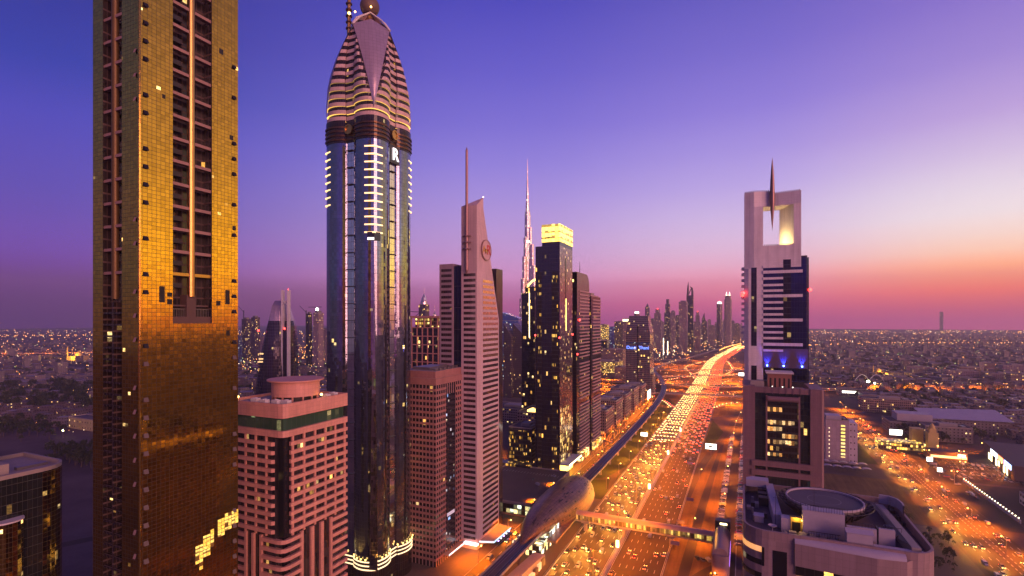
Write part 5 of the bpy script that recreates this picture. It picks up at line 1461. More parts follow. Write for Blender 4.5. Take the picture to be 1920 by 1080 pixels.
for i in range(NS):
    s0, s1 = -1 + 2 * i / NS, -1 + 2 * (i + 1) / NS
    for j in range(NPH):
        p0, p1 = pi * j / NPH, pi * (j + 1) / NPH
        A, B_, C_, D_2 = shell_pt(s0, p0), shell_pt(s1, p0), shell_pt(s1, p1), shell_pt(s0, p1)
        b.face([A, B_, C_, D_2], 0, [(64 * s0, p0 * 11), (64 * s1, p0 * 11), (64 * s1, p1 * 11), (64 * s0, p1 * 11)])
b.build('shell_roof', M['shell'], st, smooth=True)
for q in range(46):
    s_ = rnd.uniform(-.72, .84); ph = rnd.uniform(.18, 1.5); L_ = rnd.choice((.03, .04, .06))
    w_ = 0.05
    b = MB(); b.face([tuple(Vector(shell_pt(ss, pp)) * 1.0 + Vector((.10, 0, .16))) for ss, pp in ((s_, ph), (s_ + L_, ph), (s_ + L_, ph + w_), (s_, ph + w_))])
    b.build('slot_window', M['dark_open'], st)
b = MB(); b.box(-9, -55, 0.1, 9.5, 55, 6.6); b.build('concourse', facade('station_glass', pw=2.2, fh=3.3, lw=.14, lh=.2, line=(.06, .05, .04), glass=(.05, .06, .06), metallic=.3, rough=.1, lit=.55, lit_col=(1, .6, .15), lit2=(.8, .95, .8), lit_s=1.6), st)
b = MB(); b.box(9.6, -44, 5.0, 15.5, 40, 6.4); b.build('platform_canopy', M['shell'], st)
b = MB(); b.box(9.6, -40, 6.5, 10.2, -4, 9.6); b.build('platform_glass', facade('platform_glass', pw=2.5, fh=3.2, lw=.2, lh=.2, line=(.06, .05, .05), glass=(.1, .1, .1), lit=.7, lit_col=(.8, .9, 1.0), lit2=(1, .7, .2), lit_s=1.8), st)
b = MB(); pts = [(shell_pt(-1 + .02 * k, 0.0)[0] + .1, 64 * (-1 + .02 * k), shell_pt(-1 + .02 * k, 0.0)[2]) for k in range(1, 100)]
b.tube(pts, .35, 6); b.build('shell_edge', M['concrete'], st)
b = MB(); b.prism([(5, -96), (12, -90), (15, -62), (8, -62)], 0, 6, 0, 0, True); b.build('stair_block', M['concrete'], st)
for i in range(6):
    b = MB(); b.box(12.2, -92 + i * 5, 0.5, 15.2, -88 + i * 5, 1.0 + i * .8); b.build('lit_stair_panel', M['paving'] if i % 2 else lamp_mat('dim_stair_panel_%d' % i, (1, .45, .2), .5, False), st)

pbx0, pbx1, pby = -102.0, -15.0, 336.0
fbr = thing('foot_bridge', 'covered foot bridge with a rounded roof and lit windows crossing the avenue from the station', 'bridge', (0, pby, 0))
b = MB()
prof = [(-2.8, 7.2), (2.8, 7.2), (2.9, 10.6)] + [(2.9 * cos(radians(a)), 10.6 + 2.2 * sin(radians(a))) for a in (25, 50, 75, 90, 105, 130, 155)] + [(-2.9, 10.6)]
A = [(pbx0, y, z) for y, z in prof]; B_ = [(pbx1, y, z) for y, z in prof]
roofp = prof[2:]
b = MB(); rr = []
nseg = 29
for k in range(nseg + 1):
    x = pbx0 + (pbx1 - pbx0) * k / nseg
    rr.append([(x, y, z) for y, z in roofp])
for k in range(nseg):
    for j in range(len(roofp) - 1):
        b.face([rr[k][j + 1], rr[k][j], rr[k + 1][j], rr[k + 1][j + 1]][::-1])
b.build('roof', plain('rose_bridge_roof', (.46, .30, .24), .4, .2), fbr, smooth=True)
b = MB(); b.box(pbx0, -3.0, 6.4, pbx1, 3.0, 7.3); b.build('deck', M['concrete'], fbr)
M['bridge_glass'] = facade('lit_bridge_glass', pw=1.4, fh=3.3, lw=.16, lh=.3, line=(.12, .08, .05), glass=(.12, .1, .05), metallic=.1, rough=.2, lit=.85, lit_col=(1, .6, .08), lit2=(1, .7, .2), lit_s=.7)
for s_ in (-1, 1):
    b = MB(); b.face([(pbx0, s_ * 2.75, 7.3), (pbx1, s_ * 2.75, 7.3), (pbx1, s_ * 2.85, 10.6), (pbx0, s_ * 2.85, 10.6)] if s_ < 0 else [(pbx1, 2.75, 7.3), (pbx0, 2.75, 7.3), (pbx0, 2.85, 10.6), (pbx1, 2.85, 10.6)], 0, [(0, 0), (87, 0), (87, 3.3), (0, 3.3)])
    b.build('side_glass', M['bridge_glass'], fbr)
for k in range(nseg):
    x = pbx0 + 1.5 + 3.0 * k
    b = MB(); b.box(x, -3.05, 7.3, x + .16, -2.8, 10.7); b.build('mullion', M['concrete'], fbr)
for x in (-96, -70, -40.5):
    b = MB(); b.box(x - .9, -1.6, 0, x + .9, 1.6, 5.2); b.prism(rect(x - 2.6, x + 2.6, -2.0, 2.0), 5.2, 6.4, 0, 0, True); b.build('support', M['concrete'], fbr)
sb = thing('stair_tower', 'tall blank end block of the foot bridge with a small lit roof panel', 'building', (-9.5, 330, 0))
b = MB(); b.prism(rounded(-5.5, 3.5, -30, 14, 3, 4), 0, 13.6, 0); b.build('wall', plain('dusky_render', (.24, .16, .19), .6), sb)
b = MB(); b.tube([(-1, -28, 13.2), (-1, 6, 13.2)], 4.0, 12); b.build('roof', plain('dusky_roof', (.3, .2, .22), .5), sb, smooth=True)
b = MB(); b.box(-5.2, 8, 13.6, 3.2, 13.5, 19); b.build('lift_room', M['dark_metal'], sb)
b = MB(); b.box(-2.5, 7.85, 16.8, 1.6, 8.0, 18); b.build('lit_panel', M['warm_sign'], sb)
b = MB(); b.box(3.55, -28, 8, 3.7, 4, 9.5); b.build('violet_light', lamp_mat('violet_strip', (.4, .15, 1.0), 1.4), sb)

# lit advertising boards
def board(label, x, y, w, h, z0, face, dark=True, mat='white_sign', rz=0):
    r = thing('billboard', label, 'billboard', (x, y, 0), rz)
    b = MB(); b.box(-.35, -.2, 0, .35, .5, z0); b.build('post', M['metal'], r)
    b = MB(); b.box(-w / 2, -.3, z0, w / 2, .3, z0 + h); b.build('frame', M['metal'], r)
    b = MB(); b.box(-w / 2 + .15, -.4, z0 + .15, w / 2 - .15, -.29, z0 + h - .15); b.build('panel', M[mat], r)
    if dark:
        b = MB(); b.box(-w * .2, -.46, z0 + h * .3, w * .12, -.39, z0 + h * .62); b.build('picture', M['dark_open'], r)
    return r
x, y = gp(1212, 822); board('small lit white billboard on the lawn beside the railway viaduct', -103.8, 610, 8, 4.5, 6, 0)
x, y = gp(1333, 855); board('lit white billboard with a dark picture standing on the sand strip', x, y, 11, 6, 7, 0)
x, y = gp(1390, 712); board('bright white billboard by the ramps left of the framed tower', x, y, 12, 8, 9, 0, False)
x, y = gp(1676, 822); board('bright lit billboard by the junction of the right hand boulevard', x + 2, y, 13, 7, 4, 0, False)
x, y = gp(1743, 875); board('small glowing sign in the crowded car park', x, y, 5, 4.5, 5, 0, False)
x, y = gp(1762, 893); board('small glowing sign nearest the boulevard in the car park', x, y, 4, 4, 4, 0, False)
for i, yy in enumerate((319, 439, 559, 679)):
    r = thing('advert_totem', ['glowing advertising totem in the median just below the foot bridge', 'glowing advertising totem in the median, second one past the foot bridge', 'glowing advertising totem in the median, third one past the foot bridge', 'glowing advertising totem farthest up the median'][i], 'totem', (-70, yy - 3, 0.16))
    b = MB(); b.box(-.25, -.2, 0, .25, .2, 1.2); b.build('stand', M['metal'], r)
    b = MB(); b.box(-.9, -.3, 1.2, .9, .3, 5.4); b.build('light_box', lamp_mat('lit_totem_%d' % i, (1, .75, .35), 4.5), r)
for i, (x, y) in enumerate([(-36, 415), (-38, 366), (-37.5, 330), (-45, 520)]):
    r = thing('road_sign', ['small blue road sign on the sand strip facing oncoming cars', 'blue road sign halfway down the sand strip kerb', 'small blue road sign nearest the foot bridge', 'blue direction sign at the foot of the slip road'][i], 'road sign', (x, y, 0))
    b = MB(); b.cyl(-1.5, 0, 0, 4, .12, n=6); b.cyl(1.5, 0, 0, 4, .12, n=6); b.build('post', M['metal'], r)
    b = MB(); b.box(-2.6, -.15, 3, 2.6, .1, 5.4); b.build('panel', plain('blue_sign_panel', (.10, .09, .35), .5), r)

# ================================================================== the tallest spire far away
M['silver'] = facade('silver_spire_glass', pw=4, fh=8, lw=.5, lh=.9, line=(.32, .26, .28), glass=(.70, .58, .58), metallic=.85, rough=.22, wob=.02, lit=.10, lit_col=(1, .8, .5), lit_s=.8, panel_var=.3)
bx, by = at_d(989, 2180)
bk = thing('spire_skyscraper', 'immensely tall silver stepped skyscraper tapering to a needle, far beyond the avenue towers', 'skyscraper', (bx, by, 0))
wing = [(0, 585, 13), ]
for wi, a0 in enumerate((90 - 24 + 180, 90 - 24 + 60, 90 - 24 - 60)):
    dx, dy = cos(radians(a0)), sin(radians(a0))
    tiers = [(52, 150 + 22 * wi), (44, 232 + 26 * wi), (36, 318 + 28 * wi), (28, 410 + 26 * wi), (20, 490 + 22 * wi), (13, 556 + 16 * wi)]
    for L_, zt in tiers:
        hw_ = 9.5 if L_ > 30 else 8.0
        ring = []
        for k in range(-3, 4):
            a = radians(k * 30)
            ring.append((dx * (L_ - hw_ + hw_ * cos(a)) - dy * hw_ * sin(a), dy * (L_ - hw_ + hw_ * cos(a)) + dx * hw_ * sin(a)))
        ring = [(-dx * 2 + dy * hw_, -dy * 2 - dx * hw_)] + ring + [(-dx * 2 - dy * hw_, -dy * 2 + dx * hw_)]
        b = MB(); b.prism(ring, 0, zt, 0); b.build('tier', M['silver'], bk)
b = MB(); b.cyl(0, 0, 0, 600, 12, n=16); b.build('core', M['silver'], bk)
for (z0, z1, r0, r1) in ((600, 640, 9, 7.5), (640, 690, 6.2, 5), (690, 740, 4.0, 3.2), (740, 790, 2.4, 1.6), (790, 829, 1.3, .4)):
    b = MB(); b.cyl(0, 0, z0, z1, r0, r1, n=10); b.build('needle', M['silver'], bk)
for zf in (148, 300, 470):
    b = MB(); b.cyl(0, 0, zf, zf + 9, 15, n=12); b.build('mechanical_band', M['warm_sign'] if zf == 470 else M['metal'], bk)

# ================================================================== middle distance buildings
FM = {}
FM['office_warm'] = facade('warm_office_front', pw=2.4, fh=3.6, win=(.18, .82, .25, .8), wall=(.30, .20, .17), glass=(.03, .025, .03), metallic=.2, rough=.12, lit=.22, cluster=.4, lit_s=1.5)
FM['office_yellow'] = facade('yellow_lit_office', pw=2.4, fh=3.6, win=(.12, .88, .2, .85), wall=(.26, .17, .10), glass=(.05, .04, .03), metallic=.2, rough=.12, lit=.6, cluster=.3, lit_col=(1, .5, .06), lit2=(1, .72, .22), lit_s=1.6)
FM['mauve_flats'] = facade('mauve_flats', pw=3.2, fh=3.4, win=(.2, .8, .28, .78), wall=(.33, .22, .25), glass=(.04, .03, .04), metallic=.2, rough=.12, lit=.10, lit_s=1.2)
FM['grey_glass'] = facade('grey_violet_glass', pw=2.2, fh=3.8, lw=.2, lh=.7, line=(.10, .075, .09), glass=(.10, .075, .11), metallic=.7, rough=.12, wob=.02, lit=.07, lit_s=1.4, panel_var=.3)
FM['dark_glass'] = facade('dark_violet_glass', pw=2.0, fh=3.8, lw=.15, lh=.3, line=(.03, .025, .03), glass=(.06, .05, .07), metallic=.75, rough=.08, wob=.02, lit=.05, lit_s=1.4, panel_var=.2)
FM['blue_glass'] = facade('blue_mirror_glass', pw=2.2, fh=3.6, lw=.14, lh=.2, line=(.05, .06, .12), glass=(.22, .32, .75), metallic=.95, rough=.08, wob=.02, lit=.06, lit_col=(.5, .8, 1), lit_s=.8)
FM['grid_dark'] = facade('dark_grid_front', pw=2.2, fh=3.6, win=(.2, .8, .2, .8), wall=(.06, .045, .05), glass=(.12, .09, .10), metallic=.5, rough=.12, lit=.06, lit_s=1.2)
FM['dusit'] = facade('blue_grid_glass', pw=2.6, fh=3.6, lw=.32, lh=.5, line=(.42, .31, .26), glass=(.05, .055, .10), metallic=.6, rough=.08, wob=.02, lit=.05, lit_col=(1, .5, .08), lit_s=1.2)
FM['stone_low'] = facade('rose_low_block', pw=2.6, fh=3.6, win=(.22, .78, .2, .85), wall=(.32, .20, .17), glass=(.03, .02, .02), metallic=.2, rough=.15, lit=.08, lit_s=1.2)
FM['roof'] = M['hp_deck']
def bldg(name, label, cat, x0, y0, w, l, h, mat, roofmat=None, crown=None, plant=True, group=None, rz=0):
    r = thing(name, label, cat, (x0, y0, 0), rz, group)
    b = MB(); b.prism(rect(-w, 0, 0, l), 0, h, 0, 1); b.build('wall', [mat, roofmat or M['hp_deck']], r)
    b = MB(); ring_wall(b, rect(-w, 0, 0, l), .5, h, h + 1.1); b.build('parapet', M['concrete'], r)
    if plant:
        b = MB(); b.box(-w * .65, l * .3, h, -w * .25, l * .65, h + 3); b.build('plant_room', M['concrete'], r)
        b = MB(); b.box(-w * .2, l * .2, h, -w * .1, l * .5, h + 1.6); b.build('air_unit', M['metal'], r)
    return r
# row of low blocks along the frontage road
for i, (y0, h, lab) in enumerate([(612, 31, 'nearest of the five low rose blocks in the row beyond the banded towers'), (668, 35, 'second low rose block in the row, with small roof vents'),
                                 (728, 35, 'middle low rose block of the row along the frontage road'), (790, 36, 'fourth low rose block of the row before the lit hoarding'),
                                 (856, 33, 'last low rose block of the row, beside the lit white hoarding')]):
    r = bldg('low_block', lab, 'building', -150, y0, 30 + 6 * (i % 2), 44, h, FM['stone_low'])
    b = MB(); b.box(0.0, -.3, h - 3, 1.2, 44.3, h - 2); b.build('cornice', M['pink'], r)
    b = MB(); b.box(.05, 1, .2, .5, 42, 4.2); b.build('shop_front', M['dk_lit'] if i % 2 else M['yellow_strip'] if False else M['dk_lit'], r)
    for q in range(3):
        b = MB(); b.tube([(-24, 8 + q * 12, h + 1), (-10, 8 + q * 12, h + 1)], 2.0, 8); b.build('roof_vault', M['concrete'], r)
r = board('large bright white hoarding on the side of the last low block', -146, 905, 34, 15, 6, 0, False, rz=radians(90))
# hotel with two blue lines of letters
x, y = gp(1222, 738)
dt = thing('blue_letter_hotel', 'dark glass hotel with sloped top and two blue lit words across its front', 'hotel', (x, y - 20, 0))
hw_ = 20
pr = []
b = MB(); b.prism(rect(-46, 0, 0, 44), 0, 118, 0); b.build('wall', FM['dusit'], dt)
b = MB(); A = [(-46, 0, 118), (0, 0, 118), (0, 44, 118), (-46, 44, 118)]; B_ = [(-43, 0.5, 131), (-3, 0.5, 131), (-3, 42, 131), (-43, 42, 131)]; C_ = [(-41, 9, 150), (-5, 9, 150), (-5, 36, 150), (-41, 36, 150)]
b.loft([A, B_, C_], 0); b.face(C_); b.build('sloped_top', FM['dusit'], dt)
b = MB(); b.box(-24, -.4, 0, -22.4, .2, 130); b.build('centre_groove', M['black_glass'], dt)
b = MB(); b.box(-45, -.5, 96, -1, .1, 99.5); b.build('navy_band', FM['blue_glass'], dt)
put_text('Dusit', 8.6, .3, M['blue_sign'], dt, (-35, -.8, 89), (0, -1), 'lit_word')
put_text('Thani', 8.6, .3, M['blue_sign'], dt, (-11.5, -.8, 89), (0, -1), 'lit_word')
b = MB(); b.box(.1, 6, 0, 4, 38, 40); b.build('side_wing', FM['office_warm'], dt)
# behind the brown tower: rose framed block and twin pinnacles
x, y = at_d(823, 500)
r = thing('framed_block', 'rose framed grid building with overhanging flat roof left of the blade tower', 'building', (x, y, 0))
b = MB(); b.prism(rect(-32, 0, 0, 26), 0, 134, 0); b.build('glass_core', FM['dark_glass'], r)
for i in range(6):
    b = MB(); b.box(-32 + i * 6.2, -.8, 0, -31 + i * 6.2, .2, 134); b.build('pier', M['pink'], r)
for i in range(12):
    b = MB(); b.box(-32.2, -.6, 134 - i * 8.5, .2, .1, 135 - i * 8.5); b.build('cross_beam', M['pink'], r)
b = MB(); b.box(-34, -3, 144, 2, 29, 146); b.build('roof_slab', M['pink'], r)
b = MB(); b.box(-29, 2, 135, -3, 24, 144); b.build('roof_storey', FM['office_yellow'], r)
for i in range(5):
    b = MB(); b.box(-32 + i * 7.6, -1.5, 135, -31 + i * 7.6, -.5, 144); b.build('roof_post', M['pink'], r)
b = MB(); b.tube([(-30, 4, 146), (-24, 4, 150), (-38, 4, 150.5)], .35, 5); b.build('crane_arm', M['dark_metal'], r)
for (px, top, hw_, lab) in ((795, 540, 11, 'pale pinnacle topped tower with a needle, just right of the blue hotel'), (815, 572, 9, 'smaller pinnacle tower half hidden beside the pale pinnacle')):
    d = 1500; x, y = at_d(px, d); ht = zz(top, d)
    r = thing('pinnacle_tower', lab, 'tower', (x, y, 0))
    b = MB(); b.prism(rect(-hw_, hw_, -hw_, hw_), 0, ht - 48, 0); b.build('shaft', FM['grey_glass'], r)
    b = MB(); b.lathe(0, 0, [(hw_, ht - 48), (hw_ * .9, ht - 40), (hw_ * .55, ht - 28), (hw_ * .2, ht - 20), (.5, ht - 16), (.3, ht)], 12); b.build('pinnacle', M['silver'], r)
# left of the yellow topped tower
x, y = at_d(972, 1200)
r = bldg('blue_slant_building', 'blue mirror glass building with a slanting roofline behind two dark pointed blocks', 'building', x, y, 42, 30, 140, FM['blue_glass'], plant=False)
b = MB(); b.face([(-42, -.1, 141), (0, -.1, 141), (0, -.1, 146), (-42, -.1, 160)]); b.face([(0, 30, 141), (-42, 30, 141), (-42, 30, 160), (0, 30, 146)]); b.face([(-42, -.1, 160), (0, -.1, 146), (0, 30, 146), (-42, 30, 160)]); b.face([(0, -.1, 141), (0, 30, 141), (0, 30, 146), (0, -.1, 146)]); b.build('slant_top', FM['blue_glass'], r)
for (px, w, top, lab) in ((958, 15, 606, 'left dark pointed block with a slanting top'), (984, 24, 606, 'right dark pointed block with a slanting top and grid windows')):
    d = 930; x, y = at_d(px, d); ht = zz(top, d)
    r = thing('pointed_block', lab, 'building', (x, y, 0))
    b = MB(); b.prism(rect(-w, 0, 0, 26), 0, ht - 24, 0)
    b.build('wall', FM['grid_dark'], r)
    b = MB(); b.face([(-w, 0, ht - 24), (0, 0, ht - 24), (-w, 0, ht)]); b.face([(0, 26, ht - 24), (-w, 26, ht - 24), (-w, 26, ht)]); b.face([(0, 0, ht - 24), (0, 26, ht - 24), (-w, 26, ht), (-w, 0, ht)]); b.face([(-w, 26, ht - 24), (-w, 0, ht - 24), (-w, 0, ht), (-w, 26, ht)])
    b.build('slant_top', FM['grid_dark'], r)
x, y = at_d(1003, 640)
r = thing('gold_capped_block', 'dark tower with a curved gold lit cap, half hidden behind the yellow topped tower', 'building', (x, y, 0))
b = MB(); b.prism(rect(-18, 0, 0, 24), 0, 176, 0); b.build('wall', FM['dark_glass'], r)
b = MB(); b.prism([(-14, 2), (0, 2), (0, 20), (-14, 20)], 176, 184, 0); b.build('upper_wall', FM['dark_glass'], r)
b = MB(); b.tube([(-12, 3, 176), (-10, 3, 186), (-5, 3, 191), (0, 3, 193)], 1.3, 8); b.build('gold_cap', M['yellow_strip'], r)
b = MB(); b.box(-8, -.3, 120, -7, 0, 176); b.build('light_line', M['warm_sign'], r)
# low buildings between the blade tower and the yellow topped tower
r = bldg('car_deck', 'flat grey car deck with a lit shop floor between the blade tower and the station', 'car park', -137, 340, 60, 88, 9, plain('deck_wall', (.22, .17, .2), .7), M['paving'], plant=False)
b = MB(); b.face([(-56, -.1, 1), (-1, -.1, 1), (-1, -.1, 8), (-56, -.1, 8)], 0, [(0, 0), (55, 0), (55, 7.2), (0, 7.2)]); b.build('shop_front', facade('lit_deck_shops', pw=3, fh=3.6, lw=.2, lh=.6, line=(.06, .04, .04), glass=(.05, .05, .05), lit=.6, lit_col=(.9, .7, .25), lit2=(.8, 1, .7), lit_s=1.4), r)
b = MB()
for k in range(20): b.box(-58 + k * 2.8, 70, 9.02, -57.85 + k * 2.8, 75, 9.04)
b.build('bay_lines', M['paint_white'], r)
r = bldg('lit_side_block', 'dark mid rise block with yellow lit windows behind the car deck', 'building', -182, 452, 24, 34, 38, FM['grid_dark'])
b = MB(); b.box(-23, -.2, 5, -1, 0, 36); b.build('lit_windows', M['dk_lit'], r)
r = bldg('terrace_block', 'flat block with a yellow lit roof terrace behind the yellow topped tower', 'building', -178, 500, 40, 44, 44, FM['mauve_flats'])
b = MB(); b.box(-30, 4, 44.2, -8, 18, 46.5); b.build('lit_terrace', M['yellow_strip'], r)
r = bldg('service_block', 'broad low flat roofed block with orange lit roof yard behind the pointed blocks', 'building', -196, 590, 60, 60, 26, FM['mauve_flats'])
b = MB(); b.sphere(-25, 10, 31, 2.0, 8, 6); b.build('roof_floodlight', M['sodium'], r)
bldg('service_block', 'long low block in the shade below the dark pointed blocks', 'building', -260, 640, 70, 50, 20, FM['mauve_flats'])
bldg('service_block', 'low colonnaded block with pale lit columns below the pointed blocks', 'building', -236, 760, 50, 40, 24, FM['office_warm'])
# blocks beyond the banded towers
for (px, wd_, top, base, mt, lab) in [(1138, 40, 609, 672, 'office_yellow', 'yellow lit office slab in the middle distance beside the banded towers'), (1138, 36, 639, 692, 'dark_glass', 'dark mid rise block with scattered lit windows below the yellow office slab'),
                                      (1168, 60, 656, 696, 'office_warm', 'long low office with rows of lit windows left of the blue letter hotel'), (1158, 80, 679, 700, 'office_yellow', 'low wide building glowing yellow along its whole front'),
                                      (1168, 34, 603, 668, 'grey_glass', 'plain violet office tower behind the long low office'), (1181, 26, 598, 672, 'office_warm', 'tower with a glowing yellow cap behind the blue letter hotel'),
                                      (1152, 26, 613, 664, 'blue_glass', 'small bluish block far behind the yellow office slab'), (1186, 44, 690, 712, 'stone_low', 'low house beside the crossing ramps left of the blue letter hotel')]:
    d = CAM_H * 960 / (base - 600); x, y = at_d(px, d)
    r = bldg('office_block', lab, 'building', x, y, wd_, wd_ * .8, zz(top, d), FM[mt])
    if 'cap' in lab:
        b = MB(); b.box(-wd_ - .3, -.3, zz(top, d) - 9, .3, wd_ * .8, zz(top, d) - 1); b.build('glowing_cap', M['warm_sign'], r)
# ================================================================== far skyline
def far_tower(label, px, wpx, top, d, style, mat, cap=None):
    x, y = at_d(px, d)
    w = wpx * d / 960.0 / 1.32 / 2
    h = zz(top, d)
    r = thing('distant_tower', label, 'skyscraper', (x, y, 0))
    mt = FM[mat]
    if style == 'pyramid':
        b = MB(); b.prism(rect(-w, w, -w, w), 0, h - 2.2 * w, 0); b.build('shaft', mt, r)
        b = MB(); b.loft([[(-w, -w, h - 2.2 * w), (w, -w, h - 2.2 * w), (w, w, h - 2.2 * w), (-w, w, h - 2.2 * w)], [(-.4, -.4, h), (.4, -.4, h), (.4, .4, h), (-.4, .4, h)]], 0); b.build('pyramid_roof', mt, r)
    elif style == 'round':
        b = MB(); b.cyl(0, 0, 0, h - 10, w, n=20); b.build('shaft', mt, r)
        b = MB(); b.cyl(0, 0, h - 10, h, w * .8, w * .7, n=20); b.build('cap', M['white_sign'] if cap else mt, r)
    elif style == 'steps':
        for k, (s_, zf) in enumerate(((1.0, .72), (.72, .9), (.45, 1.0))):
            b = MB(); b.prism(rect(-w * s_, w * s_, -w * s_, w * s_), 0, h * zf, 0); b.build('tier', mt, r)
    elif style == 'needle':
        b = MB(); b.prism(rect(-w, w, -w, w), 0, h * .86, 0); b.build('shaft', mt, r)
        b = MB(); b.prism(rect(-w * .6, w * .6, -w * .6, w * .6), h * .86, h * .93, 0); b.build('crown', mt, r)
        b = MB(); b.cyl(0, 0, h * .93, h, 2.2, .4, n=8); b.build('needle', M['metal'], r)
    elif style == 'horns':
        b = MB(); b.prism(rect(-w, w, -w, w), 0, h * .80, 0); b.build('shaft', mt, r)
        for s_, hh in ((-1, 1.0), (1, .93)):
            b = MB(); b.tube([(s_ * w * .7, -w * .2, h * .8), (s_ * w * .6, -w * .2, h * .9), (s_ * w * .25 - w * .3, 0, h * hh)], [5, 4, .8], 8); b.build('horn', M['dark_metal'], r)
        b = MB(); b.tube([(-w * .6, 0, h * .8), (w * .5, 0, h * .92)], 2.0, 6); b.build('brace', M['dark_metal'], r)
    elif style == 'arc':
        b = MB(); prof = [(-w, 0), (w, 0), (w, h * .72)] + [(w - 2 * w * sin(radians(a)) * .5, h * .72 + (h * .28) * (1 - cos(radians(a)))) for a in (30, 60, 90)] + [(-w, h * .8)]
        A = [(p[0], -w, p[1]) for p in prof]; B_ = [(p[0], w, p[1]) for p in prof]
        for i in range(len(prof)):
            j = (i + 1) % len(prof); b.face([A[j], A[i], B_[i], B_[j]])
        b.face(A, 0, [(p[0], p[2]) for p in A]); b.face(B_[::-1]); b.build('shaft', mt, r)
    elif style == 'crown':
        b = MB(); b.prism(rounded(-w, w, -w, w, w * .5, 4), 0, h * .86, 0); b.build('shaft', mt, r)
        b = MB(); b.prism(rounded(-w * .8, w * .8, -w * .8, w * .8, w * .4, 4), h * .86, h * .93, 0); b.build('crown', mt, r)
        b = MB(); b.cyl(0, 0, h * .93, h * .935, w * .8, n=16); b.build('crown_ring', M['warm_sign'], r)
        for s_ in (-.4, .4):
            b = MB(); b.cyl(s_ * w, 0, h * .935, h, 3.0, .4, n=8); b.build('pinnacle', M['white_sign'] if cap else M['metal'], r)
    else:
        b = MB(); b.prism(rect(-w, w, -w, w), 0, h, 0, 0); b.build('shaft', mt, r)
        b = MB(); b.prism(rect(-w * .6, w * .6, -w * .6, w * .6), h, h + 5, 0, 0); b.build('roof_room', M['metal'], r)
    if cap == 'red':
        b = MB(); b.sphere(0, 0, h + 3, 3.0, 8, 6); b.build('beacon', M['red_lamp'], r)
    return r
FT = [('round tower with a pale lit cap left of the pyramid topped tower', 1194, 14, 584, 2600, 'round', 'grey_glass', 'lit'),
      ('slim tower ending in a plain pyramid, left part of the far skyline', 1214, 10, 569, 3000, 'pyramid', 'grey_glass', None),
      ('broad lilac tower with a red light on its peak, right of the pyramid top', 1233, 20, 580, 2500, 'steps', 'mauve_flats', 'red'),
      ('stepped tower rising above its neighbours, left of the brown slab', 1252, 15, 561, 2700, 'steps', 'grey_glass', None),
      ('shorter twin shoulder beside the stepped tower', 1262, 10, 584, 2650, 'flat', 'mauve_flats', None),
      ('flat topped violet tower behind the brown slab', 1270, 10, 592, 3000, 'flat', 'grey_glass', None),
      ('pale brown slab tower standing in front of the horned tower', 1281, 19, 566, 2150, 'flat', 'mauve_flats', None),
      ('dark tower with two curved horns crossing at its top, tallest of the far skyline', 1294, 16, 528, 2350, 'horns', 'dark_glass', None),
      ('lilac tower with a small red light right of the horned tower', 1308, 13, 585, 2700, 'steps', 'mauve_flats', 'red'),
      ('tower with a curving sloped top right of the horned tower', 1321, 12, 586, 2900, 'arc', 'grey_glass', None),
      ('low lit tower under construction at the foot of the horned tower', 1308, 12, 618, 2100, 'flat', 'office_warm', None),
      ('short dusky block in the gap of the far skyline', 1335, 14, 611, 2800, 'flat', 'mauve_flats', None),
      ('shorter of the twin towers near the far bend of the avenue, rounded top', 1349, 13, 566, 2600, 'round', 'grey_glass', 'red'),
      ('taller of the twin towers near the far bend, crowned by two lit pinnacles', 1365, 17, 547, 2650, 'crown', 'mauve_flats', 'lit'),
      ('dim low tower at the far bend beside the framed white tower', 1382, 12, 607, 3000, 'flat', 'grey_glass', None),
      ('faint slab tower deep in the haze above the low town', 1765, 6, 585, 7400, 'flat', 'grey_glass', None),
      ('left tower under construction of the pair beyond the shell tower', 462, 15, 598, 1750, 'flat', 'grey_glass', None),
      ('right tower under construction of the pair beyond the shell tower', 479, 14, 595, 1700, 'flat', 'grey_glass', None),
      ('unfinished tower with a bright white floodlight right of the shell tower', 597, 17, 586, 1500, 'flat', 'mauve_flats', None),
      ('slim dark unfinished slab beside the floodlit tower', 580, 9, 588, 1520, 'flat', 'dark_glass', None),
      ('low white block with blue light at its base, left of the shell tower', 449, 9, 630, 1650, 'flat', 'blue_glass', None),
      ('pinkish block right of the unfinished floodlit tower', 612, 12, 618, 1700, 'flat', 'mauve_flats', None),
      ('low brown block between the shell tower and the building site', 493, 12, 632, 1900, 'flat', 'mauve_flats', None)]
for a in FT: far_tower(*a)
for i, (px, wpx, top) in enumerate([(1224, 9, 598), (1243, 9, 603), (1300, 8, 598), (1330, 8, 600), (1342, 7, 604), (1357, 8, 598), (1374, 8, 602), (1390, 8, 606), (1205, 9, 603), (1187, 8, 607), (1316, 9, 606)]):
    far_tower('dim slab tower faint in the haze of the far skyline', px, wpx, top, 3300 + 90 * i, ('flat', 'steps', 'needle')[i % 3], ('grey_glass', 'mauve_flats')[i % 2])['group'] = 'dim towers in the haze'
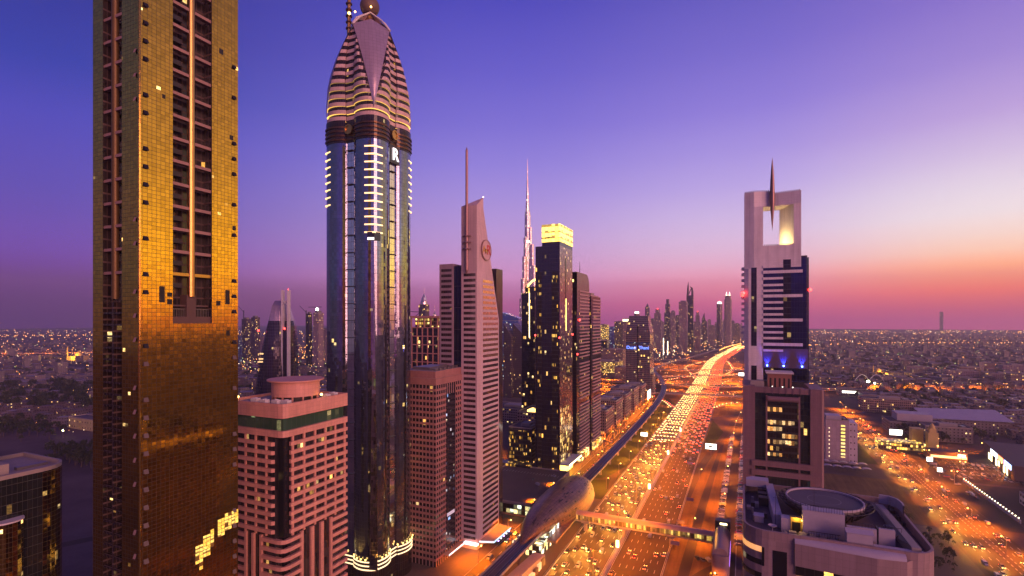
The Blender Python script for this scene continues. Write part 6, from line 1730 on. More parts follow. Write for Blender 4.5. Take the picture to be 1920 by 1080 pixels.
# floodlight on the unfinished tower and cranes
x, y = at_d(595, 1490)
r = thing('tower_crane', 'tower crane with a bright floodlight over the unfinished tower', 'crane', (x, y, 0))
ht = zz(580, 1490)
b = MB(); b.box(-1.2, -1.2, 0, 1.2, 1.2, ht + 6); b.build('mast', M['dark_metal'], r)
b = MB(); b.box(-34, -.6, ht + 6, 16, .6, ht + 7.4); b.build('jib', M['dark_metal'], r)
b = MB(); b.sphere(2, -3, ht, 4.2, 10, 8); b.build('floodlight', lamp_mat('floodlight', (1, .95, .85), 8, False), r)
for (px, dd, lab) in ((457, 1740, 'thin tower crane left of the unfinished pair'), (574, 1530, 'slim tower crane with a raised jib left of the floodlit tower')):
    x, y = at_d(px, dd); ht = zz(582, dd)
    r = thing('tower_crane', lab, 'crane', (x, y, 0))
    b = MB(); b.box(-1, -1, 0, 1, 1, ht); b.build('mast', M['dark_metal'], r)
    b = MB(); b.tube([(0, 0, ht - 6), (-26, 0, ht + 14)], .8, 4); b.build('jib', M['dark_metal'], r)
for (px, dd) in ((462, 1735), (479, 1685)):
    pass
# shell shaped dark tower
M['diamond'] = facade('diamond_glass', pw=2.4, fh=4.2, lw=.25, lh=.25, line=(.09, .07, .09), glass=(.025, .022, .035), metallic=.4, rough=.1, wob=.02, lit=.006, lit_s=1.2, panel_var=.3)
d = 720; x, y = at_d(517, d)
sh = thing('shell_tower', 'dark curved shell shaped tower with a pale pointed cap and two white masts', 'skyscraper', (x, y, 0), YAW)
HT = zz(572, d) + 6
def shell_ring(t_):
    # the left edge swells out low down and sweeps over to the masts at the top
    wl = 30 * (1 - t_ ** 1.7) ** .62 - 9 * t_ ** 1.2; wr = (29 - 3 * t_ ** 2) * (1 - max(0, t_ - .78) * 1.6)
    return wl, wr
rings = []; rings2 = []
for i in range(25):
    t_ = i / 24
    zf = HT * t_
    wl, wr = shell_ring(t_)
    dp = 22 * (1 - t_ ** 3.4) ** .5 + 3
    ring = [(-wl * cos(radians(a)) if a <= 90 else wr * -cos(radians(a)), -dp * sin(radians(a)), zf) for a in range(0, 181, 15)] + [(wr * .9, dp * .6, zf), (-wl * .9, dp * .6, zf)]
    rings.append(ring)
b = MB(); b.loft(rings[:21], 0); b.build('glass_shell', M['diamond'], sh)
b = MB(); b.loft([[(p[0] * 1.0, p[1], p[2]) for p in r_] for r_ in rings[20:]], 0, True, False); b.face(rings[-1]); b.build('pale_cap', M['leaf'], sh)
for xo in (17.0, 25.0):
    b = MB(); b.box(xo - 1.0, -19.0, 0, xo + 1.0, -12.0, HT + 14); b.build('mast', M['white_panel'], sh)
b = MB(); b.box(18.0, -18.0, 0, 24.0, -12.0, HT * .77); b.build('dark_groove', M['black_glass'], sh)
for q in range(2):
    b = MB(); b.tube([(17 + 8 * q, -18, HT - 8), (25 - 8 * q, -18, HT + 2)], .5, 5); b.build('cross_tie', M['white_panel'], sh)
for (xo, yo, zf) in ((-16, -17, HT * .755), (21, -19.5, HT * .77), (25, -17, HT + 15)):
    beacon(sh, xo, yo, zf, 1.5 if zf < HT else .8)
for zf in (88, 95, 84):
    b = MB(); b.box(-14 + (zf % 3), -22.0, zf, -7, -20, zf + 1.8); b.build('lit_window', M['warm_sign'] if False else lamp_mat('dim_office_%d' % zf, (1, .6, .12), .9, False), sh)

# ================================================================== the low town
rt = random.Random(21)
M['villa_a'] = plain('pale_render', (.15, .115, .12), .7, var=.1); M['villa_b'] = plain('sand_render', (.12, .085, .085), .7, var=.1)
M['villa_c'] = plain('white_render', (.27, .23, .25), .7, var=.08); M['villa_d'] = plain('brown_render', (.12, .08, .075), .7, var=.1)
FM['villa'] = facade('villa_wall', pw=4.0, fh=3.4, win=(.3, .7, .28, .72), wall=(.13, .095, .10), glass=(.03, .025, .03), metallic=.1, rough=.15, lit=.10, lit_s=1.2, lit_col=(1, .5, .12))
FM['villa2'] = facade('villa_wall_white', pw=3.6, fh=3.4, win=(.3, .68, .28, .7), wall=(.20, .16, .165), glass=(.03, .025, .03), metallic=.1, rough=.15, lit=.09, lit_s=1.2, lit_col=(1, .6, .2))
def villa_data(k):
    w, l, h = rt.uniform(6, 10), rt.uniform(6, 11), rt.choice((4.2, 7.4, 7.6, 10.6))
    b = MB(); b.prism(rect(-w, w, -l, l), 0, h, 0, 1)
    b.prism(rect(-w * .9, w * .3, -l * .9, l * .4), h, h + 3.2, 0, 1)
    ring_wall(b, rect(-w, w, -l, l), .3, h, h + .8, 1)
    b.prism(rect(w, w + 4, -l * .5, l * .5), 0, 3.4, 0, 1)
    b.prism(rect(-w - 3, -w, -l * .2, l * .7), 0, 3.2, 0, 1)
    return b
vmods = [villa_data(k).data('villa', [FM['villa'] if k % 2 else FM['villa2'], (M['villa_a'], M['villa_b'], M['villa_c'], M['villa_d'])[k % 4]]) for k in range(8)]
# keep out of the built corridors
def blocked(x, y):
    if -330 < x < 165 and y < 2000 and not (x > 30 and y > 1250): return True
    if -260 < x < 60 + max(0, (y - 2000) * .3) and y < 4200: return True
    if 120 < x < 290 and y < 860: return True
    if 120 < x < 200 and y < 1300: return True
    for pth, wd_ in ((cross[0], 24), (west_path, 26)):
        for p in pth[::2]:
            if abs(p.x - x) < wd_ and abs(p.y - y) < wd_: return True
    d_ = depth(x, y)
    return False
sitesR, sitesL = [], []
for _ in range(7000):
    d = 560 * (9.0 ** rt.random()); u = rt.uniform(.565, 1.12)
    px = 960 + 960 * u
    x, y = at_d(px, d)
    # streets every 60 m keep the houses in rows
    x = round(x / 27) * 27 + rt.uniform(-3, 3); y = round(y / 32) * 32 + rt.uniform(-3, 3)
    if not blocked(x, y): sitesR.append((d, x, y))
for _ in range(4200):
    d = 700 * (4.6 ** rt.random()); u = rt.uniform(-1.06, -.3)
    x, y = at_d(960 + 960 * u, d)
    x = round(x / 27) * 27 + rt.uniform(-3, 3); y = round(y / 32) * 32 + rt.uniform(-3, 3)
    if blocked(x, y): continue
    if d > 1450 and rt.random() < .72: continue
    if 560 < d < 820 and rt.random() < .6: continue
    sitesL.append((d, x, y))
def thin(s):
    seen = set(); out = []
    for d, x, y in sorted(s):
        k = (round(x / 27), round(y / 32))
        if k in seen: continue
        seen.add(k); out.append((d, x, y))
    return out
sitesR, sitesL = thin(sitesR), thin(sitesL)
big = [(1640, 775), (1770, 800), (1745, 800), (1590, 740), (1890, 850), (1740, 840)]
def put_villa(x, y, label, group):
    o = bpy.data.objects.new('villa', rt.choice(vmods)); COL.objects.link(o)
    o.location = (x, y, 0); o.rotation_euler = (0, 0, rt.choice((0, pi / 2, pi, -pi / 2)) + radians(24) * (x < 0))
    return tag(o, label, 'house', group)
nR, nL = 190, 100
for d, x, y in sitesR[:nR]: put_villa(x, y, 'low flat roofed house among many alike in the dusky town right of the boulevard', 'houses of the town on the right')
for d, x, y in sitesL[:nL]: put_villa(x, y, 'low flat roofed house among many alike in the garden district left of the towers', 'houses of the district on the left')
b = MB(); b2 = MB()
def far_house(b, x, y, k):
    w, l, h = rt.uniform(6, 12), rt.uniform(6, 12), rt.choice((4, 7, 7, 10, 10, 14)) if rt.random() > .03 else rt.uniform(18, 34)
    a = rt.choice((0, .4, .8)); ca, sa = cos(a), sin(a)
    poly = [(x + px * ca - py * sa, y + px * sa + py * ca) for px, py in ((-w, -l), (w, -l), (w, l), (-w, l))]
    b.prism(poly, 0, h, k % 2, 2 + k % 4)
for i, (d, x, y) in enumerate(sitesR[nR:] + sitesL[nL:]):
    far_house(b, x, y, i)
tag(b.build('distant_houses', [FM['villa'], FM['villa2'], M['villa_a'], M['villa_b'], M['villa_c'], M['villa_d']]), 'hazy spread of low distant houses reaching to the horizon', 'houses', kind='stuff')

# larger buildings of the town on the right, one by one
def town(label, px, base, w, l, h, mat, name='town_building', cat='building', roof=None, rz=0, **k):
    d = CAM_H * 960 / (base - 600); x, y = at_d(px, d)
    return bldg(name, label, cat, x + w, y, w, l, h, mat if not isinstance(mat, str) else FM[mat], roof, rz=rz, **k)
r = town('pinkish mid rise block with a column of yellow lit windows beside the framed tower', 1548, 866, 20, 26, 42, facade('lilac_wall', pw=3, fh=3.5, win=(2, 3, 2, 3), wall=(.42, .32, .35), lit=0, wob=0))
b = MB(); b.box(-7.0, -.2, 6, -3.4, 0, 38); b.build('lit_window_column', facade('yellow_strip_windows', pw=5, fh=3.5, lw=.1, lh=1.4, line=(.3, .2, .2), glass=(.1, .1, .05), lit=.95, lit_col=(1, .68, .15), even=True, lit_s=1.6), r)
for i in range(8):
    b = MB(); b.box(-17.2, -.4, 6 + i * 4, -16.7, 0, 6.5 + i * 4); b.build('wall_lamp', M['warm_sign'], r)
b = MB(); b.prism(rect(0, 7, 0.5, 25), 0, 40.5, 0); b.build('white_wing', facade('white_wing_wall', pw=3, fh=6.0, win=(.35, .65, .4, .62), wall=(.58, .5, .52), glass=(.05, .03, .04), lit=0, wob=0), r)
b = MB(); b.box(-19, 4, 42, -6, 20, 46); b.build('white_roof_room', M['hp_white'], r)
x, y = gp(1600, 888)
for i in range(2):
    for j in range(8):
        r = thing('shade_canopy', 'pale arched shade canopy over parked cars beside the sandy yard', 'canopy', (52 + j * 7.8, 566 + i * 18, 0), 0, 'shade canopies by the sandy yard')
        b = MB(); rr = []
        for k_ in range(7):
            a = pi * k_ / 6; rr.append([(3.8 * cos(a), y_, 3.0 + 1.3 * sin(a)) for y_ in (0, 6)])
        b.loft(rr, 0, False); b.build('fabric', M['hp_white'], r)
        b = MB(); b.cyl(0, 5.6, 0, 4.0, .12, n=6); b.build('post', M['metal'], r)
r = town('broad pale building with a wide slanted white roof beyond the yellow lit halls', 1738, 806, 82, 46, 15, 'villa2', plant=False)
b = MB(); b.face([(-84, -3, 15.6), (3, -3, 17), (3, 49, 24), (-84, 49, 21)]); b.face([(-84, 49, 20.4), (3, 49, 23.4), (3, -3, 16.4), (-84, -3, 15)]); b.build('slanted_roof', M['hp_white'], r)
r = town('stepped white building with two roof levels right of the lit junction', 1668, 812, 60, 40, 14, 'villa2')
b = MB(); b.box(-50, 10, 15, -14, 36, 24); b.build('upper_storey', M['hp_white'], r)
town('rounded white building with balconies in front of the slanted roof', 1735, 826, 44, 30, 17, 'villa2')
town('long ochre apartment house with small lit windows beyond the junction', 1616, 771, 68, 30, 20, 'office_warm')
town('long low warehouse with a flat dusky roof along the cross road', 1618, 751, 80, 40, 10, 'villa')
r = town('oval pale pavilion with a lit sign beside the boulevard', 1572, 741, 46, 24, 12, 'villa2', plant=False)
b = MB(); b.box(-40, -.4, 5, -8, -.1, 9); b.build('lit_sign', M['white_sign'], r)
# yellow lit halls with a small tower
M['floodlit'] = plain('ochre_stone', (.55, .38, .14), .7)
x, y = gp(1735, 848)
r = thing('lit_hall', 'ochre hall with a square tower bathed in yellow floodlight by the junction', 'hall', (x, y, 0))
b = MB(); b.prism(rect(-42, 0, 0, 16), 0, 9, 0); b.build('wall', FM['office_yellow'], r)
b = MB(); b.prism(rect(3, 12, 2, 11), 0, 21, 0); b.prism(rect(4.5, 10.5, 3.5, 9.5), 21, 25, 0); b.build('tower', M['floodlit'], r)
b = MB(); b.lathe(7.5, 6.5, [(3, 25), (2.6, 27.5), (1.2, 29.5), (.1, 31)], 12); b.build('dome', M['floodlit'], r)
b = MB(); b.prism(rect(-8, 2, 14, 26), 0, 22, 0); b.build('rear_block', M['floodlit'], r)
for (lx, ly) in ((-2, -6), (9, -6), (-12, 20)):
    ld = bpy.data.lights.new('flood_glow', 'POINT'); ld.energy = 15000; ld.color = (1, .55, .05); ld.shadow_soft_size = .5
    lo = bpy.data.objects.new('flood_glow', ld); COL.objects.link(lo); lo.parent = r; lo.location = (lx, ly, 9)
    b = MB(); b.sphere(lx, ly, 9, .8, 8, 6); b.cyl(lx, ly, 0, 8.4, .12, n=6); b.build('floodlight', M['yellow_strip'], r)
x, y = gp(1815, 866)
r = thing('restaurant', 'long low brick restaurant with a string of bright lights along its front', 'restaurant', (x, y, 0))
b = MB(); b.prism(rect(-32, 0, 0, 16), 0, 8, 0, 1); b.build('wall', [M['villa_d'], M['hp_deck']], r)
b = MB(); b.box(-30, -.4, 2, -1, -.05, 4.2); b.build('lit_front', lamp_mat('bright_restaurant_front', (1, .45, .15), 2.2), r)
b = MB(); b.box(-8, -.5, 4.5, -2, -.06, 6.5); b.build('lit_sign', M['white_sign'], r)
# shopping hall with lit fascia
x, y = gp(1862, 868)
r = thing('shopping_hall', 'large shopping hall with a blue and white lit fascia at the right edge', 'shop', (x, y, 0), radians(-8))
b = MB(); b.prism(rect(0, 90, -70, 40), 0, 14, 0, 1); b.build('wall', [M['villa_d'], M['hp_deck']], r)
for (y0, y1, c_, s_) in ((-62, -40, 'fascia_blue', None), (-36, -20, 'fascia_red', None), (-16, 8, 'fascia_white', None)):
    cc = {'fascia_blue': (.35, .5, 1.0), 'fascia_red': (1, .25, .1), 'fascia_white': (.75, .85, 1.0)}[c_]
    b = MB(); b.box(-.4, y0, 8, -.05, y1, 12.5); b.build('lit_fascia', lamp_mat(c_, cc, 3.0), r)
for k in range(9):
    b = MB(); b.box(-.3, -60 + k * 9, .5, -.04, -55 + k * 9, 7); b.build('shop_window', M['warm_sign'] if k % 3 else M['dk_lit'], r)
b = MB(); b.sphere(30, -30, 19, 3.0, 12, 8, 0, 1.4); b.build('glowing_globe', lamp_mat('white_globe', (.9, .95, .8), 4, False), r)
b = MB(); b.cyl(30, -30, 14, 16, .5, n=8); b.build('globe_post', M['metal'], r)
# white school like building and its wall with a string of lamps
r = thing('white_hall', 'white two storey building with dark windows behind the lamp lined wall', 'building', (196, 508, 0), radians(-4))
b = MB(); b.prism(rect(0, 60, 0, 16), 0, 9.5, 0, 1); b.build('wall', [facade('white_hall_wall', pw=4.4, fh=4.6, win=(.2, .8, .3, .72), wall=(.6, .55, .5), glass=(.02, .02, .02), lit=.03, wob=0), M['hp_deck']], r)
b = MB(); b.box(4, 4, 9.5, 12, 12, 13); b.build('roof_room', M['hp_white'], r)
ld = bpy.data.lights.new('yard_glow', 'POINT'); ld.energy = 5000; ld.color = (.85, 1, .5); ld.shadow_soft_size = .4
lo = bpy.data.objects.new('yard_glow', ld); COL.objects.link(lo); lo.parent = r; lo.location = (28, -6, 6)
b = MB(); b.sphere(28, -6, 6, .5, 8, 6); b.cyl(28, -6, 0, 5.6, .1, n=6); b.build('yard_lamp', M['white_sign'], r)
r = thing('garden_wall', 'long white garden wall beside the car park', 'wall', (177.5, 470, 0))
b = MB(); b.box(-.2, 0, 0, .2, 102, 2.2); b.box(-.35, 0, 2.2, .35, 102, 2.4); b.build('masonry', M['hp_white'], r)
for i in range(22):
    o = thing('wall_lamp', 'small white globe lamp on the garden wall, one of an even string', 'lamp', (177.5, 473 + i * 4.6, 2.4), 0, 'lamps along the garden wall')
    b = MB(); b.cyl(0, 0, 0, .5, .08, n=6); b.build('stem', M['metal'], o)
    b = MB(); b.sphere(0, 0, .85, .42, 8, 6); b.build('globe', M.setdefault('wall_globe', lamp_mat('wall_globe', (1, .80, .5), 5)), o)
# floodlit arches and two small mosques
x, y = gp(1632, 724)
for k, px in enumerate((1618, 1645)):
    x, y = gp(px, 724)
    r = thing('arch', ['left steel arch over the floodlit ground beyond the cross road', 'right steel arch over the floodlit ground beyond the cross road'][k], 'arch', (x, y, 0))
    b = MB(); b.tube([(-20 + 40 * t_ / 12, 17 * t_ / 12, 24 * sin(pi * t_ / 12)) for t_ in range(13)], .7, 6); b.build('arch_rib', M['white_panel'], r)
for (px, py, lab, g_) in ((1628, 716, 'large white floodlight glaring under the arches', 1), (1640, 719, 'smaller greenish floodlight under the arches', 0)):
    x, y = gp(px, py, 10)
    r = thing('floodlight', lab, 'floodlight', (x, y, 0))
    b = MB(); b.cyl(0, 0, 0, 9, .3, n=6); b.build('mast', M['metal'], r)
    b = MB(); b.sphere(0, 0, 10.5, 3.0 if g_ else 1.8, 10, 8); b.build('lamp', lamp_mat('ground_floodlight_%d' % g_, (1, .95, .55), 12), r)
def mosque(label, px, base, s_):
    d = CAM_H * 960 / (base - 600); x, y = at_d(px, d)
    r = thing('mosque', label, 'mosque', (x, y, 0), YAW)
    b = MB(); b.prism(rect(-16 * s_, 16 * s_, 0, 22 * s_), 0, 10 * s_, 0); b.build('hall', M['floodlit'], r)
    b = MB(); b.lathe(0, 11 * s_, [(7 * s_, 10 * s_), (7.4 * s_, 13 * s_), (6 * s_, 17 * s_), (3 * s_, 20 * s_), (.2, 22 * s_)], 16); b.build('dome', M['floodlit'], r)
    b = MB(); b.cyl(-18 * s_, 2, 0, 26 * s_, 1.6 * s_, 1.3 * s_, n=10); b.cyl(-18 * s_, 2, 26 * s_, 33 * s_, 1.4 * s_, .1, n=10); b.build('minaret', M['floodlit'], r)
    ld = bpy.data.lights.new('mosque_glow', 'POINT'); ld.energy = 60000 * s_ * s_; ld.color = (1, .5, .06); ld.shadow_soft_size = .5
    lo = bpy.data.objects.new('mosque_glow', ld); COL.objects.link(lo); lo.parent = r; lo.location = (4, -12 * s_, 12 * s_)
    b = MB(); b.sphere(4, -12 * s_, 8 * s_, .9, 8, 6); b.cyl(4, -12 * s_, 0, 8 * s_, .2, n=6); b.build('floodlight', M['yellow_strip'], r)
mosque('golden lit mosque with a thin minaret far off to the left', 140, 676, 1.5)
mosque('small golden lit mosque beyond the arches in the right hand town', 1652, 707, 1.0)
town('long pale floodlit shed among dark trees left of the golden tower', 128, 802, 90, 20, 14, facade('floodlit_shed', pw=6, fh=7, win=(.4, .6, .3, .6), wall=(.5, .42, .2), lit=.2, lit_s=1), name='shed', plant=False)
x, y = gp(118, 822)
r = thing('floodlight', 'greenish yard floodlight in front of the pale shed', 'floodlight', (x, y, 0))
b = MB(); b.cyl(0, 0, 0, 9, .2, n=6); b.build('mast', M['metal'], r)
b = MB(); b.sphere(0, 0, 9.5, .9, 8, 6); b.build('lamp', lamp_mat('yard_floodlight', (1, .95, .3), 20), r)
ld = bpy.data.lights.new('yard_glow', 'POINT'); ld.energy = 50000; ld.color = (1, .85, .2); ld.shadow_soft_size = .5
lo = bpy.data.objects.new('yard_glow', ld); COL.objects.link(lo); lo.parent = r; lo.location = (0, 0, 9.5)
for i, (px, base, w, h) in enumerate([(1775, 712, 60, 22), (1800, 708, 40, 26), (1850, 716, 70, 20), (1895, 722, 60, 24), (1700, 700, 50, 18), (1560, 700, 40, 20), (1880, 700, 60, 22), (1820, 700, 50, 28)]):
    o = town('dark mid rise block with scattered lights in the middle of the right hand town', px, base, w, w * .5, h, 'office_warm' if i % 2 else 'mauve_flats', name='flat_block')
    o['group'] = 'mid rise blocks of the right hand town'
# far lights: tiny lamps of the town
b = MB()
def dot(b, x, y, z, r, m):
    b.v += [(x - r, y, z), (x + r, y, z), (x, y - r, z), (x, y + r, z), (x, y, z - r), (x, y, z + r)]
    i = len(b.v) - 6
    for f in ((0, 2, 5), (2, 1, 5), (1, 3, 5), (3, 0, 5), (2, 0, 4), (1, 2, 4), (3, 1, 4), (0, 3, 4)):
        b.f.append(tuple(i + q for q in f)); b.uv.append([(0, 0)] * 3); b.mi.append(m)
for _ in range(4200):
    d = 620 * (11.0 ** (rt.random() ** .8)); side = rt.random()
    u = rt.uniform(.56, 1.15) if side < .62 else rt.uniform(-1.08, -.35)
    x, y = at_d(960 + 960 * u, d)
    if blocked(x, y) and d < 2000: continue
    m = rt.choices((0, 1, 2), (.66, .26, .08))[0]
    if side < .62 and 1200 < d < 2300 and rt.random() < .4: m = 2
    dot(b, x, y, rt.uniform(3, 9), d / 960.0 * rt.choice((.22, .28, .3, .36, .5, .62)), m)
for _ in range(26):    # lit streets of the town
    d = rt.uniform(900, 3600); right = rt.random() < .7
    x, y = at_d(960 + 960 * (rt.uniform(.6, 1.0) if right else rt.uniform(-1.0, -.5)), d)
    a = rt.choice((.42, .42 + pi / 2, .2, .7)); n_ = rt.randint(12, 30); m = rt.choice((0, 0, 1))
    for k in range(n_):
        xx, yy = x + cos(a) * 32 * k, y + sin(a) * 32 * k
        if blocked(xx, yy): continue
        dd = depth(xx, yy)
        if dd > 500: dot(b, xx, yy, 7, dd / 960 * .34, m)
for pth, stp, hgt, sz in ((west2_path, 1, 16, 1.15), (east2_path, 1, 16, 1.0)):
    for p in pth[::stp]:
        for s_ in (-14, 14):
            dot(b, p.x + s_, p.y, hgt, depth(p.x, p.y) / 960 * sz * .6, 0)
for p in hw_path:
    if p.y > 2350:
        for s_ in (-34, -4, 4, 34): dot(b, p.x + s_, p.y, 14, depth(p.x, p.y) / 960 * .6, 0)
for _ in range(420):   # the brightly lit quarter beyond the hotel
    d = rt.uniform(1300, 2700); x, y = at_d(rt.uniform(1126, 1300), d)
    if x > -190: continue
    dot(b, x, y, rt.uniform(3, 16), d / 960 * rt.choice((.3, .35, .5, .8)), rt.choice((0, 0, 1)))
for _ in range(220):
    d = rt.uniform(2300, 4200); x, y = at_d(rt.uniform(1290, 1395), d)
    dot(b, x, y, rt.uniform(3, 16), d / 960 * rt.uniform(.3, .6), rt.choice((0, 0, 1)))
for _ in range(200):
    d = rt.uniform(1300, 2100); x, y = at_d(rt.uniform(446, 616), d)
    dot(b, x, y, rt.uniform(3, 20), d / 960 * rt.uniform(.3, .8), rt.choice((0, 0, 0, 1, 2)))
tag(b.build('distant_lamps', [M['sodium_far'], M['white_far'], M['green_far']]), 'countless tiny orange and white lamps scattered over the distant town', 'lamps', kind='stuff')
for i, px in enumerate((1244, 1252)):
    x, y = at_d(px, 1800)
    r = thing('light_mast', ['left of two tall glowing light masts beyond the blue letter hotel', 'right of two tall glowing light masts beyond the blue letter hotel'][i], 'mast', (x, y, 0))
    b = MB(); b.cyl(0, 0, 0, 20, .6, n=6); b.build('base', M['metal'], r)
    b = MB(); b.cyl(0, 0, 20, zz(634 + 6 * i, 1800), .9, n=6); b.build('light_tube', lamp_mat('tall_light_tube_%d' % i, (1, .9, .6), 5, False), r)

# ================================================================== trees
def leaf_mat(name, c_):
    t = NT(name); nz = t.noise(.6, 3.0)
    t.P(Base_Color=t.scale(c_, t.math('ADD', .5, nz)), Roughness=.8, Specular_IOR_Level=.2); return t.m
M['leaf_a'] = leaf_mat('dark_leaves', (.035, .05, .02)); M['leaf_b'] = leaf_mat('olive_leaves', (.06, .065, .028)); M['bark'] = plain('bark', (.10, .07, .05), .9)
def crown_data(r, h0, n_cl, per, seed):
    q = random.Random(seed); b = MB()
    for c_ in range(n_cl):
        th, ph = q.uniform(0, 2 * pi), q.uniform(-.3, 1.3)
        rr_ = r * q.uniform(.35, .85)
        cx, cy_, cz = rr_ * cos(th) * cos(ph), rr_ * sin(th) * cos(ph), h0 + r * .75 * sin(ph)
        cr = r * q.uniform(.25, .42)
        for k in range(per):
            d = Vector((q.gauss(0, 1), q.gauss(0, 1), q.gauss(0, 1))).normalized() * cr * q.uniform(.5, 1.05)
            p = Vector((cx, cy_, cz)) + d
            s_ = r * q.uniform(.07, .14)
            a = Vector((q.gauss(0, 1), q.gauss(0, 1), q.gauss(0, 1))).normalized(); e = a.orthogonal().normalized(); f_ = a.cross(e)
            b.face([p - e * s_ - f_ * s_ * .6, p + e * s_ - f_ * s_ * .6, p + e * s_ * .8 + f_ * s_ * .6, p - e * s_ * .8 + f_ * s_ * .6], c_ % 2)
    return b
def trunk_data(h, r=.28):
    b = MB(); b.tube([(0, 0, 0), (.1, .05, h * .5), (0, 0, h)], [r * 1.3, r, r * .6], 6)
    for k in range(3):
        a = k * 2.1; b.tube([(0, 0, h * .8), (cos(a) * h * .3, sin(a) * h * .3, h * 1.25)], [r * .5, r * .2], 4)
    return b
crowns = [crown_data(r_, h_, 11, 26, s_).data('crown', [M['leaf_a'], M['leaf_b']]) for r_, h_, s_ in ((4.0, 6.0, 1), (5.2, 6.6, 2), (3.2, 4.8, 3), (6.2, 7.5, 4))]
trunks = [trunk_data(h_).data('trunk', [M['bark']]) for h_ in (4.6, 5.0, 3.8, 5.4)]
def tree(x, y, s_, label, group):
    k = rt.randrange(4)
    r = thing('tree', label, 'tree', (x, y, 0), rt.uniform(0, 6.28), group); r.scale = (s_, s_, s_)
    for nm, me in (('trunk', trunks[k]), ('crown', crowns[k])):
        o = bpy.data.objects.new(nm, me); COL.objects.link(o); o.parent = r
    return r
def clump(px0, px1, py0, py1, n, smin, smax, label, group):
    for _ in range(n):
        x, y = gp(rt.uniform(px0, px1), rt.uniform(py0, py1))
        tree(x, y, rt.uniform(smin, smax), label, group)
clump(0, 175, 730, 775, 60, 1.3, 2.4, 'dark leafy tree in the wood beyond the garden district, far left', 'dark trees far left')
clump(0, 130, 790, 830, 26, .9, 1.7, 'dark leafy tree in front of the pale shed on the left', 'trees before the shed')
clump(90, 178, 840, 880, 34, .8, 1.4, 'dark leafy tree on the slope by the garden road on the left', 'trees by the garden road')
clump(446, 500, 690, 725, 14, .9, 1.5, 'dark tree around the foot of the shell tower', 'trees at the shell tower')
clump(550, 615, 690, 720, 14, .8, 1.4, 'dark tree on the open ground right of the shell tower', 'trees right of the shell tower')
clump(1655, 1900, 745, 770, 34, .8, 1.7, 'dark round tree in the gardens beyond the halls on the right', 'trees of the right hand gardens')
clump(1690, 1860, 800, 835, 30, .6, 1.2, 'dark tree between the white halls by the junction', 'trees between the white halls')
clump(1560, 1640, 660, 690, 10, 1.2, 2.2, 'hazy dark tree in the town beyond the framed tower', 'hazy trees of the town')
clump(1735, 1790, 1000, 1075, 30, .25, .5, 'dark shrub like tree on the verge at the lower right', 'trees on the lower right verge')
clump(1570, 1600, 790, 830, 8, .5, .8, 'small tree by the kerb of the boulevard', 'small kerb trees')
b = MB()
def add_clump(b, x, y, r_):
    for k in range(26):
        d = Vector((rt.gauss(0, 1), rt.gauss(0, 1), abs(rt.gauss(0, .8)))).normalized() * r_ * rt.uniform(.5, 1)
        p = Vector((x, y, r_ * .7)) + d; s_ = r_ * rt.uniform(.2, .42)
        a = Vector((rt.gauss(0, 1), rt.gauss(0, 1), rt.gauss(0, 1))).normalized(); e = a.orthogonal().normalized(); f_ = a.cross(e)
        b.face([p - e * s_ - f_ * s_, p + e * s_ - f_ * s_, p + e * s_ + f_ * s_, p - e * s_ + f_ * s_], k % 2)
for _ in range(1500):
    d = 800 * (5.5 ** rt.random()); u = rt.uniform(.62, 1.1) if rt.random() < .6 else rt.uniform(-1.05, -.35)
    x, y = at_d(960 + 960 * u, d)
    if blocked(x, y): continue
    add_clump(b, x, y, rt.uniform(3.5, 8))
tag(b.build('distant_trees', [M['leaf_a'], M['leaf_b']]), 'dark specks of far off trees and gardens across the low town', 'trees', kind='stuff')
def palm(x, y, h, label):
    r = thing('palm_tree', label, 'palm', (x, y, 0))
    b = MB(); b.tube([(0, 0, 0), (.3, .1, h * .5), (.2, 0, h)], [.4, .28, .22], 7); b.build('trunk', M['bark'], r)
    b = MB()
    for k in range(22):
        a = k * 2.4; up = .9 - .075 * k
        prev = None
        for t_ in range(7):
            f_ = t_ / 6
            rad = 3.6 * f_; zf = h + up * 2.2 * f_ - 2.6 * f_ * f_
            wd_ = .55 * sin(pi * min(1, f_ * .9 + .1))
            c0 = (cos(a) * rad + .2, sin(a) * rad, zf)
            cur = [(c0[0] - sin(a) * wd_, c0[1] + cos(a) * wd_, zf - .25), c0, (c0[0] + sin(a) * wd_, c0[1] - cos(a) * wd_, zf - .25)]
            if prev: b.face([prev[0], prev[1], cur[1], cur[0]]); b.face([prev[1], prev[2], cur[2], cur[1]])
            prev = cur
    b.build('crown', M['leaf_b'], r)
for (px, py, h, lab) in ((1690, 990, 15, 'tall palm beside the helipad building'), (1703, 1000, 13, 'shorter palm right of the tall one by the helipad building'), (1683, 1005, 12, 'palm left of the tall one by the helipad building')):
    x, y = gp(px, py); palm(x, y, h, lab)

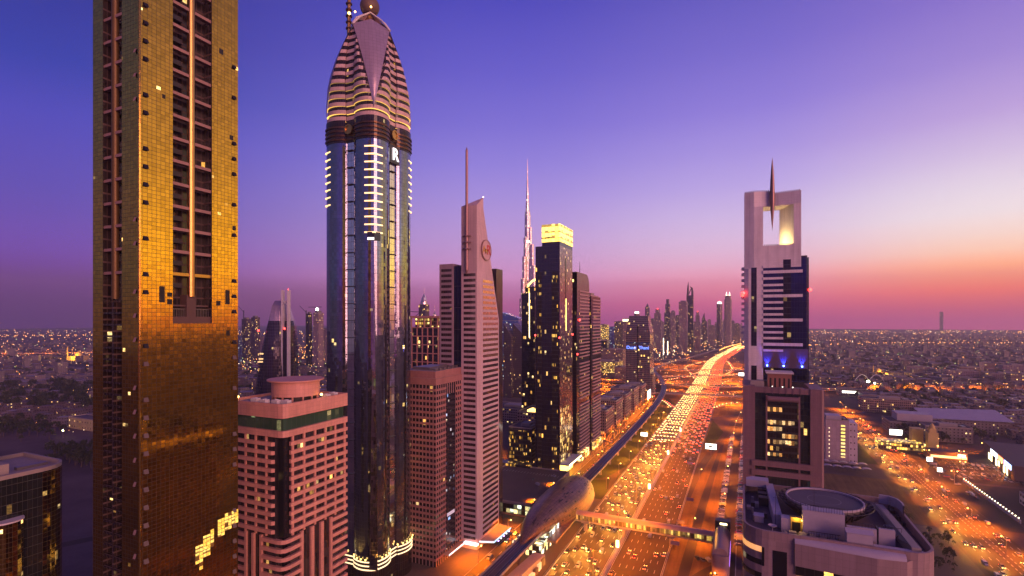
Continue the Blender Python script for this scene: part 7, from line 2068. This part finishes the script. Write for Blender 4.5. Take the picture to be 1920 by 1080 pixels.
# ================================================================== traffic and parked cars
CARC = {'white': (.45, .43, .40), 'silver': (.22, .21, .21), 'black': (.02, .02, .022), 'red': (.40, .03, .025), 'beige': (.24, .18, .12), 'grey': (.10, .14, .15)}
for k, c_ in CARC.items():
    t = NT(k + '_car_paint'); t.P(Base_Color=c_, Roughness=.25, Metallic=.3 if k in ('silver', 'grey') else 0.0, Coat_Weight=.6); M['car_' + k] = t.m
def car_mesh(tall=False, van=False):
    b = MB()
    if van: sts = [(-2.6, .85, 1.9), (-2.5, .95, 2.05), (1.0, .95, 2.05), (1.7, .93, 1.3), (2.5, .85, 1.0), (2.6, .8, .8)]
    else:
        zt = 1.08 if tall else .92
        sts = [(-2.25, .74, zt - .2), (-2.1, .87, zt), (-1.2, .9, zt + .04), (.9, .9, zt), (2.0, .86, zt - .14), (2.28, .72, zt - .32)]
    rr = []
    for y, w, z in sts: rr.append([(-w, y, .28), (w, y, .28), (w * 1.02, y, z * .6), (w * .93, y, z), (-w * .93, y, z), (-w * 1.02, y, z * .6)])
    for A, B_ in zip(rr, rr[1:]):
        for i in range(6): b.face([A[(i + 1) % 6], A[i], B_[i], B_[(i + 1) % 6]], 0)
    b.face(rr[-1][::-1]); b.face(rr[0])
    if van:
        b.face([(-.85, 1.05, 2.0), (.85, 1.05, 2.0), (.82, 1.72, 1.34), (-.82, 1.72, 1.34)][::-1], 1)
    else:
        z0 = (1.05 if tall else .9); z1 = (1.75 if tall else 1.42); yb = -2.0 if tall else -1.75
        A = [(-.82, yb, z0), (.82, yb, z0), (.82, 1.0, z0), (-.82, 1.0, z0)]; T_ = [(-.64, yb + .45, z1), (.64, yb + .45, z1), (.64, .25, z1), (-.64, .25, z1)]
        for i in range(4): b.face([A[i], A[(i + 1) % 4], T_[(i + 1) % 4], T_[i]], 1)
        b.face(T_, 0)
    return b
cm = {}
for k in CARC:
    for nm, a in (('car', (False, False)), ('tall_car', (True, False))):
        cm[(k, nm)] = car_mesh(*a).data(nm, [M['car_' + k], M['black_glass']])
cm[('white', 'van')] = car_mesh(False, True).data('van', [M['car_white'], M['black_glass']])
hl = MB(); hl.face([(-.22, 2.30, .56), (-.22, 2.27, .80), (.22, 2.27, .80), (.22, 2.30, .56)][::1]); hl.face([(-.22, 2.27, .80), (-.22, 2.1, .84), (.22, 2.1, .84), (.22, 2.27, .80)])
hl_me = hl.data('headlight', [M['headlight']])
tl = MB(); tl.face([(.24, -2.28, .55), (.24, -2.28, .9), (-.24, -2.28, .9), (-.24, -2.28, .55)][::-1]); tl_me = tl.data('taillight', [M['taillight']])
wl = MB()
for k in range(12):
    a, c_ = 2 * pi * k / 12, 2 * pi * (k + 1) / 12
    wl.face([(-.1, .33 * cos(a), .33 * sin(a)), (-.1, .33 * cos(c_), .33 * sin(c_)), (.1, .33 * cos(c_), .33 * sin(c_)), (.1, .33 * cos(a), .33 * sin(a))])
for s_ in (-.1, .1): wl.face([(s_, .33 * cos(2 * pi * k / 12), .33 * sin(2 * pi * k / 12)) for k in (range(12) if s_ > 0 else range(11, -1, -1))])
wl_me = wl.data('wheel', [M['rubber']])
beam = bpy.data.lights.new('headlight_beam', 'SPOT')
beam.energy = 60000; beam.color = (1.0, 0.42, 0.05); beam.spot_size = radians(64); beam.spot_blend = 1.0; beam.shadow_soft_size = 0.3
def car(x, y, rz, col, kind, label, group, lights=True, wheels=False, z=.06, beams=False):
    me = cm[(col, kind)]
    nm = 'van' if kind == 'van' else 'car'
    o = bpy.data.objects.new(nm, me); COL.objects.link(o)
    o.location = (x, y, z); o.rotation_euler = (0, 0, rz)
    tag(o, label, nm, group)
    ch = []
    if beams:
        l_ = bpy.data.objects.new('headlight_beam', beam); COL.objects.link(l_); l_.parent = o
        l_.location = (0, 2.5, .75); l_.rotation_euler = Vector((0, 1, -.16)).to_track_quat('-Z', 'Y').to_euler()
    if lights:
        for s_ in (-.58, .58): ch += [('headlight', hl_me, (s_, 0, 0)), ('taillight', tl_me, (s_, 0, 0))]
    if wheels:
        for sx in (-.86, .86):
            for sy in (-1.4, 1.4): ch.append(('wheel', wl_me, (sx, sy, .33)))
    for n_, m_, l_ in ch:
        c_ = bpy.data.objects.new(n_, m_); COL.objects.link(c_); c_.parent = o; c_.location = l_
    return o
cols = ['white', 'white', 'silver', 'black', 'grey', 'red', 'beige', 'white', 'silver']
KN = {'car': '', 'tall_car': 'tall ', 'van': ''}
def pick():
    k = rt.choice(('car', 'car', 'tall_car', 'van')); c_ = 'white' if k == 'van' else rt.choice(cols)
    return k, c_
def near_only(x, y): return scr(x, y)[2] < 430
ncar = 0
for li in range(7):                                       # oncoming, headlights towards us
    y = 205 + rt.uniform(0, 16)
    while y < 600:
        k, c_ = pick()
        car(-70 - 1.9 - LANE * (li + .5) + rt.uniform(-.3, .3), y, pi, c_, k, '%s %s coming towards us in the bright stream of the avenue' % (c_, KN[k] + ('van' if k == 'van' else 'car')), 'oncoming traffic on the avenue', wheels=near_only(-80, y), beams=True); ncar += 1
        y += rt.uniform(14, 38)
for li in range(7):                                       # leaving, tail lights
    y = 205 + rt.uniform(0, 30)
    while y < 560:
        k, c_ = pick()
        car(-70 + 1.9 + LANE * (li + .5) + rt.uniform(-.3, .3), y, 0, c_, k, '%s %s driving away with red tail lights on the avenue' % (c_, KN[k] + ('van' if k == 'van' else 'car')), 'departing traffic on the avenue', wheels=near_only(-60, y)); ncar += 1
        y += rt.uniform(34, 90)
for li in range(3):
    y = 330 + rt.uniform(0, 16)
    while y < 820:
        k, c_ = pick()
        car(129 + 3.7 * li, y, pi, c_, k, '%s %s coming towards us on the right hand boulevard' % (c_, KN[k] + ('van' if k == 'van' else 'car')), 'oncoming traffic on the boulevard', beams=True); ncar += 1
        y += rt.uniform(16, 46)
for li in range(3):
    y = 350 + rt.uniform(0, 16)
    while y < 860:
        k, c_ = pick()
        car(149 + 3.6 * li, y, 0, c_, k, '%s %s leaving with red tail lights on the right hand boulevard' % (c_, KN[k] + ('van' if k == 'van' else 'car')), 'departing traffic on the boulevard'); ncar += 1
        y += rt.uniform(14, 30) if y > 640 else rt.uniform(22, 60)
for i in range(34):
    y = 240 + i * 18 + rt.uniform(-5, 5); s_ = rt.choice((-1, 1))
    k, c_ = pick(); car(-134 + s_ * 2.8, y, 0 if s_ > 0 else pi, c_, k, '%s %s on the frontage road under the towers' % (c_, KN[k] + ('van' if k == 'van' else 'car')), 'cars on the frontage road'); ncar += 1
# parked
def parked(x, y, rz, label, group, z=.07):
    k, c_ = pick()
    car(x, y, rz, c_, k, label % (c_ + ' ' + KN[k] + ('van' if k == 'van' else 'car')), group, lights=False, z=z)
for i in range(64):
    y = 352 + i * 5.2
    if y > 690: break
    for xo in (-13.4, -1.2):
        if rt.random() < .88: parked(xo + (y - 420) * .012, y, pi / 2 + rt.uniform(-.06, .06), '%s parked in the rows of the service road below the framed tower', 'cars parked along the service road')
for row in range(5):
    for i in range(16):
        x = 180 + i * 3.9; y = 588 + row * 12.5
        if rt.random() < .8: parked(x + (row * 1.5), y, rt.choice((0, pi)) + rt.uniform(-.08, .08), '%s parked in the crowded car park before the restaurant', 'cars in the crowded car park')
for i in range(22):
    y = 515 + i * 7.5
    if rt.random() < .75: parked(172 + rt.uniform(-3, 2), y, rt.uniform(-.3, .3) + pi / 2 * (i % 3 == 0), '%s parked between the boulevard and the garden wall', 'cars beside the boulevard')
for i in range(6): parked(-24 + i * 3.1, 322 + rt.uniform(-1, 1), .5, '%s parked at an angle near the end of the foot bridge', 'cars by the foot bridge')
for (x, y, rz) in ((-150, 385, .9), (-158, 396, 0), (-146, 412, 1.2)): parked(x, y, rz, '%s standing alone on the flat car deck', 'cars on the car deck', z=9.06)
# the traffic too far away to tell apart
b = MB()
def far_car(b, x, y, dx, dy, s_=1.0):
    nx_, ny_ = -dy, dx
    def q(f_, l_): return (x + dx * f_ + nx_ * l_, y + dy * f_ + ny_ * l_)
    poly = [q(-2.2, -.9), q(2.2, -.9), q(2.2, .9), q(-2.2, .9)]
    b.prism([poly[i] for i in (0, 1, 2, 3)], .3, 1.4, 0)
    for l_ in (-.6, .6):
        a0, a1 = q(2.26, l_ - .3), q(2.26, l_ + .3)
        b.face([(*a0, .4), (*a1, .4), (*a1, 1.0), (*a0, 1.0)], 1)
        a0, a1 = q(-2.26, l_ - .3), q(-2.26, l_ + .3)
        b.face([(*a1, .4), (*a0, .4), (*a0, 1.0), (*a1, 1.0)], 2)
for li in range(7):
    acc = 0
    for i in range(1, len(hw_path)):
        p, q_ = hw_path[i - 1], hw_path[i]
        t_ = (q_ - p).normalized(); n_ = Vector((t_.y, -t_.x, 0))
        L_ = (q_ - p).length; s0 = 0
        while s0 < L_:
            c0 = p + t_ * s0
            if c0.y > 612:
                o_ = -1.9 - LANE * (li + .5); w0 = c0 + n_ * o_; far_car(b, w0.x, w0.y, -t_.x, -t_.y)
            s0 += rt.uniform(9, 34)
        s0 = rt.uniform(0, 20)
        while s0 < L_:
            c0 = p + t_ * s0
            if c0.y > 575:
                o_ = 1.9 + LANE * (li + .5); w0 = c0 + n_ * o_; far_car(b, w0.x, w0.y, t_.x, t_.y)
            s0 += rt.uniform(30, 160)
for pth in cross + [west_path]:
    nn_ = normals(pth)
    for i in range(1, len(pth)):
        if rt.random() < .8:
            for s_ in (-1, 1):
                t_ = (pth[i] - pth[i - 1]).normalized(); p = pth[i] + nn_[i] * s_ * 2.2
                n0 = len(b.v); far_car(b, p.x, p.y, t_.x * s_, t_.y * s_)
                b.v[n0:] = [(v[0], v[1], v[2] + p.z) for v in b.v[n0:]]
M['headlight_far'] = lamp_mat('distant_headlight', (1.0, 0.60, 0.2), 11.0)
tag(b.build('distant_traffic', [M['car_grey'], M['headlight_far'], M['taillight']]), 'dense far off traffic with lights on along the avenue and its ramps', 'traffic', kind='stuff')
# ================================================================== dusk haze over everything
hz = MB(); hz.box(-11500, -1700, -1.0, 7500, 10000, 850)
hm = bpy.data.materials.new('haze'); hm.use_nodes = True
hn = hm.node_tree; hn.nodes.clear()
ho_ = hn.nodes.new('ShaderNodeOutputMaterial')
hv = hn.nodes.new('ShaderNodeVolumePrincipled')
hv.inputs['Color'].default_value = (1.0, 0.90, 0.95, 1)
hv.inputs['Density'].default_value = 0.00012
hv.inputs['Anisotropy'].default_value = 0.3
hn.links.new(hv.outputs[0], ho_.inputs['Volume'])
tag(hz.build('haze', hm), kind='stuff')
